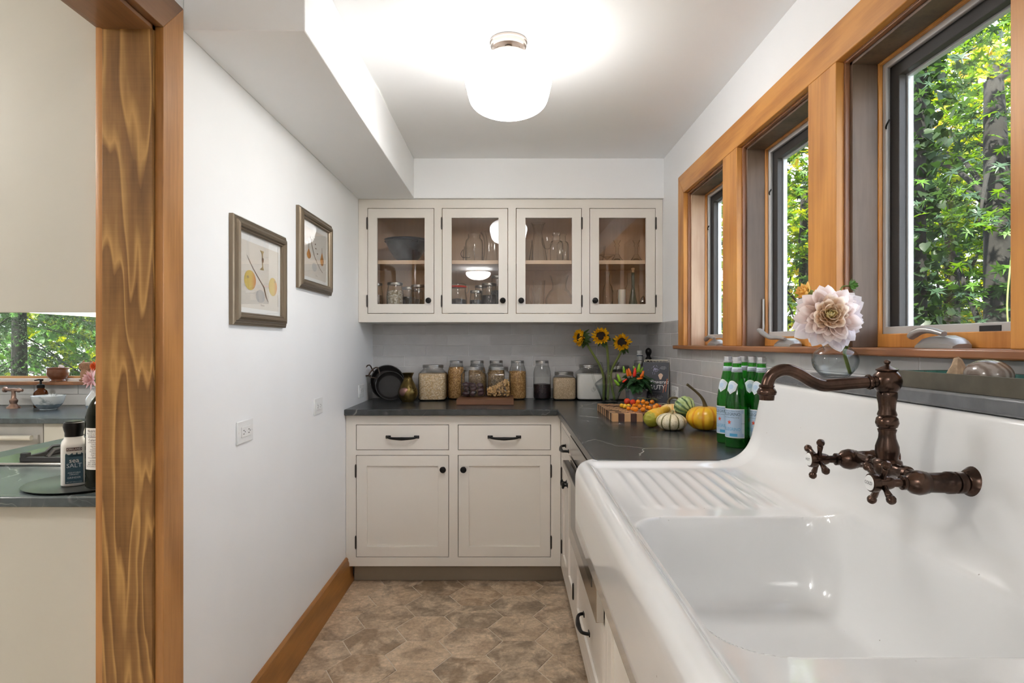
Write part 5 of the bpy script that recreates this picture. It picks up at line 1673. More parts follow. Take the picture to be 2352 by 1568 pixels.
MB().lathe([(r_ * (1 + 0.03 * math.sin(9 * z_ / 0.01)), z_) for r_, z_ in smoothprof([(0.0, -0.036), (0.022, -0.033), (0.038, -0.012), (0.041, 0.006), (0.034, 0.026), (0.016, 0.038), (0.006, 0.040), (0.0, 0.040)], 4)], 72, flute=0.07, nfl=10).build('skin', 'skin_green', gg, smooth=True)
MB().tube([(0, 0, 0.037), (0.002, 0, 0.050)], [0.006, 0.005], 8).build('stem', 'gourd_stem_pale', gg, smooth=True)
cg = thing('gourd', 'yellow warty crookneck gourd with green blossom end', 'gourd', (0.580, 2.500, ZCT + 0.0350), rot=(0, 0, 0), group='gourds and pumpkins on the counter')
pth = smoothpath([(0, 0, -0.034), (0.0, 0, -0.030), (0.0, 0, -0.018), (0.0, 0, 0.0), (0.0, 0, 0.025), (0.002, 0, 0.055), (0.006, 0, 0.080), (0.012, 0, 0.104), (0.016, 0, 0.116)], 4)
rad = list(np.interp(np.linspace(0, 1, len(pth)), np.linspace(0, 1, 9), [0.002, 0.016, 0.030, 0.0345, 0.031, 0.022, 0.0165, 0.0125, 0.009]))
rad = [r_ * (1 + 0.035 * math.sin(i * 1.9)) for i, r_ in enumerate(rad)]
o = MB().tube(pth, rad, 28).build('skin', 'skin_crook', cg, smooth=True)
o.rotation_euler = (0, math.radians(66), math.radians(40))
# ================================================================ green water bottles
def star_pts(r, n=5):
    return [((r if k % 2 == 0 else r * 0.42) * math.sin(PI * k / n), (r if k % 2 == 0 else r * 0.42) * math.cos(PI * k / n)) for k in range(2 * n)]
def wrap(pts, R, a0, z0):
    return [(R * math.sin(a0 + u / R), -R * math.cos(a0 + u / R), z0 + v) for u, v in pts]
RB = 0.0365
def cap_of(p):
    MB().lathe([(0.0, 0.0215), (0.0125, 0.0215), (0.0138, 0.0205), (0.0138, 0.014), (0.0130, 0.0132), (0.0138, 0.0124), (0.0138, 0.0085), (0.0132, 0.0078), (0.0150, 0.0065), (0.0150, 0.002), (0.0135, 0.0), (0.0, 0.0)], 28, (0, 0, 0.2735)).build('cap', 'cap_silver', p, smooth=35)
    MB().lathe([(0.0, 0.0), (0.0122, 0.0), (0.0122, 0.0006), (0.0, 0.0006)], 24, (0, 0, 0.2950)).build('cap_disc', 'cap_top', p)
def bottle(label, x, y, rz):
    p = thing('water_bottle', label, 'bottle', (x, y, ZCT), rz, 'green glass water bottles')
    prof = smoothprof([(0.0, 0.006), (0.020, 0.003), (0.032, 0.0), (0.0362, 0.006), (RB, 0.016), (RB, 0.134), (0.0352, 0.155), (0.0300, 0.186), (0.0225, 0.220), (0.0165, 0.246), (0.0140, 0.262), (0.0137, 0.2725), (0.0137, 0.280)], 3)
    MB().shell(prof, 40).build('glass', 'bottle_green', p, smooth=60)
    MB().lathe([(0.0, 0.007), (0.031, 0.006), (0.0350, 0.016), (0.0350, 0.134), (0.0337, 0.155), (0.0285, 0.186), (0.0210, 0.220), (0.0155, 0.243), (0.0, 0.243)], 32).build('water', 'bottle_water', p, smooth=40)
    cap_of(p)
    band(RB + 0.0002, -1.36, 1.36, 0.0335, 0.1270, 28).build('label_border', 'paper_white', p)
    band(RB + 0.0004, -1.31, 1.31, 0.0358, 0.1247, 28).build('label', 'label_blue', p)
    R2 = RB + 0.0007
    lettering('lettering', 'S.PELLEGRINO', 0.0135, 'ink_navy', p, None, bend=(R2, -0.02, 0.1095), sx=0.86)
    lettering('lettering', 'NATURAL SPARKLING MINERAL WATER', 0.0042, 'ink_navy', p, None, bend=(R2, 0, 0.1195), sx=0.9)
    lettering('lettering', 'SPARKLING NATURAL MINERAL WATER', 0.0040, 'ink_navy', p, None, bend=(R2, 0, 0.0990), sx=0.9)
    MB().add(wrap(star_pts(0.0085), R2, 0.0, 0.0835), [tuple(range(10))]).build('label_star', 'ink_red', p)
    lettering('lettering', 'S.PELLEGRINO', 0.0145, 'ink_blue', p, None, bend=(R2, 0.0, 0.0610), sx=0.80)
    band(R2, 0.05, 0.72, 0.0385, 0.0475, 8).build('label_bar', 'ink_blue', p)
    for s_ in (-1, 1):
        band(R2 - 0.0001, s_ * 1.20 - 0.085, s_ * 1.20 + 0.085, 0.048, 0.113, 4).build('label_panel', 'label_pale', p)
        lettering('lettering', 'ENERGIA ACQUA MINERALE', 0.0036, 'ink_navy', p, None, bend=(R2, s_ * 1.2, 0.080), sx=0.25)
    # shoulder crest label, lying on the cone
    def on_cone(pts, off):
        out = []
        for u, v in pts:
            z = 0.196 + v
            r_ = float(np.interp(z, [0.155, 0.186, 0.220, 0.246], [0.0352, 0.0300, 0.0225, 0.0165])) + off
            a = u / r_
            out.append((r_ * math.sin(a), -r_ * math.cos(a), z))
        return out
    def crest(s_):
        top = [(-0.021 * s_ + 0.042 * s_ * k / 8, 0.010 * s_ + 0.012 * s_ * math.sin(PI * k / 8)) for k in range(9)]
        return top + [(0.017 * s_, -0.010 * s_), (0.0, -0.022 * s_), (-0.017 * s_, -0.010 * s_)]
    def patch(name, s_, mat, off):
        c = crest(s_)
        vs = on_cone([(0, 0)], off) + on_cone([(u * .5, v * .5) for u, v in c], off) + on_cone(c, off)
        n_ = len(c)
        fs = [(0, 1 + k, 1 + (k + 1) % n_) for k in range(n_)] + [(1 + k, 1 + n_ + k, 1 + n_ + (k + 1) % n_, 1 + (k + 1) % n_) for k in range(n_)]
        MB().add(vs, fs).build(name, mat, p)
    patch('crest_border', 1.0, 'paper_white', 0.0012)
    patch('crest_label', 0.90, 'label_pale', 0.0017)
    vs = on_cone([(0, 0)], 0.0022) + on_cone([(0.009 * math.cos(a), 0.002 + 0.008 * math.sin(a)) for a in np.linspace(0, 2 * PI, 15)[:-1]], 0.0022)
    MB().add(vs, [(0, 1 + k, 1 + (k + 1) % 14) for k in range(14)]).build('crest_seal', 'label_blue', p)
    MB().lathe([(0.0175, 0.0), (0.0149, 0.016)], 28, (0, 0, 0.2455)).build('neck_label', 'label_pale', p, smooth=True)
    lettering('lettering', 'S.PELLEGRINO * S.PELLEGRINO * S.PELLEGRINO', 0.0046, 'ink_navy', p, None, bend=(0.0172, 0, 0.2555), sx=0.72)
    lettering('lettering', 'MINERAL WATER * MINERAL WATER', 0.0034, 'ink_navy', p, None, bend=(0.0178, 0, 0.2490), sx=0.8)
    return p
glassy('bottle_water', (0.35, 0.75, 0.33), (0.10, 0.35, 0.10), 1.1)
b0 = bottle('green water bottle at the front of the group by the sink', 0.750, 2.030, -1.04)
BOT = [('green water bottle at the left rear with its star label showing', 0.7525, 2.120, -1.15), ('green water bottle at the very back of the group', 0.8235, 2.165, -0.3),
       ('green water bottle in the middle of the right-hand row', 0.8215, 2.083, -0.65), ('green water bottle at the right end next to the faucet spout', 0.8197, 2.003, -1.1)]
for (lab, x, y, rz) in BOT:
    c = copy_tree(b0)
    c.location = (x, y, ZCT)
    c.rotation_euler = (0, 0, rz)
    c['label'] = lab

# ================================================================ ledge: vase with dahlia, tray, stones
LZ = 1.1772
vv = thing('bud_vase', 'round clear glass bud vase of water on the stone ledge', 'vase', (0.784, 1.4840, LZ))
MB().shell(smoothprof([(0.0, 0.002), (0.026, 0.001), (0.034, 0.006), (0.047, 0.022), (0.0517, 0.040), (0.047, 0.057), (0.034, 0.070), (0.020, 0.0765), (0.016, 0.079)], 4), 44).build('bulb', 'glass_clear', vv, smooth=60)
MB().lathe([(0.0, 0.004), (0.026, 0.004), (0.034, 0.008), (0.0465, 0.022), (0.0510, 0.040), (0.0475, 0.054), (0.0, 0.054)], 40).build('water', 'water', vv, smooth=40)
MB().shell([(0.012, 0.0), (0.010, 0.016), (0.0105, 0.024), (0.012, 0.028)], 24, o=(0.012, -0.006, 0.076), axis=(0.10, -0.05, 1)).build('neck', 'glass_clear', vv, smooth=60)
MB().shell([(0.009, 0.0), (0.008, 0.020), (0.0095, 0.026)], 20, o=(-0.022, -0.012, 0.066), axis=(-0.55, -0.2, 0.8)).build('side_neck', 'glass_clear', vv, smooth=60)

def dahlia_mat(name, base, tip, mid):
    n = N(name)
    tc = n.n('TexCoord').outputs['Generated']
    x = n.n('SeparateXYZ', i={0: tc}).outputs[0]
    c = n.ramp(x, [(0.0, base), (0.5, mid), (1.0, tip)])
    b = n.n('BsdfPrincipled', i={'Base Color': c, 'Roughness': 0.45})
    t = n.n('BsdfTranslucent', i={'Color': c})
    n.surf(n.n('MixShader', i={0: 0.6, 1: b.outputs[0], 2: t.outputs[0]}).outputs[0])
    M[name] = n.m
dahlia_mat('dahlia_core', (0.88, 0.72, 0.30), (0.97, 0.90, 0.62), (0.95, 0.82, 0.46))
dahlia_mat('dahlia_mid', (1.0, 0.72, 0.42), (0.97, 0.88, 0.78), (0.96, 0.78, 0.60))
dahlia_mat('dahlia_outer', (0.88, 0.62, 0.48), (0.93, 0.86, 0.84), (0.92, 0.77, 0.70))
dahlia_mat('dahlia_white', (0.90, 0.76, 0.72), (0.93, 0.90, 0.92), (0.92, 0.85, 0.86))
DC = Vector((0.726, 1.400, 1.318))
da = thing('dahlia', 'large pale peach dahlia in the bud vase', 'flower', DC)
face = Vector((-0.34, -0.92, 0.18)).normalized()
rotf = Vector((0, 0, 1)).rotation_difference(face).to_matrix().to_4x4()
dm = {}
def dpetal(kind, L, W, curl, cup, mat, tip):
    if kind not in dm:
        dm[kind] = petal_mesh('petal', L, W, curl, cup, tip, 6, 9, mat, 0.35)
    return dm[kind]
rg = random.Random(21)
NP = 150
for k in range(NP):
    t = k / (NP - 1)
    a = k * 2.39996 + rg.uniform(-0.22, 0.22)
    el = PI / 2 - (0.10 + t ** 0.85 * 2.02)          # elevation of the petal direction over the flower plane
    L = 0.015 + 0.047 * min(1, t * 1.25)
    if t < 0.18:
        me = dpetal('core', 1, 0.55, 0.40, 0.7, 'dahlia_core', 0.55)
    elif t < 0.45:
        me = dpetal('mid', 1, 0.56, 0.30, 0.6, 'dahlia_mid', 0.6)
    elif t < 0.75:
        me = dpetal('outer', 1, 0.54, 0.22, 0.95, 'dahlia_outer', 0.6)
    else:
        me = dpetal('white', 1, 0.54, 0.05, 0.85, 'dahlia_white', 0.58)
    o = mesh_obj('petal', me, None, da)
    m = Matrix.Rotation(a, 4, 'Z') @ Matrix.Translation((0.003 + 0.016 * t, 0, 0.020 * (1 - t))) @ Matrix.Rotation(-el + rg.uniform(-0.17, 0.17), 4, 'Y') @ Matrix.Rotation(rg.uniform(-0.35, 0.35), 4, 'X') @ Matrix.Scale(L * rg.uniform(0.82, 1.14), 4)
    o.matrix_local = rotf @ m
MB().ball((0, 0, 0), 0.017, 14, 8).build('receptacle', 'leaf_sepal', da, smooth=True)
st = [Vector((0, 0, 0)) - face * 0.012, Vector((0.796, 1.455, 1.262)) - DC, Vector((0.800, 1.472, 1.235)) - DC, Vector((0.818, 1.480, 1.186)) - DC]
MB().tube(smoothpath(st, 6), 0.0042, 10).build('stem', 'stem_green', da, smooth=True)
bd = thing('dahlia_bud', 'half-open yellow dahlia bud above the big dahlia', 'flower', (0.706, 1.470, 1.378))
for k in range(22):
    t = k / 21
    a = k * 2.39996
    o = mesh_obj('petal', dpetal('gold', 1, 0.5, 0.35, 0.7, 'petal_gold', 0.55), None, bd)
    m = Vector((0, 0, 1)).rotation_difference(Vector((-0.75, -0.25, 0.35)).normalized()).to_matrix().to_4x4() @ Matrix.Rotation(a, 4, 'Z') @ Matrix.Translation((0.003, 0, -0.006 * t)) @ Matrix.Rotation(-(1.35 - t * 1.1), 4, 'Y') @ Matrix.Scale(0.020 + 0.006 * t, 4)
    o.matrix_local = m
for k in range(7):
    a = k * 2.39996
    o = mesh_obj('sepal', dpetal('bsep', 1, 0.6, 0.3, 0.6, 'stem_green', 0.5), None, bd)
    o.matrix_local = Vector((0, 0, 1)).rotation_difference(Vector((0.8, -0.1, 0.3)).normalized()).to_matrix().to_4x4() @ Matrix.Rotation(a, 4, 'Z') @ Matrix.Rotation(-0.7, 4, 'Y') @ Matrix.Scale(0.018, 4)
MB().tube(smoothpath([(0.01, 0, 0.0), (0.035, 0.005, -0.02), (0.060, 0.0, -0.08), (0.088, 0.002, -0.125)], 5), 0.0022, 8).build('stem', 'stem_green', bd, smooth=True)
gb = thing('dahlia_bud', 'small green dahlia bud on a thin hooked stem', 'flower', (0.810, 1.470, 1.394))
for k in range(12):
    a = k * 2.39996
    o = mesh_obj('sepal', dpetal('gsep', 1, 0.55, 0.4, 0.6, 'needle_fresh', 0.5), None, gb)
    o.matrix_local = Vector((0, 0, 1)).rotation_difference(Vector((0.7, -0.4, 0.2)).normalized()).to_matrix().to_4x4() @ Matrix.Rotation(a, 4, 'Z') @ Matrix.Rotation(-0.1 - 0.08 * k, 4, 'Y') @ Matrix.Scale(0.019, 4)
MB().tube(smoothpath([(0.0, 0, 0.0), (-0.016, 0.0, -0.002), (-0.022, 0.002, -0.020), (-0.018, 0.004, -0.06), (-0.012, 0.006, -0.135)], 5), 0.0018, 8).build('stem', 'stem_green', gb, smooth=True)

def _patina():
    n = N('patina')
    v = n.coord()
    a = n.noise(v, 30, 4)
    c = n.ramp(a, [(0.35, (0.05, 0.16, 0.14)), (0.6, (0.12, 0.30, 0.27)), (0.75, (0.06, 0.06, 0.05))])
    n.bsdf(c, 0.7, 0.2)
    M['patina'] = n.m
_patina()
painted('tray_brown', (0.085, 0.075, 0.055), 0.45, 0.2, 30)
tr = thing('copper_tray', 'long low metal tray with green patina on the stone ledge', 'tray')
ty0, ty1, tx0, tx1 = 0.52, 1.178, 0.738, 0.848
mb = MB().frame(LZ, LZ + 0.030, tx0, tx1, ty0, ty1, 0.0022, 'Z')
mb.build('rim', 'tray_brown', tr, bevel=0.0006)
MB().box(tx0 + 0.001, tx1 - 0.001, ty0 + 0.001, ty1 - 0.001, LZ, LZ + 0.003).build('tray_floor', 'patina', tr)
MB().frame(LZ + 0.003, LZ + 0.029, tx0 + 0.0022, tx1 - 0.0022, ty0 + 0.0022, ty1 - 0.0022, 0.0008, 'Z').build('lining', 'patina', tr)
painted('rock_tan', (0.46, 0.33, 0.22), 0.9, 0.3, 60, 0.8)
def _agate():
    n = N('agate')
    v = n.coord((1, 1, 1), 0, (0.4, 0.2, 0))
    w_ = n.n('TexWave', i={'Vector': v, 'Scale': 30.0, 'Distortion': 6.0, 'Detail': 3.0}).outputs['Fac']
    c = n.ramp(w_, [(0.1, (0.15, 0.115, 0.095)), (0.5, (0.21, 0.17, 0.145)), (0.8, (0.27, 0.235, 0.215))])
    n.bsdf(c, 0.15)
    M['agate'] = n.m
_agate()
rg = random.Random(4)
rk = MB().ball((0, 0, 0), 1, 9, 6, 0.016, 0.011, 0.028)
rk.v = [(x * (1 + rg.uniform(-0.18, 0.18)) * (1 - 0.28 * z / 0.026), y * (1 + rg.uniform(-0.18, 0.18)) * (1 - 0.28 * z / 0.026), z * (1 + rg.uniform(-0.06, 0.06))) for x, y, z in rk.v]
o = rk.build('rock', 'rock_tan', None, smooth=None)
o.location = (0.778, 1.070, LZ + 0.0295)
tag(o, 'rough pointed tan rock standing in the metal tray', 'rock')
o = MB().ball((0, 0, 0), 1, 36, 20, 0.030, 0.040, 0.0255).build('polished_stone', 'agate', None, smooth=True)
o.location = (0.780, 1.005, LZ + 0.0290)
tag(o, 'smooth domed grey-brown banded stone in the metal tray', 'stone')

# ================================================================ inside the wall cabinet
SZ, FZ_ = 1.7315, 1.4005          # shelf top and cabinet floor
GLZ = 'glassware in the wall cabinet'
def vessel(name, label, cat, loc, prof, mat='glass_smoke', sm=4, n=36, sq=0.0, flute=0.0, nfl=0, extra=None, rz=0.0):
    t = thing(name, label, cat, loc, rz, group=GLZ)
    MB().shell(smoothprof(prof, sm) if sm else prof, n, sq=sq, flute=flute, nfl=nfl).build('glass', mat, t, smooth=50)
    if extra: extra(t)
    return t
# colanders
painted('enamel_blue', (0.055, 0.065, 0.085), 0.3, 0.2, 40)
plain('hole_dark', (0.005, 0.005, 0.006), 0.9)
plain('hole_light', (0.30, 0.32, 0.36), 0.5)
for k, (dz, lab) in enumerate(((0.0, 'outer speckled dark enamel colander on the cabinet shelf'), (0.013, 'inner dark enamel colander nested in the other one'))):
    c = thing('colander', lab, 'colander', (-0.600, 3.655, SZ + dz), group='nested colanders')
    prof = smoothprof([(0.0, 0.012), (0.046, 0.012), (0.050, 0.012), (0.068, 0.024), (0.095, 0.060), (0.117, 0.104), (0.123, 0.120), (0.132, 0.123)], 4)
    MB().shell(prof, 48).build('bowl', 'enamel_blue', c, smooth=60)
    if k == 0:
        MB().lathe([(0.048, 0.014), (0.053, 0.0), (0.050, 0.0), (0.045, 0.014)], 40).build('foot_ring', 'enamel_blue', c, smooth=30)
        mb = MB()
        rg = random.Random(2)
        for cl in range(9):
            ca = -PI / 2 + (cl - 4) * 0.36
            zc = 0.080 if cl % 2 == 0 else 0.058
            for (du, dv) in [(0, 0)] + [(0.0075 * math.cos(q), 0.0075 * math.sin(q)) for q in np.linspace(0, 2 * PI, 7)[:-1]] + [(0.014 * math.cos(q), 0.014 * math.sin(q)) for q in np.linspace(0.3, 2 * PI + 0.3, 11)[:-1]]:
                z = zc + dv
                r_ = float(np.interp(z, [0.024, 0.060, 0.104], [0.068, 0.095, 0.117])) + 0.0048
                a = ca + du / r_
                p0 = Vector((r_ * math.cos(a), r_ * math.sin(a), z))
                u_ = Vector((-math.sin(a), math.cos(a), 0)); v_ = Vector((0.45 * math.cos(a), 0.45 * math.sin(a), 0.9)).normalized()
                mb.add([p0 + 0.0021 * (u_ * math.cos(q) + v_ * math.sin(q)) for q in (0, 1.05, 2.1, 3.14, 4.19, 5.24)], [(0, 1, 2, 3, 4, 5)])
        o = mb.build('perforations', 'hole_dark', c)
        o['kind'] = 'stuff'
        MB().tube(smoothpath([(0.075, -0.098, 0.112), (0.082, -0.116, 0.116), (0.060, -0.128, 0.116), (0.046, -0.116, 0.112)], 4), 0.005, 8).build('handle', 'enamel_blue', c, smooth=True)
def J(r, h, nr):     # wide-mouth jar outline, open top
    return [(0.0, 0.002), (r * 0.85, 0.001), (r, 0.010), (r, h * 0.66), (r * 0.93, h * 0.78), (nr * 1.03, h * 0.86), (nr, h * 0.88), (nr, h)]
vessel('glass_jar', 'large open glass canning jar on the upper shelf', 'jar', (-0.200, 3.60, SZ), J(0.052, 0.160, 0.036), sm=0)
t = thing('glass_jar', 'small wire-bail jar behind the open canning jar', 'jar', (-0.237, 3.70, SZ), group=GLZ)
MB().shell(J(0.036, 0.105, 0.030), 28).build('glass', 'glass_smoke', t, smooth=40)
MB().tube(smoothpath([(-0.034, -0.012, 0.085), (-0.046, -0.022, 0.060), (-0.034, -0.036, 0.035), (0.01, -0.045, 0.034)], 5), 0.0016, 6).build('bail_wire', 'rust_wire', t, smooth=True)
vessel('glass_vase', 'tall pleated glass vase with flared rim on the upper shelf', 'vase', (-0.098, 3.625, SZ), [(0.0, 0.006), (0.050, 0.003), (0.053, 0.008), (0.046, 0.05), (0.044, 0.11), (0.050, 0.150), (0.066, 0.176)], flute=0.05, nfl=12, n=72)
vessel('glass_carafe', 'fluted glass carafe with a flared lip on the upper shelf', 'carafe', (0.172, 3.60, SZ), [(0.0, 0.004), (0.049, 0.002), (0.052, 0.010), (0.046, 0.05), (0.037, 0.10), (0.026, 0.15), (0.024, 0.18), (0.034, 0.215), (0.042, 0.226)], flute=0.035, nfl=14, n=84)
vessel('glass_bottle', 'squat square glass bottle with rolled lip on the upper shelf', 'bottle', (0.278, 3.58, SZ), [(0.0, 0.003), (0.033, 0.002), (0.037, 0.008), (0.037, 0.098), (0.032, 0.112), (0.020, 0.120), (0.019, 0.150), (0.024, 0.154), (0.024, 0.162), (0.020, 0.164)], sm=0, sq=4.0, n=44)
vessel('glass_bottle', 'square glass bottle standing behind the squat one', 'bottle', (0.322, 3.68, SZ), [(0.0, 0.003), (0.031, 0.002), (0.034, 0.008), (0.034, 0.112), (0.029, 0.124), (0.018, 0.132), (0.017, 0.164), (0.023, 0.170), (0.021, 0.176)], sm=0, sq=4.0, n=44)
vessel('stemmed_glass', 'smoky stemmed glass between carafe and square bottle', 'glass', (0.233, 3.72, SZ), [(0.0, 0.002), (0.032, 0.001), (0.030, 0.004), (0.006, 0.010), (0.005, 0.085), (0.018, 0.098), (0.032, 0.125), (0.034, 0.160)], 'glass_smoke')
vessel('glass_jar', 'etched glass jar at the left end behind the third door', 'jar', (0.108, 3.70, SZ), J(0.040, 0.145, 0.034), sm=0)
vessel('glass_bowl', 'shallow footed glass dish behind the fourth door', 'dish', (0.590, 3.70, SZ), [(0.0, 0.002), (0.026, 0.001), (0.026, 0.004), (0.007, 0.010), (0.007, 0.028), (0.026, 0.042), (0.040, 0.052), (0.046, 0.053)])
vessel('glass_bowl', 'cut glass bowl partly hidden by the fourth door stile', 'bowl', (0.522, 3.62, SZ), [(0.0, 0.002), (0.022, 0.001), (0.036, 0.03), (0.042, 0.07), (0.044, 0.095)], flute=0.05, nfl=10, n=60)
for x, lab in ((0.632, 'left of two glass candlesticks on the upper shelf'), (0.744, 'right of two glass candlesticks on the upper shelf')):
    vessel('candlestick', lab, 'candlestick', (x, 3.60, SZ), [(0.0, 0.020), (0.012, 0.018), (0.036, 0.001), (0.038, 0.003), (0.016, 0.034), (0.015, 0.040), (0.009, 0.044), (0.0085, 0.085), (0.014, 0.090), (0.014, 0.098), (0.010, 0.103), (0.021, 0.122), (0.022, 0.126)], sm=0, n=24)
# cabinet floor
def lidded(label, loc, r, h, fill=None, level=0.6, mat='glass_smoke'):
    t = thing('canning_jar', label, 'jar', loc, group=GLZ)
    MB().shell(J(r, h, r * 0.86), 32).build('glass', mat, t, smooth=40)
    jar_lid(t, r * 0.9, h - 0.012, 0.014)
    if fill:
        q = 0.96
        zl = h * level
        MB().lathe([(0.0, 0.004), (r * 0.82 * q, 0.004), (r * q, 0.012), (r * q, min(zl, h * 0.66)), (r * 0.93 * q, max(min(zl, h * 0.78), h * 0.661)), (0.0, max(zl, h * 0.67) + 0.002)], 28).build('contents', fill, t, smooth=40)
lidded('canning jar of brown spice at the left end of the cabinet floor', (-0.775, 3.60, FZ_), 0.044, 0.205, 'spice', 0.45)
lidded('canning jar full of white coconut flakes on the cabinet floor', (-0.658, 3.585, FZ_), 0.049, 0.206, 'coconut', 0.80)
lidded('dark canning jar behind the coconut jar', (-0.598, 3.690, FZ_), 0.042, 0.190, 'coffee', 0.7)
lidded('second dark canning jar further back beside the coconut jar', (-0.560, 3.770, FZ_), 0.040, 0.186, 'coffee', 0.6)
lidded('ribbed empty canning jar at the right of the first door', (-0.522, 3.575, FZ_), 0.046, 0.192)
t = thing('clamp_jar', 'wide clamp-top jar with a red rubber seal on the cabinet floor', 'jar', (-0.298, 3.60, FZ_), group=GLZ)
MB().shell(J(0.056, 0.180, 0.050), 36).build('glass', 'glass_smoke', t, smooth=40)
MB().lathe([(0.050, 0.180), (0.054, 0.183), (0.054, 0.187), (0.050, 0.190)], 36).build('rubber_seal', 'pepper_red', t, smooth=True)
MB().lathe([(0.0, 0.205), (0.044, 0.204), (0.052, 0.198), (0.053, 0.190), (0.0, 0.190)], 36).build('lid', 'glass_smoke', t, smooth=40)
MB().tube(smoothpath([(0.050, -0.02, 0.196), (0.066, -0.02, 0.190), (0.066, -0.02, 0.160), (0.056, -0.02, 0.145)], 5), 0.0018, 6).build('clamp_wire', 'lid_metal', t, smooth=True)
MB().lathe([(0.0, 0.004), (0.05, 0.006), (0.05, 0.11), (0.0, 0.12)], 28).build('contents', 'coffee', t, smooth=40)
lidded('short canning jar in front of the others behind the second door', (-0.188, 3.572, FZ_), 0.037, 0.160, 'coffee', 0.35)
lidded('canning jar with ribbed sides at the right of the second door', (-0.112, 3.580, FZ_), 0.046, 0.202, 'black_beans', 0.25)
lidded('canning jar standing behind the short one', (-0.165, 3.690, FZ_), 0.040, 0.200, None)
lidded('tall canning jar at the back right of the second door', (-0.066, 3.720, FZ_), 0.042, 0.262, 'coffee', 0.5)
vessel('bud_vase', 'slim glass bud vase at the left of the third door', 'vase', (0.112, 3.585, FZ_), [(0.0, 0.002), (0.022, 0.001), (0.030, 0.020), (0.028, 0.070), (0.010, 0.120), (0.008, 0.170), (0.011, 0.197)])
vessel('crystal_vase', 'narrow cut crystal vase on the cabinet floor', 'vase', (0.158, 3.565, FZ_), [(0.0, 0.004), (0.019, 0.003), (0.019, 0.05), (0.020, 0.10), (0.022, 0.15), (0.027, 0.178)], 'glass', flute=0.07, nfl=8, n=64)
vessel('glass_tumbler', 'tall plain glass behind the crystal vase', 'glass', (0.182, 3.690, FZ_), [(0.0, 0.003), (0.026, 0.002), (0.030, 0.10), (0.037, 0.232)])
vessel('glass_vase', 'big bulbous glass vase with wide neck on the cabinet floor', 'vase', (0.298, 3.630, FZ_), [(0.0, 0.003), (0.045, 0.002), (0.060, 0.030), (0.080, 0.085), (0.080, 0.120), (0.060, 0.158), (0.044, 0.176), (0.041, 0.200), (0.050, 0.238), (0.057, 0.254)], 'glass')
def cork(t):
    MB().lathe([(0.0, 0.0), (0.0075, 0.0), (0.008, 0.012), (0.0105, 0.014), (0.0110, 0.024), (0.0, 0.028)], 18, (0, 0, 0.268)).build('cork', 'cork', t, smooth=40)
plain('cork', (0.50, 0.30, 0.15), 0.85)
BP = [(0.0, 0.003), (0.026, 0.002), (0.028, 0.008), (0.028, 0.160), (0.024, 0.185), (0.013, 0.205), (0.0115, 0.255), (0.014, 0.262), (0.013, 0.272)]
vessel('glass_bottle', 'empty clear oil bottle at the left of the fourth door', 'bottle', (0.578, 3.600, FZ_), BP, sm=0, sq=1.5)
vessel('glass_bottle', 'clear bottle behind the corked teal bottle', 'bottle', (0.716, 3.660, FZ_), BP, sm=0, sq=1.5)
vessel('glass_bottle', 'pale teal cone-shaped bottle with a round cork', 'bottle', (0.722, 3.585, FZ_), [(0.0, 0.003), (0.034, 0.002), (0.036, 0.008), (0.030, 0.060), (0.018, 0.120), (0.010, 0.180), (0.0085, 0.250), (0.010, 0.268)], 'glass_teal', extra=cork)
vessel('glass_decanter', 'small round decanter beside the white candle', 'decanter', (0.628, 3.640, FZ_), [(0.0, 0.003), (0.026, 0.002), (0.032, 0.035), (0.026, 0.085), (0.012, 0.120), (0.011, 0.155), (0.020, 0.172)])
c = thing('candle', 'white pillar candle on the cabinet floor', 'candle', (0.655, 3.570, FZ_))
plain('wax', (0.80, 0.76, 0.68), 0.5, **{'Subsurface Weight': 0.2})
MB().lathe([(0.0, 0.0), (0.022, 0.0), (0.022, 0.165), (0.019, 0.168), (0.016, 0.162), (0.0, 0.160)], 28).build('wax', 'wax', c, smooth=40)
MB().tube([(0, 0, 0.159), (0.001, 0, 0.172)], 0.0012, 6).build('wick', 'ink_black', c)
vessel('glass_tumbler', 'straight tall glass at the right end of the cabinet floor', 'glass', (0.800, 3.650, FZ_), [(0.0, 0.003), (0.024, 0.002), (0.028, 0.10), (0.034, 0.205)])
c = thing('metal_shaker', 'small dark metal shaker at the right end of the cabinet floor', 'shaker', (0.775, 3.560, FZ_))
MB().lathe([(0.0, 0.0), (0.016, 0.0), (0.017, 0.09), (0.019, 0.094), (0.019, 0.098), (0.015, 0.110), (0.008, 0.124), (0.003, 0.128), (0.0, 0.132)], 24).build('body', 'steel', c, smooth=40)
# ================================================================ the kitchen beyond the doorway
KZ = 0.885
kc = thing('base_cabinet', 'cream cabinet end panel seen through the doorway', 'cabinet', (0, 0, 0))
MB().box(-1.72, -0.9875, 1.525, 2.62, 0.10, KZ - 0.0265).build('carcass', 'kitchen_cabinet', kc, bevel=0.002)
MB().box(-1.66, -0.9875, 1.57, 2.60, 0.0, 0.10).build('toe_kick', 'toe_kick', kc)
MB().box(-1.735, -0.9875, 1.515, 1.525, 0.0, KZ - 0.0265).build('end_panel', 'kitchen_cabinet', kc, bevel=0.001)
o = MB().box(-1.75, -0.9865, 1.500, 2.64, KZ - 0.0255, KZ).build('countertop', 'soapstone_light', None, bevel=0.004)
tag(o, 'pale blue-green stone counter just beyond the doorway', 'countertop')
uc = thing('wall_cabinet', 'blank cream upper cabinet end seen through the doorway', 'cabinet', (0, 0, 0))
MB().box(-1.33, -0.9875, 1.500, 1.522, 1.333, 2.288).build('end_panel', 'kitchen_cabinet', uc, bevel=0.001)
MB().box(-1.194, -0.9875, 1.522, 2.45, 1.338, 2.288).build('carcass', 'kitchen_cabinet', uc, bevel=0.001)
n_ = N('led_strip')
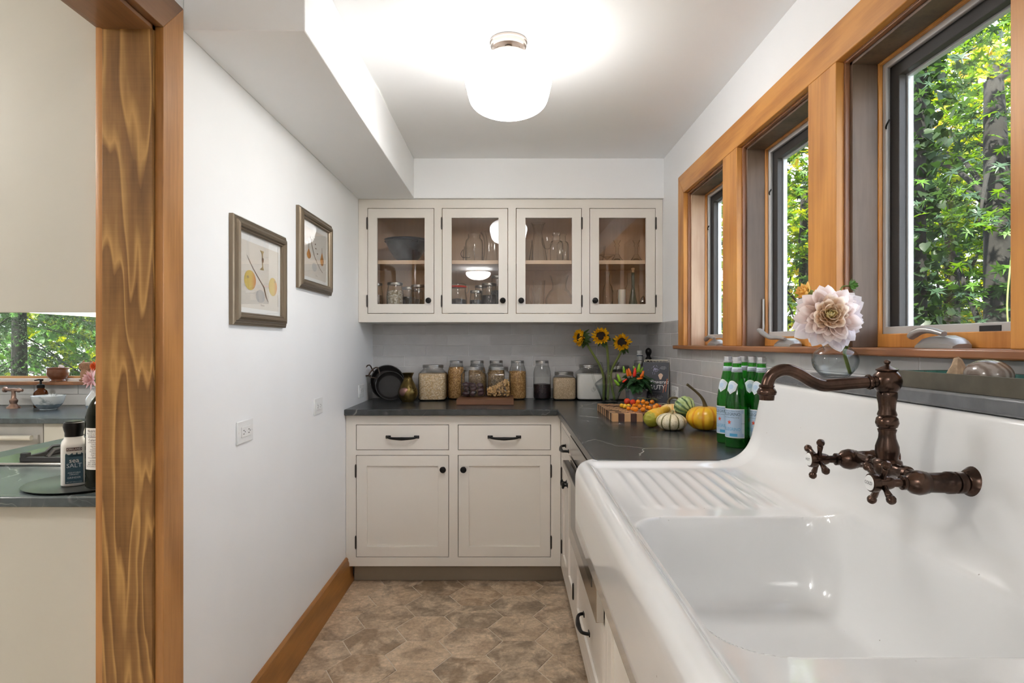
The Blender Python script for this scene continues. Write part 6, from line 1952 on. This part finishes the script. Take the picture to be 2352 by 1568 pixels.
em = n_.n('Emission', i={'Color': (1.0, 0.88, 0.70, 1), 'Strength': 2.2})
n_.surf(em.outputs[0])
M['led_strip'] = n_.m
MB().box(-1.188, -0.995, 1.530, 2.44, 1.3335, 1.3378).build('led_strip', 'led_strip', uc)
# cooktop set in the counter
ck = thing('gas_cooktop', 'black cast-iron gas cooktop set in the pale stone counter', 'cooktop', (0, 0, 0))
MB().box(-1.62, -1.06, 1.875, 2.42, KZ + 0.0003, KZ + 0.010).build('steel_tray', 'steel', ck, bevel=0.004)
for (x0, x1) in ((-1.500, -1.335), (-1.325, -1.16)):
    g = MB().frame(KZ + 0.010, KZ + 0.024, x0, x1, 1.895, 2.39, 0.012, 'Z').build('grate', 'cast_iron', ck, bevel=0.002)
    for (a, b) in (((x0 + 0.006, 2.00), ((x0 + x1) / 2 - 0.02, 2.02)), ((x1 - 0.006, 2.00), ((x0 + x1) / 2 + 0.02, 2.02)), (((x0 + x1) / 2, 1.90), ((x0 + x1) / 2, 1.985)), (((x0 + x1) / 2, 2.385), ((x0 + x1) / 2, 2.06))):
        pth = [(a[0], a[1], KZ + 0.022), (a[0] * 0.7 + b[0] * 0.3, a[1] * 0.7 + b[1] * 0.3, KZ + 0.040), (b[0], b[1], KZ + 0.042)]
        MB().tube(pth, 0.0058, 6).build('grate_finger', 'cast_iron', g, smooth=30)
    for cx, cy in ((x0 + 0.012, 1.905), (x1 - 0.012, 1.905)):
        MB().box(cx - 0.010, cx + 0.010, cy - 0.010, cy + 0.010, KZ + 0.020, KZ + 0.036).build('grate_lug', 'cast_iron', g, bevel=0.002)
    MB().lathe([(0.0, 0.0), (0.040, 0.0), (0.040, 0.010), (0.030, 0.014), (0.0, 0.014)], 28, ((x0 + x1) / 2, 2.03, KZ + 0.010)).build('burner', 'cast_iron', ck, smooth=40)
# round tray with salt and oil
plain('tray_metal', (0.10, 0.11, 0.11), 0.3, 0.8)
kt = thing('round_tray', 'round dark metal tray under the salt grinder', 'tray', (-1.1275, 1.650, KZ))
MB().lathe([(0.0, 0.0), (0.128, 0.0), (0.138, 0.004), (0.1395, 0.006), (0.136, 0.0062), (0.126, 0.003), (0.0, 0.003)], 64).build('dish', 'tray_metal', kt, smooth=40)
sg = thing('salt_grinder', 'sea salt grinder with black top and blue label on the round tray', 'grinder', (-1.140, 1.622, KZ + 0.0035), 0.62)
plain('salt_body', (0.72, 0.72, 0.70), 0.35)
plain('salt_blue', (0.025, 0.085, 0.13), 0.5)
MB().lathe([(0.0, 0.0), (0.026, 0.0), (0.0285, 0.003), (0.0285, 0.104), (0.027, 0.112), (0.022, 0.120), (0.021, 0.126), (0.0, 0.126)], 48, sq=2.2).build('jar', 'salt_body', sg, smooth=40)
MB().lathe([(0.0, 0.0), (0.0205, 0.0), (0.0205, 0.010), (0.0225, 0.016), (0.0245, 0.026), (0.0230, 0.036), (0.0195, 0.038), (0.019, 0.040), (0.0, 0.040)], 36, (0, 0, 0.126)).build('grinder_top', 'black_iron', sg, smooth=40)
LYg = -0.0300
def flat(name, x0, x1, z0, z1, mat, off=0.0):
    MB().add([(x0, LYg - off, z0), (x1, LYg - off, z0), (x1, LYg - off, z1), (x0, LYg - off, z1)], [(0, 1, 2, 3)]).build(name, mat, sg)
flat('label', -0.0190, 0.0190, 0.008, 0.082, 'salt_blue')
wv = [(-0.019 + 0.038 * k / 24, 0.082 + 0.0045 * math.sin(k * 0.9) + 0.002 * math.sin(k * 2.1)) for k in range(25)]
MB().add([(x, LYg, z) for x, z in wv] + [(0.019, LYg, 0.081), (-0.019, LYg, 0.081)], [tuple(range(27))]).build('label_wave', 'salt_blue', sg)
flat('label_band', -0.0165, 0.0165, 0.0915, 0.1000, 'cap_top', 0.0001)
lettering('lettering', 'KIRKLAND', 0.0078, 'paper_white', sg, (0, LYg - 0.0003, 0.0957), sx=0.82)
lettering('lettering', 'sea', 0.017, 'paper_white', sg, (0, LYg - 0.0002, 0.0665))
lettering('lettering', 'SALT', 0.0150, 'label_pale', sg, (0, LYg - 0.0002, 0.0535))
lettering('lettering', 'ADJUSTABLE\nCERAMIC', 0.0048, 'label_pale', sg, (0, LYg - 0.0002, 0.0330))
lettering('lettering', 'GRINDER', 0.0068, 'label_pale', sg, (0, LYg - 0.0002, 0.0225))
lettering('lettering', 'NET WT 368 g (13 OZ)', 0.0034, 'label_pale', sg, (0, LYg - 0.0002, 0.0115))
ob = thing('oil_bottle', 'dark olive oil bottle with a white nutrition label behind the door jamb', 'bottle', (-1.047, 1.604, KZ + 0.0035), 0.62)
MB().shell(smoothprof([(0.0, 0.004), (0.036, 0.001), (0.0425, 0.006), (0.0430, 0.02), (0.0430, 0.165), (0.041, 0.190), (0.033, 0.215), (0.020, 0.235), (0.0155, 0.250), (0.0150, 0.285)], 3), 40).build('glass', 'bottle_olive', ob, smooth=60)
MB().lathe([(0.0, 0.0), (0.0165, 0.0), (0.0165, 0.030), (0.0, 0.031)], 24, (0, 0, 0.283)).build('cap', 'black_iron', ob, smooth=40)
band(0.0433, -1.25, 1.25, 0.050, 0.155, 24).build('label', 'paper_white', ob)
lettering('lettering', 'Nutrition Facts', 0.0098, 'ink_black', ob, None, bend=(0.0436, -0.42, 0.1475), sx=0.9)
lettering('lettering', 'About 66 servings per container\nServing size 1 Tbsp (15mL)', 0.0044, 'ink_black', ob, None, bend=(0.0436, -0.45, 0.1385))
band(0.0436, -1.02, 0.25, 0.1315, 0.1328, 8).build('label_rule', 'ink_black', ob)
lettering('lettering', 'Calories 120', 0.0092, 'ink_black', ob, None, bend=(0.0436, -0.45, 0.1245), sx=0.95)
band(0.0436, -1.02, 0.25, 0.1180, 0.1188, 8).build('label_rule', 'ink_black', ob)
lettering('lettering', 'Total Fat 14g\n  Saturated Fat 2g\n  Trans Fat 0g\n  Polyunsat. Fat 1g\n  Monounsat. Fat 11g\nSodium 0mg\nTotal Carb. 0g\nProtein 0g', 0.0046, 'ink_black', ob, None, bend=(0.0436, -0.50, 0.0980))
band(0.0436, -1.02, 0.25, 0.0790, 0.0798, 8).build('label_rule', 'ink_black', ob)
lettering('lettering', 'EXTRA VIRGIN\nFIRST COLD PRESSED\nBEST WHEN STORED\nIN A COOL DARK PLACE', 0.0048, 'ink_black', ob, None, bend=(0.0436, -0.50, 0.0655))

# far counter run
k2 = thing('base_cabinet', 'cream cabinets under the far kitchen window', 'cabinet', (0, 0, 0))
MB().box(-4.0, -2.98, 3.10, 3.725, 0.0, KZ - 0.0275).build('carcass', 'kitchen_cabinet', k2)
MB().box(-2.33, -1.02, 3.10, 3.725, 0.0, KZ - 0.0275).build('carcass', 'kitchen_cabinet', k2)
dw = thing('dishwasher', 'steel dishwasher with a long pale handle under the far counter', 'dishwasher', (0, 0, 0))
painted('steel_matte', (0.42, 0.41, 0.39), 0.45, 0.12, 6)
MB().box(-2.975, -2.335, 3.10, 3.70, 0.10, KZ - 0.028).build('body', 'steel_matte', dw, bevel=0.002)
MB().box(-2.96, -2.35, 3.085, 3.10, 0.12, 0.80).build('door_panel', 'steel_matte', dw, bevel=0.002)
MB().tube([(-2.96, 3.045, 0.792), (-2.35, 3.045, 0.792)], 0.0125, 16).build('handle', 'handle_pale', dw, smooth=40) if plain('handle_pale', (0.66, 0.63, 0.56), 0.35) else None
for x_ in (-2.90, -2.41):
    MB().tube([(x_, 3.045, 0.792), (x_, 3.086, 0.792)], 0.006, 10).build('handle_post', 'steel_matte', dw, smooth=40)
o = MB().box(-4.0, -1.0, 3.065, 3.729, KZ - 0.0265, KZ).build('countertop', 'soapstone_light', None, bevel=0.004)
tag(o, 'blue-grey stone counter under the far kitchen window', 'countertop')
# tiled splash below the kitchen sill
def place_k(o, a, b, z):
    o.location = (a, 3.7275, z)
lay_tiles(wk, -3.9, -1.02, KZ + 0.001, 1.008, place_k, 0.15, 'kitchen_tile')
win = thing('window_4', 'kitchen window over the far counter', None, kind='structure')
MB().box(-3.95, -1.86, 3.66, 3.80, 1.010, 1.030).build('stool', 'sill_wood', win, bevel=0.003)
MB().frame(3.762, 3.80, -3.9, -1.9, 1.030, 2.0, (0.04, 0.04, 0.028, 0.04), 'Y').build('sash', 'fir_x', win, bevel=0.002) if wood('fir_x', (0.60, 0.31, 0.115), (0.36, 0.15, 0.045), 'X') else None
MB().box(-3.87, -1.93, 3.779, 3.781, 1.056, 1.965).build('pane', 'pane_glass', win)
# things by the far sink
plain('copper_aged', (0.42, 0.27, 0.21), 0.35, 0.8)
tp = thing('sink_tap', 'aged copper tap lever by the far sink', 'tap', (-2.850, 3.560, KZ))
MB().lathe([(0.0, 0.0), (0.036, 0.0), (0.034, 0.006), (0.022, 0.016), (0.016, 0.026), (0.020, 0.036), (0.021, 0.046), (0.012, 0.058), (0.010, 0.090), (0.014, 0.100), (0.014, 0.112), (0.0, 0.116)], 28).build('body', 'copper_aged', tp, smooth=40)
MB().lathe([(0.0, -0.055), (0.016, -0.054), (0.016, -0.044), (0.009, -0.040), (0.009, 0.022), (0.013, 0.026), (0.013, 0.034), (0.008, 0.040), (0.008, 0.052), (0.0, 0.054)], 20, (0, 0, 0.104), (1, 0, -0.05)).build('lever', 'copper_aged', tp, smooth=40)
sb = thing('soap_bottle', 'amber glass soap pump bottle beside the far sink', 'bottle', (-2.735, 3.615, KZ))
MB().shell([(0.0, 0.002), (0.033, 0.001), (0.036, 0.005), (0.036, 0.080), (0.030, 0.096), (0.018, 0.106), (0.017, 0.114)], 32).build('glass', 'amber_glass', sb, smooth=40)
MB().lathe([(0.0, 0.0), (0.032, 0.0), (0.032, 0.060), (0.0, 0.060)], 24, (0, 0, 0.004)).build('soap', 'spice', sb, smooth=40)
MB().lathe([(0.0, 0.0), (0.0195, 0.0), (0.0195, 0.018), (0.014, 0.021), (0.006, 0.023), (0.006, 0.044), (0.0, 0.044)], 24, (0, 0, 0.112)).build('pump_collar', 'black_iron', sb, smooth=40)
MB().tube([(0.012, 0, 0.158), (-0.010, 0, 0.160), (-0.034, -0.004, 0.156)], [0.006, 0.005, 0.003], 8).build('pump_nozzle', 'black_iron', sb, smooth=40)
def _glaze():
    n = N('glaze_bowl')
    tc = n.n('TexCoord').outputs['Object']
    z = n.n('SeparateXYZ', i={0: tc}).outputs[2]
    f = n.math('ADD', z, n.math('MULTIPLY', n.noise(tc, 25, 3), 0.02))
    c = n.ramp(n.math('MULTIPLY', f, 12.0), [(0.25, (0.34, 0.40, 0.46)), (0.50, (0.20, 0.26, 0.32)), (0.53, (0.72, 0.76, 0.78)), (1.0, (0.76, 0.79, 0.80))])
    d = n.ramp(n.noise(tc, 18, 4), [(0.55, 0.0), (0.68, 0.8)])
    n.bsdf(n.mix(d, c, (0.16, 0.22, 0.24)), 0.15)
    M['glaze_bowl'] = n.m
_glaze()
bw = thing('ceramic_bowl', 'blue and white glazed bowl beside the amber soap bottle', 'bowl', (-2.590, 3.480, KZ))
MB().lathe(smoothprof([(0.0, 0.0), (0.038, 0.0), (0.040, 0.006), (0.052, 0.014), (0.070, 0.038), (0.081, 0.074), (0.079, 0.075), (0.066, 0.042), (0.048, 0.020), (0.0, 0.016)], 3), 40).build('bowl', 'glaze_bowl', bw, smooth=50)
br = thing('scrub_brush', 'round white bristle brush resting in the glazed bowl', 'brush', (-2.570, 3.480, KZ + 0.055))
MB().lathe([(0.0, 0.0), (0.026, 0.002), (0.028, 0.012), (0.0, 0.014)], 28).build('brush_head', 'white_plastic', br, smooth=40)
mb = MB()
for k in range(30):
    a = 2 * PI * k / 30
    mb.add([(0.024 * math.cos(a - 0.05), 0.024 * math.sin(a - 0.05), 0.012), (0.024 * math.cos(a + 0.05), 0.024 * math.sin(a + 0.05), 0.012), (0.034 * math.cos(a), 0.034 * math.sin(a), 0.034)], [(0, 1, 2)])
for k in range(16):
    a = 2 * PI * k / 16
    mb.add([(0.012 * math.cos(a - 0.12), 0.012 * math.sin(a - 0.12), 0.013), (0.012 * math.cos(a + 0.12), 0.012 * math.sin(a + 0.12), 0.013), (0.020 * math.cos(a), 0.020 * math.sin(a), 0.040)], [(0, 1, 2)])
o = mb.build('bristles', 'white_plastic', br)
o['kind'] = 'stuff'
plain('mortar_wood', (0.18, 0.065, 0.03), 0.22)
mo = thing('mortar', 'turned brown wooden mortar on the far windowsill', 'mortar', (-2.700, 3.705, 1.0305))
MB().lathe(smoothprof([(0.0, 0.0), (0.040, 0.0), (0.043, 0.005), (0.037, 0.012), (0.052, 0.030), (0.058, 0.052), (0.057, 0.074), (0.061, 0.080), (0.055, 0.080), (0.050, 0.050), (0.0, 0.028)], 3), 40).build('bowl', 'mortar_wood', mo, smooth=50)
pe = thing('pestle', 'wooden pestle leaning in the brown mortar', 'pestle', (-2.700, 3.705, 1.064))
MB().tube([(-0.008, 0, 0.0), (0.008, -0.004, 0.024), (0.030, -0.012, 0.058)], [0.011, 0.010, 0.015], 16).build('shaft', 'pestle_wood', pe, smooth=40) if plain('pestle_wood', (0.50, 0.36, 0.28), 0.5) else None
ow = thing('carved_owl', 'carved terracotta owl figure on the far windowsill', 'figurine', (-2.522, 3.705, 1.0305))
plain('terracotta', (0.40, 0.22, 0.13), 0.8)
MB().lathe(smoothprof([(0.0, 0.0), (0.026, 0.0), (0.032, 0.006), (0.036, 0.030), (0.038, 0.050), (0.033, 0.064), (0.035, 0.080), (0.037, 0.098), (0.033, 0.112), (0.0, 0.115)], 3), 32).build('body', 'terracotta', ow, smooth=50)
for s_ in (-1, 1):
    MB().lathe([(0.0, 0.004), (0.005, 0.004), (0.007, 0.001), (0.011, 0.003), (0.013, 0.001), (0.017, 0.002), (0.018, 0.0), (0.0, 0.0)], 24, (s_ * 0.017, -0.032, 0.088), (s_ * 0.3, -1, 0)).build('eye', 'terracotta', ow, smooth=30)
    MB().ball((s_ * 0.020, -0.026, 0.007), 0.012, 12, 8, 1, 1, 0.6).build('foot', 'terracotta', ow, smooth=True)
    MB().lathe([(0.0, 0.018), (0.010, 0.0), (0.0, 0.0)], 10, (s_ * 0.022, -0.004, 0.110)).build('ear', 'terracotta', ow, smooth=True)
kv = thing('flower_vase', 'painted ceramic vase behind the olive oil bottle', 'vase', (-2.272, 3.400, KZ))
MB().shell(smoothprof([(0.0, 0.002), (0.03, 0.0), (0.045, 0.03), (0.045, 0.07), (0.026, 0.10), (0.022, 0.12), (0.028, 0.132)], 3), 28).build('body', 'glaze_bowl', kv, smooth=50)
def small_dahlia(label, loc, facing, mat, L, n):
    t = thing('cut_flower', label, 'flower', loc, group='cut flowers in the kitchen vase')
    R_ = Vector((0, 0, 1)).rotation_difference(Vector(facing).normalized()).to_matrix().to_4x4()
    me = petal_mesh('petal', 1, 0.34, 0.15, 0.6, 0.6, 4, 5, mat, 0.4)
    for k in range(n):
        q = k / (n - 1)
        o = mesh_obj('petal', me, None, t)
        o.matrix_local = R_ @ Matrix.Rotation(k * 2.39996, 4, 'Z') @ Matrix.Translation((0.004, 0, 0.01 * (1 - q))) @ Matrix.Rotation(-(PI / 2 - (0.1 + q * 1.7)), 4, 'Y') @ Matrix.Scale(L * (0.5 + 0.5 * q), 4)
    st = [Vector((0, 0, 0)), (Vector((-2.272, 3.40, KZ + 0.15)) - Vector(loc)), (Vector((-2.272, 3.40, KZ + 0.04)) - Vector(loc))]
    MB().tube(smoothpath(st, 4), 0.003, 6).build('stem', 'stem_green', t, smooth=True)
leafmat('petal_orange', (0.75, 0.14, 0.04), (0.8, 0.2, 0.05), 0.5, 0.1)
small_dahlia('pink dahlia leaning out of the kitchen vase', (-2.262, 3.360, 1.062), (-0.6, -0.75, 0.1), 'petal_pink', 0.062, 46)
small_dahlia('orange pompom flower above the pink dahlia', (-2.268, 3.400, 1.130), (-0.5, -0.8, 0.2), 'petal_orange', 0.036, 50)
# ================================================================ garden outside the windows
struct('ground', MB().box(-14, 16, -6, 26, -0.62, -0.60), 'ground_soil', label='shaded garden ground outside the windows')

def maple_outline(lobes=7):
    pts = [(0.0, -0.10)]
    angs = np.linspace(-2.1, 2.1, lobes)
    for k, a in enumerate(angs):
        L = 1.0 - 0.20 * abs(a) ** 1.2 / 2.1 * 1.6
        pts.append((0.30 * math.sin(a - 0.16), 0.30 * math.cos(a - 0.16)))
        pts.append((0.62 * L * math.sin(a - 0.12), 0.62 * L * math.cos(a - 0.12)))
        pts.append((L * math.sin(a), L * math.cos(a)))
        pts.append((0.62 * L * math.sin(a + 0.12), 0.62 * L * math.cos(a + 0.12)))
    pts.append((0.30 * math.sin(2.26), 0.30 * math.cos(2.26)))
    return pts
MAPLE = maple_outline()
OVAL = [(0.0, 0.0), (0.28, 0.22), (0.36, 0.5), (0.26, 0.78), (0.0, 1.05), (-0.26, 0.78), (-0.36, 0.5), (-0.28, 0.22)]
HEART = [(0.0, 0.08), (0.25, -0.02), (0.46, 0.12), (0.50, 0.38), (0.30, 0.72), (0.0, 1.0), (-0.30, 0.72), (-0.50, 0.38), (-0.46, 0.12), (-0.25, -0.02)]

def leaf_mesh(name, P, size, outline, seed, tilt=0.7, droop=0.25, mats=('leaf_maple',), weights=None):
    """one mesh of many leaves at points P (N,3); each leaf a fan with a folded midrib"""
    rs = np.random.RandomState(seed)
    O = np.array(outline)
    m = len(O)
    n = len(P)
    yaw = rs.uniform(0, 2 * np.pi, n)
    pit = rs.normal(-0.35, tilt * 0.5, n)
    rol = rs.normal(0, tilt * 0.5, n)
    sz = size * rs.uniform(0.65, 1.25, n)
    ctr = np.array([[0.0, 0.35]])
    L = np.vstack([ctr, O])                                   # (m+1,2)
    base = np.zeros((m + 1, 3))
    base[:, 0] = L[:, 0]
    base[:, 1] = L[:, 1]
    base[:, 2] = 0.12 * np.abs(L[:, 0]) - droop * L[:, 1] ** 2
    V = base[None] * sz[:, None, None]
    def rot(V, a, i, j):
        c, s_ = np.cos(a)[:, None], np.sin(a)[:, None]
        vi, vj = V[..., i].copy(), V[..., j].copy()
        V[..., i] = c * vi - s_ * vj
        V[..., j] = s_ * vi + c * vj
    rot(V, rol, 0, 2)
    rot(V, pit, 1, 2)
    rot(V, yaw, 0, 1)
    V += P[:, None, :]
    F = np.zeros((m, 3), int)
    F[:, 1] = np.arange(1, m + 1)
    F[:, 2] = np.roll(np.arange(1, m + 1), -1)
    allF = (F[None] + (np.arange(n) * (m + 1))[:, None, None]).reshape(-1, 3)
    me = bpy.data.meshes.new(name)
    nv, nf = n * (m + 1), len(allF)
    me.vertices.add(nv)
    me.vertices.foreach_set('co', V.reshape(-1).astype(np.float32))
    me.loops.add(nf * 3)
    me.loops.foreach_set('vertex_index', allF.reshape(-1).astype(np.int32))
    me.polygons.add(nf)
    me.polygons.foreach_set('loop_start', (np.arange(nf) * 3).astype(np.int32))
    for mt in mats:
        me.materials.append(M[mt])
    if len(mats) > 1:
        mi = rs.choice(len(mats), n, p=weights)
        me.polygons.foreach_set('material_index', np.repeat(mi, m).astype(np.int32))
    me.update()
    me.validate()
    return me

def sprays(center, radii, n_spray, per, seed, flat=0.25, spread=0.35, shell=0.0):
    """leaf points in flattened sprays scattered through an ellipsoid"""
    rs = np.random.RandomState(seed)
    out = []
    while len(out) < n_spray:
        p = rs.uniform(-1, 1, 3)
        r = np.linalg.norm(p)
        if r < 1 and r > shell:
            out.append(p)
    C = np.array(center) + np.array(out) * np.array(radii)
    off = rs.normal(0, 1, (n_spray, per, 3)) * np.array([spread, spread, spread * flat])
    return (C[:, None] + off).reshape(-1, 3), C

def tree(name, label, base, crown, radii, n_spray, per, size, outline, mats, weights, seed, height=None, lean=(0, 0), trunk_r=0.12, spread=0.35, flat=0.25, shell=0.0, branches=10, group='garden trees', bark='bark'):
    t = thing(name, label, 'tree', base, group=group)
    B = Vector(base)
    P, C = sprays(crown, radii, n_spray, per, seed, flat, spread, shell)
    P = P[P[:, 0] > (1.45 if base[0] > 0 else -99)]
    if base[0] < 0:
        P = P[P[:, 1] > 4.15]
    me = leaf_mesh('foliage', P - np.array(base), size, outline, seed + 1, mats=mats, weights=weights)
    f = mesh_obj('foliage', me, None, t)
    f['kind'] = 'stuff'
    cv = Vector(crown) - B
    top = cv + Vector((0, 0, radii[2] * 0.5))
    pts = [(0, 0, 0), (cv.x * 0.25 + lean[0], cv.y * 0.25 + lean[1], cv.z * 0.35), (cv.x * 0.7, cv.y * 0.7, cv.z * 0.75), tuple(top)]
    path = smoothpath(pts, 5)
    MB().tube(path, list(np.linspace(trunk_r, trunk_r * 0.35, len(path))), 12).build('trunk', bark, t, smooth=True)
    rs = random.Random(seed)
    for k in range(branches):
        q = path[rs.randrange(len(path) // 3, len(path))]
        e = Vector(C[rs.randrange(len(C))]) - B
        if (e + B).x < 1.5 and base[0] > 0 or base[0] < 0 and (e + B).y < 4.2:
            continue
        mid = (Vector(q) + e) / 2 + Vector((0, 0, 0.1))
        MB().tube(smoothpath([q, mid, e], 4), list(np.linspace(trunk_r * 0.16, 0.005, 9)), 6).build('branch', bark, t, smooth=True)
    return t
GZ = -0.6
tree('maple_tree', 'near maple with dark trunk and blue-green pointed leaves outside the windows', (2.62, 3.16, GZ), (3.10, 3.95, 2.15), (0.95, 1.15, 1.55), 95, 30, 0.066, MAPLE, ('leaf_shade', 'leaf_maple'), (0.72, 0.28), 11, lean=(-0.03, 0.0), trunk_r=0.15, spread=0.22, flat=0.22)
tree('maple_tree', 'mid-green maple further back behind the near maple', (4.1, 5.7, GZ), (4.3, 6.0, 2.2), (1.5, 1.9, 2.2), 150, 30, 0.085, MAPLE, ('leaf_maple', 'leaf_shade', 'leaf_bright'), (0.55, 0.25, 0.2), 22, trunk_r=0.12, spread=0.3)
tree('maple_tree', 'sunlit yellow-green maple far behind the near trees', (6.6, 8.4, GZ), (6.6, 8.4, 3.4), (2.2, 2.8, 3.4), 150, 30, 0.13, MAPLE, ('leaf_bright', 'leaf_gold', 'leaf_maple'), (0.55, 0.25, 0.2), 33, trunk_r=0.16, spread=0.42)
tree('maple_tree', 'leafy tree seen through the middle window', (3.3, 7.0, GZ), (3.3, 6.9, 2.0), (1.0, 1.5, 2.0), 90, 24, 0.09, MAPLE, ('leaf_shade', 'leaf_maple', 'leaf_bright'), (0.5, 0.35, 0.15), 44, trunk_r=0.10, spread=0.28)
tree('broadleaf_tree', 'tall pale tree closing the view beyond the maples', (5.2, 13.5, GZ), (5.2, 13.0, 3.6), (3.2, 2.4, 4.2), 170, 30, 0.20, OVAL, ('leaf_bright', 'leaf_maple', 'leaf_gold'), (0.5, 0.35, 0.15), 55, trunk_r=0.2, spread=0.6, flat=0.5)
tree('broadleaf_tree', 'broad green tree filling the far side of the garden', (10.0, 11.5, GZ), (9.8, 11.5, 4.0), (2.6, 4.4, 4.8), 190, 30, 0.22, OVAL, ('leaf_maple', 'leaf_bright', 'leaf_shade'), (0.5, 0.3, 0.2), 66, trunk_r=0.25, spread=0.65, flat=0.5)
# ivy climbing a slim dead trunk
iv = thing('ivy_column', 'slim trunk wrapped in dark ivy outside the near window', 'ivy', (2.45, 3.70, GZ), group='garden trees')
MB().tube(smoothpath([(0, 0, 0), (0.02, 0.02, 1.5), (-0.01, 0.0, 3.0), (0.03, 0, 5.0)], 5), 0.05, 8).build('trunk', 'bark', iv, smooth=True)
rs = np.random.RandomState(5)
n = 2600
a = rs.uniform(0, 2 * np.pi, n)
r = 0.06 + np.abs(rs.normal(0, 0.07, n))
P = np.stack([r * np.cos(a), r * np.sin(a), rs.uniform(0, 5.0, n)], 1)
o = mesh_obj('foliage', leaf_mesh('foliage', P, 0.055, HEART, 6, 0.9, mats=('leaf_ivy', 'leaf_shade'), weights=(0.75, 0.25)), None, iv)
o['kind'] = 'stuff'
vnn = thing('ivy_vine', 'thin ivy shoot with pale heart-shaped leaves on the maple trunk', 'ivy', (2.50, 3.14, 1.10), group='garden trees')
MB().tube(smoothpath([(0.0, 0, -0.2), (0.02, -0.03, 0.10), (0.0, -0.04, 0.35), (0.03, -0.03, 0.6)], 5), 0.004, 6).build('stem', 'stem_green', vnn, smooth=True)
hm = leaf_mesh('leaf', np.zeros((1, 3)), 0.075, HEART, 3, 0.1, mats=('needle_fresh',))
for k, (x, z, s_, sp_) in enumerate(((-0.04, 0.22, 0.9, 0.5), (0.05, 0.16, 1.2, 2.6), (-0.03, 0.10, 1.2, 1.2), (0.04, 0.30, 0.8, 3.0), (0.0, 0.02, 1.0, 0.2), (0.03, 0.45, 0.7, 1.0))):
    o = mesh_obj('leaf', hm, None, vnn)
    o.matrix_local = Matrix.Translation((x, -0.05, z)) @ Euler((1.2, sp_ * 0.2, sp_)).to_matrix().to_4x4() @ Matrix.Scale(s_, 4)

# kitchen side: spruce and a broadleaf beyond the far window
def spruce(label, base, seed, n_br=70, H=4.6, R=1.5):
    t = thing('spruce_tree', label, 'tree', base, group='trees beyond the kitchen window')
    MB().tube([(0, 0, 0), (0, 0, H)], [0.09, 0.02], 10).build('trunk', 'bark', t, smooth=True)
    rs = np.random.RandomState(seed)
    Q, D, TIP = [], [], []
    tw = MB()
    for b in range(n_br):
        z = 0.5 + (H - 0.9) * (b / n_br)
        a = b * 2.39996 + rs.uniform(-0.3, 0.3)
        L = R * (1 - z / (H * 1.15)) + 0.25
        d = np.array([math.cos(a), math.sin(a), 0])
        sd = np.array([-math.sin(a), math.cos(a), 0])
        ts = np.linspace(0.08, 1, 16)
        spine = [d * L * t_ + np.array([0, 0, z - 0.45 * L * t_ ** 1.5 + 0.10 * L * t_ ** 3]) for t_ in ts]
        tw.tube([tuple(p) for p in spine[::3]] + [tuple(spine[-1])], 0.006, 5)
        for i, p in enumerate(spine[2:]):
            for sgn in (-1, 1, 0):
                l2 = 0.34 * L * (1.05 - ts[i + 2]) + 0.10
                dd = d * 0.55 + sd * sgn * 0.85 - np.array([0, 0, 0.7 if sgn == 0 else 0.0])
                u = np.linspace(0, 1, 14)[:, None]
                q = p + dd * l2 * u + np.array([0, 0, -0.35 * l2]) * u * u
                Q.append(q)
                D.append(np.repeat(dd[None], 14, 0))
                TIP.append(((u[:, 0] > 0.72) | (i > 11)) & (rs.rand(14) < 0.85))
    Q = np.concatenate(Q); D = np.concatenate(D); TIP = np.concatenate(TIP)
    K = 9
    Q = np.repeat(Q, K, 0) + rs.normal(0, 0.004, (len(Q) * K, 3)); D = np.repeat(D, K, 0); TIP = np.repeat(TIP, K)
    nd = D * 0.7 + rs.normal(0, 0.55, Q.shape)
    nd /= np.linalg.norm(nd, axis=1)[:, None]
    s2 = np.cross(nd, rs.normal(0, 1, Q.shape))
    s2 /= np.linalg.norm(s2, axis=1)[:, None] + 1e-9
    V = np.stack([Q - s2 * 0.0022, Q + s2 * 0.0022, Q + nd * 0.030], 1).reshape(-1, 3)
    me = bpy.data.meshes.new('needles')
    me.vertices.add(len(V))
    me.vertices.foreach_set('co', V.astype(np.float32).reshape(-1))
    nf = len(V) // 3
    me.loops.add(nf * 3)
    me.loops.foreach_set('vertex_index', np.arange(nf * 3, dtype=np.int32))
    me.polygons.add(nf)
    me.polygons.foreach_set('loop_start', (np.arange(nf) * 3).astype(np.int32))
    me.materials.append(M['needle_dark']); me.materials.append(M['needle_fresh'])
    me.polygons.foreach_set('material_index', TIP.astype(np.int32))
    me.update(); me.validate()
    o = mesh_obj('needles', me, None, t)
    o['kind'] = 'stuff'
    tw.build('twigs', 'bark', t, smooth=True)['kind'] = 'stuff'
spruce('dark drooping spruce beyond the far kitchen window', (-4.55, 5.75, GZ), 3)
spruce('second spruce at the left of the far kitchen window', (-5.9, 7.0, GZ), 8)
tree('broadleaf_tree', 'bright green broadleaf shrub at the right of the kitchen window', (-4.1, 6.7, GZ), (-4.0, 6.6, 1.3), (0.95, 0.8, 1.6), 60, 22, 0.13, OVAL, ('leaf_bright', 'needle_fresh', 'leaf_maple'), (0.45, 0.35, 0.2), 77, trunk_r=0.05, spread=0.25, flat=0.6, group='trees beyond the kitchen window')
tree('broadleaf_tree', 'pale tree closing the view beyond the kitchen window', (-6.8, 10.5, GZ), (-6.8, 10.3, 2.4), (3.4, 1.6, 3.2), 120, 26, 0.2, OVAL, ('leaf_bright', 'leaf_maple', 'leaf_shade'), (0.4, 0.35, 0.25), 88, trunk_r=0.12, spread=0.5, flat=0.5, group='trees beyond the kitchen window')
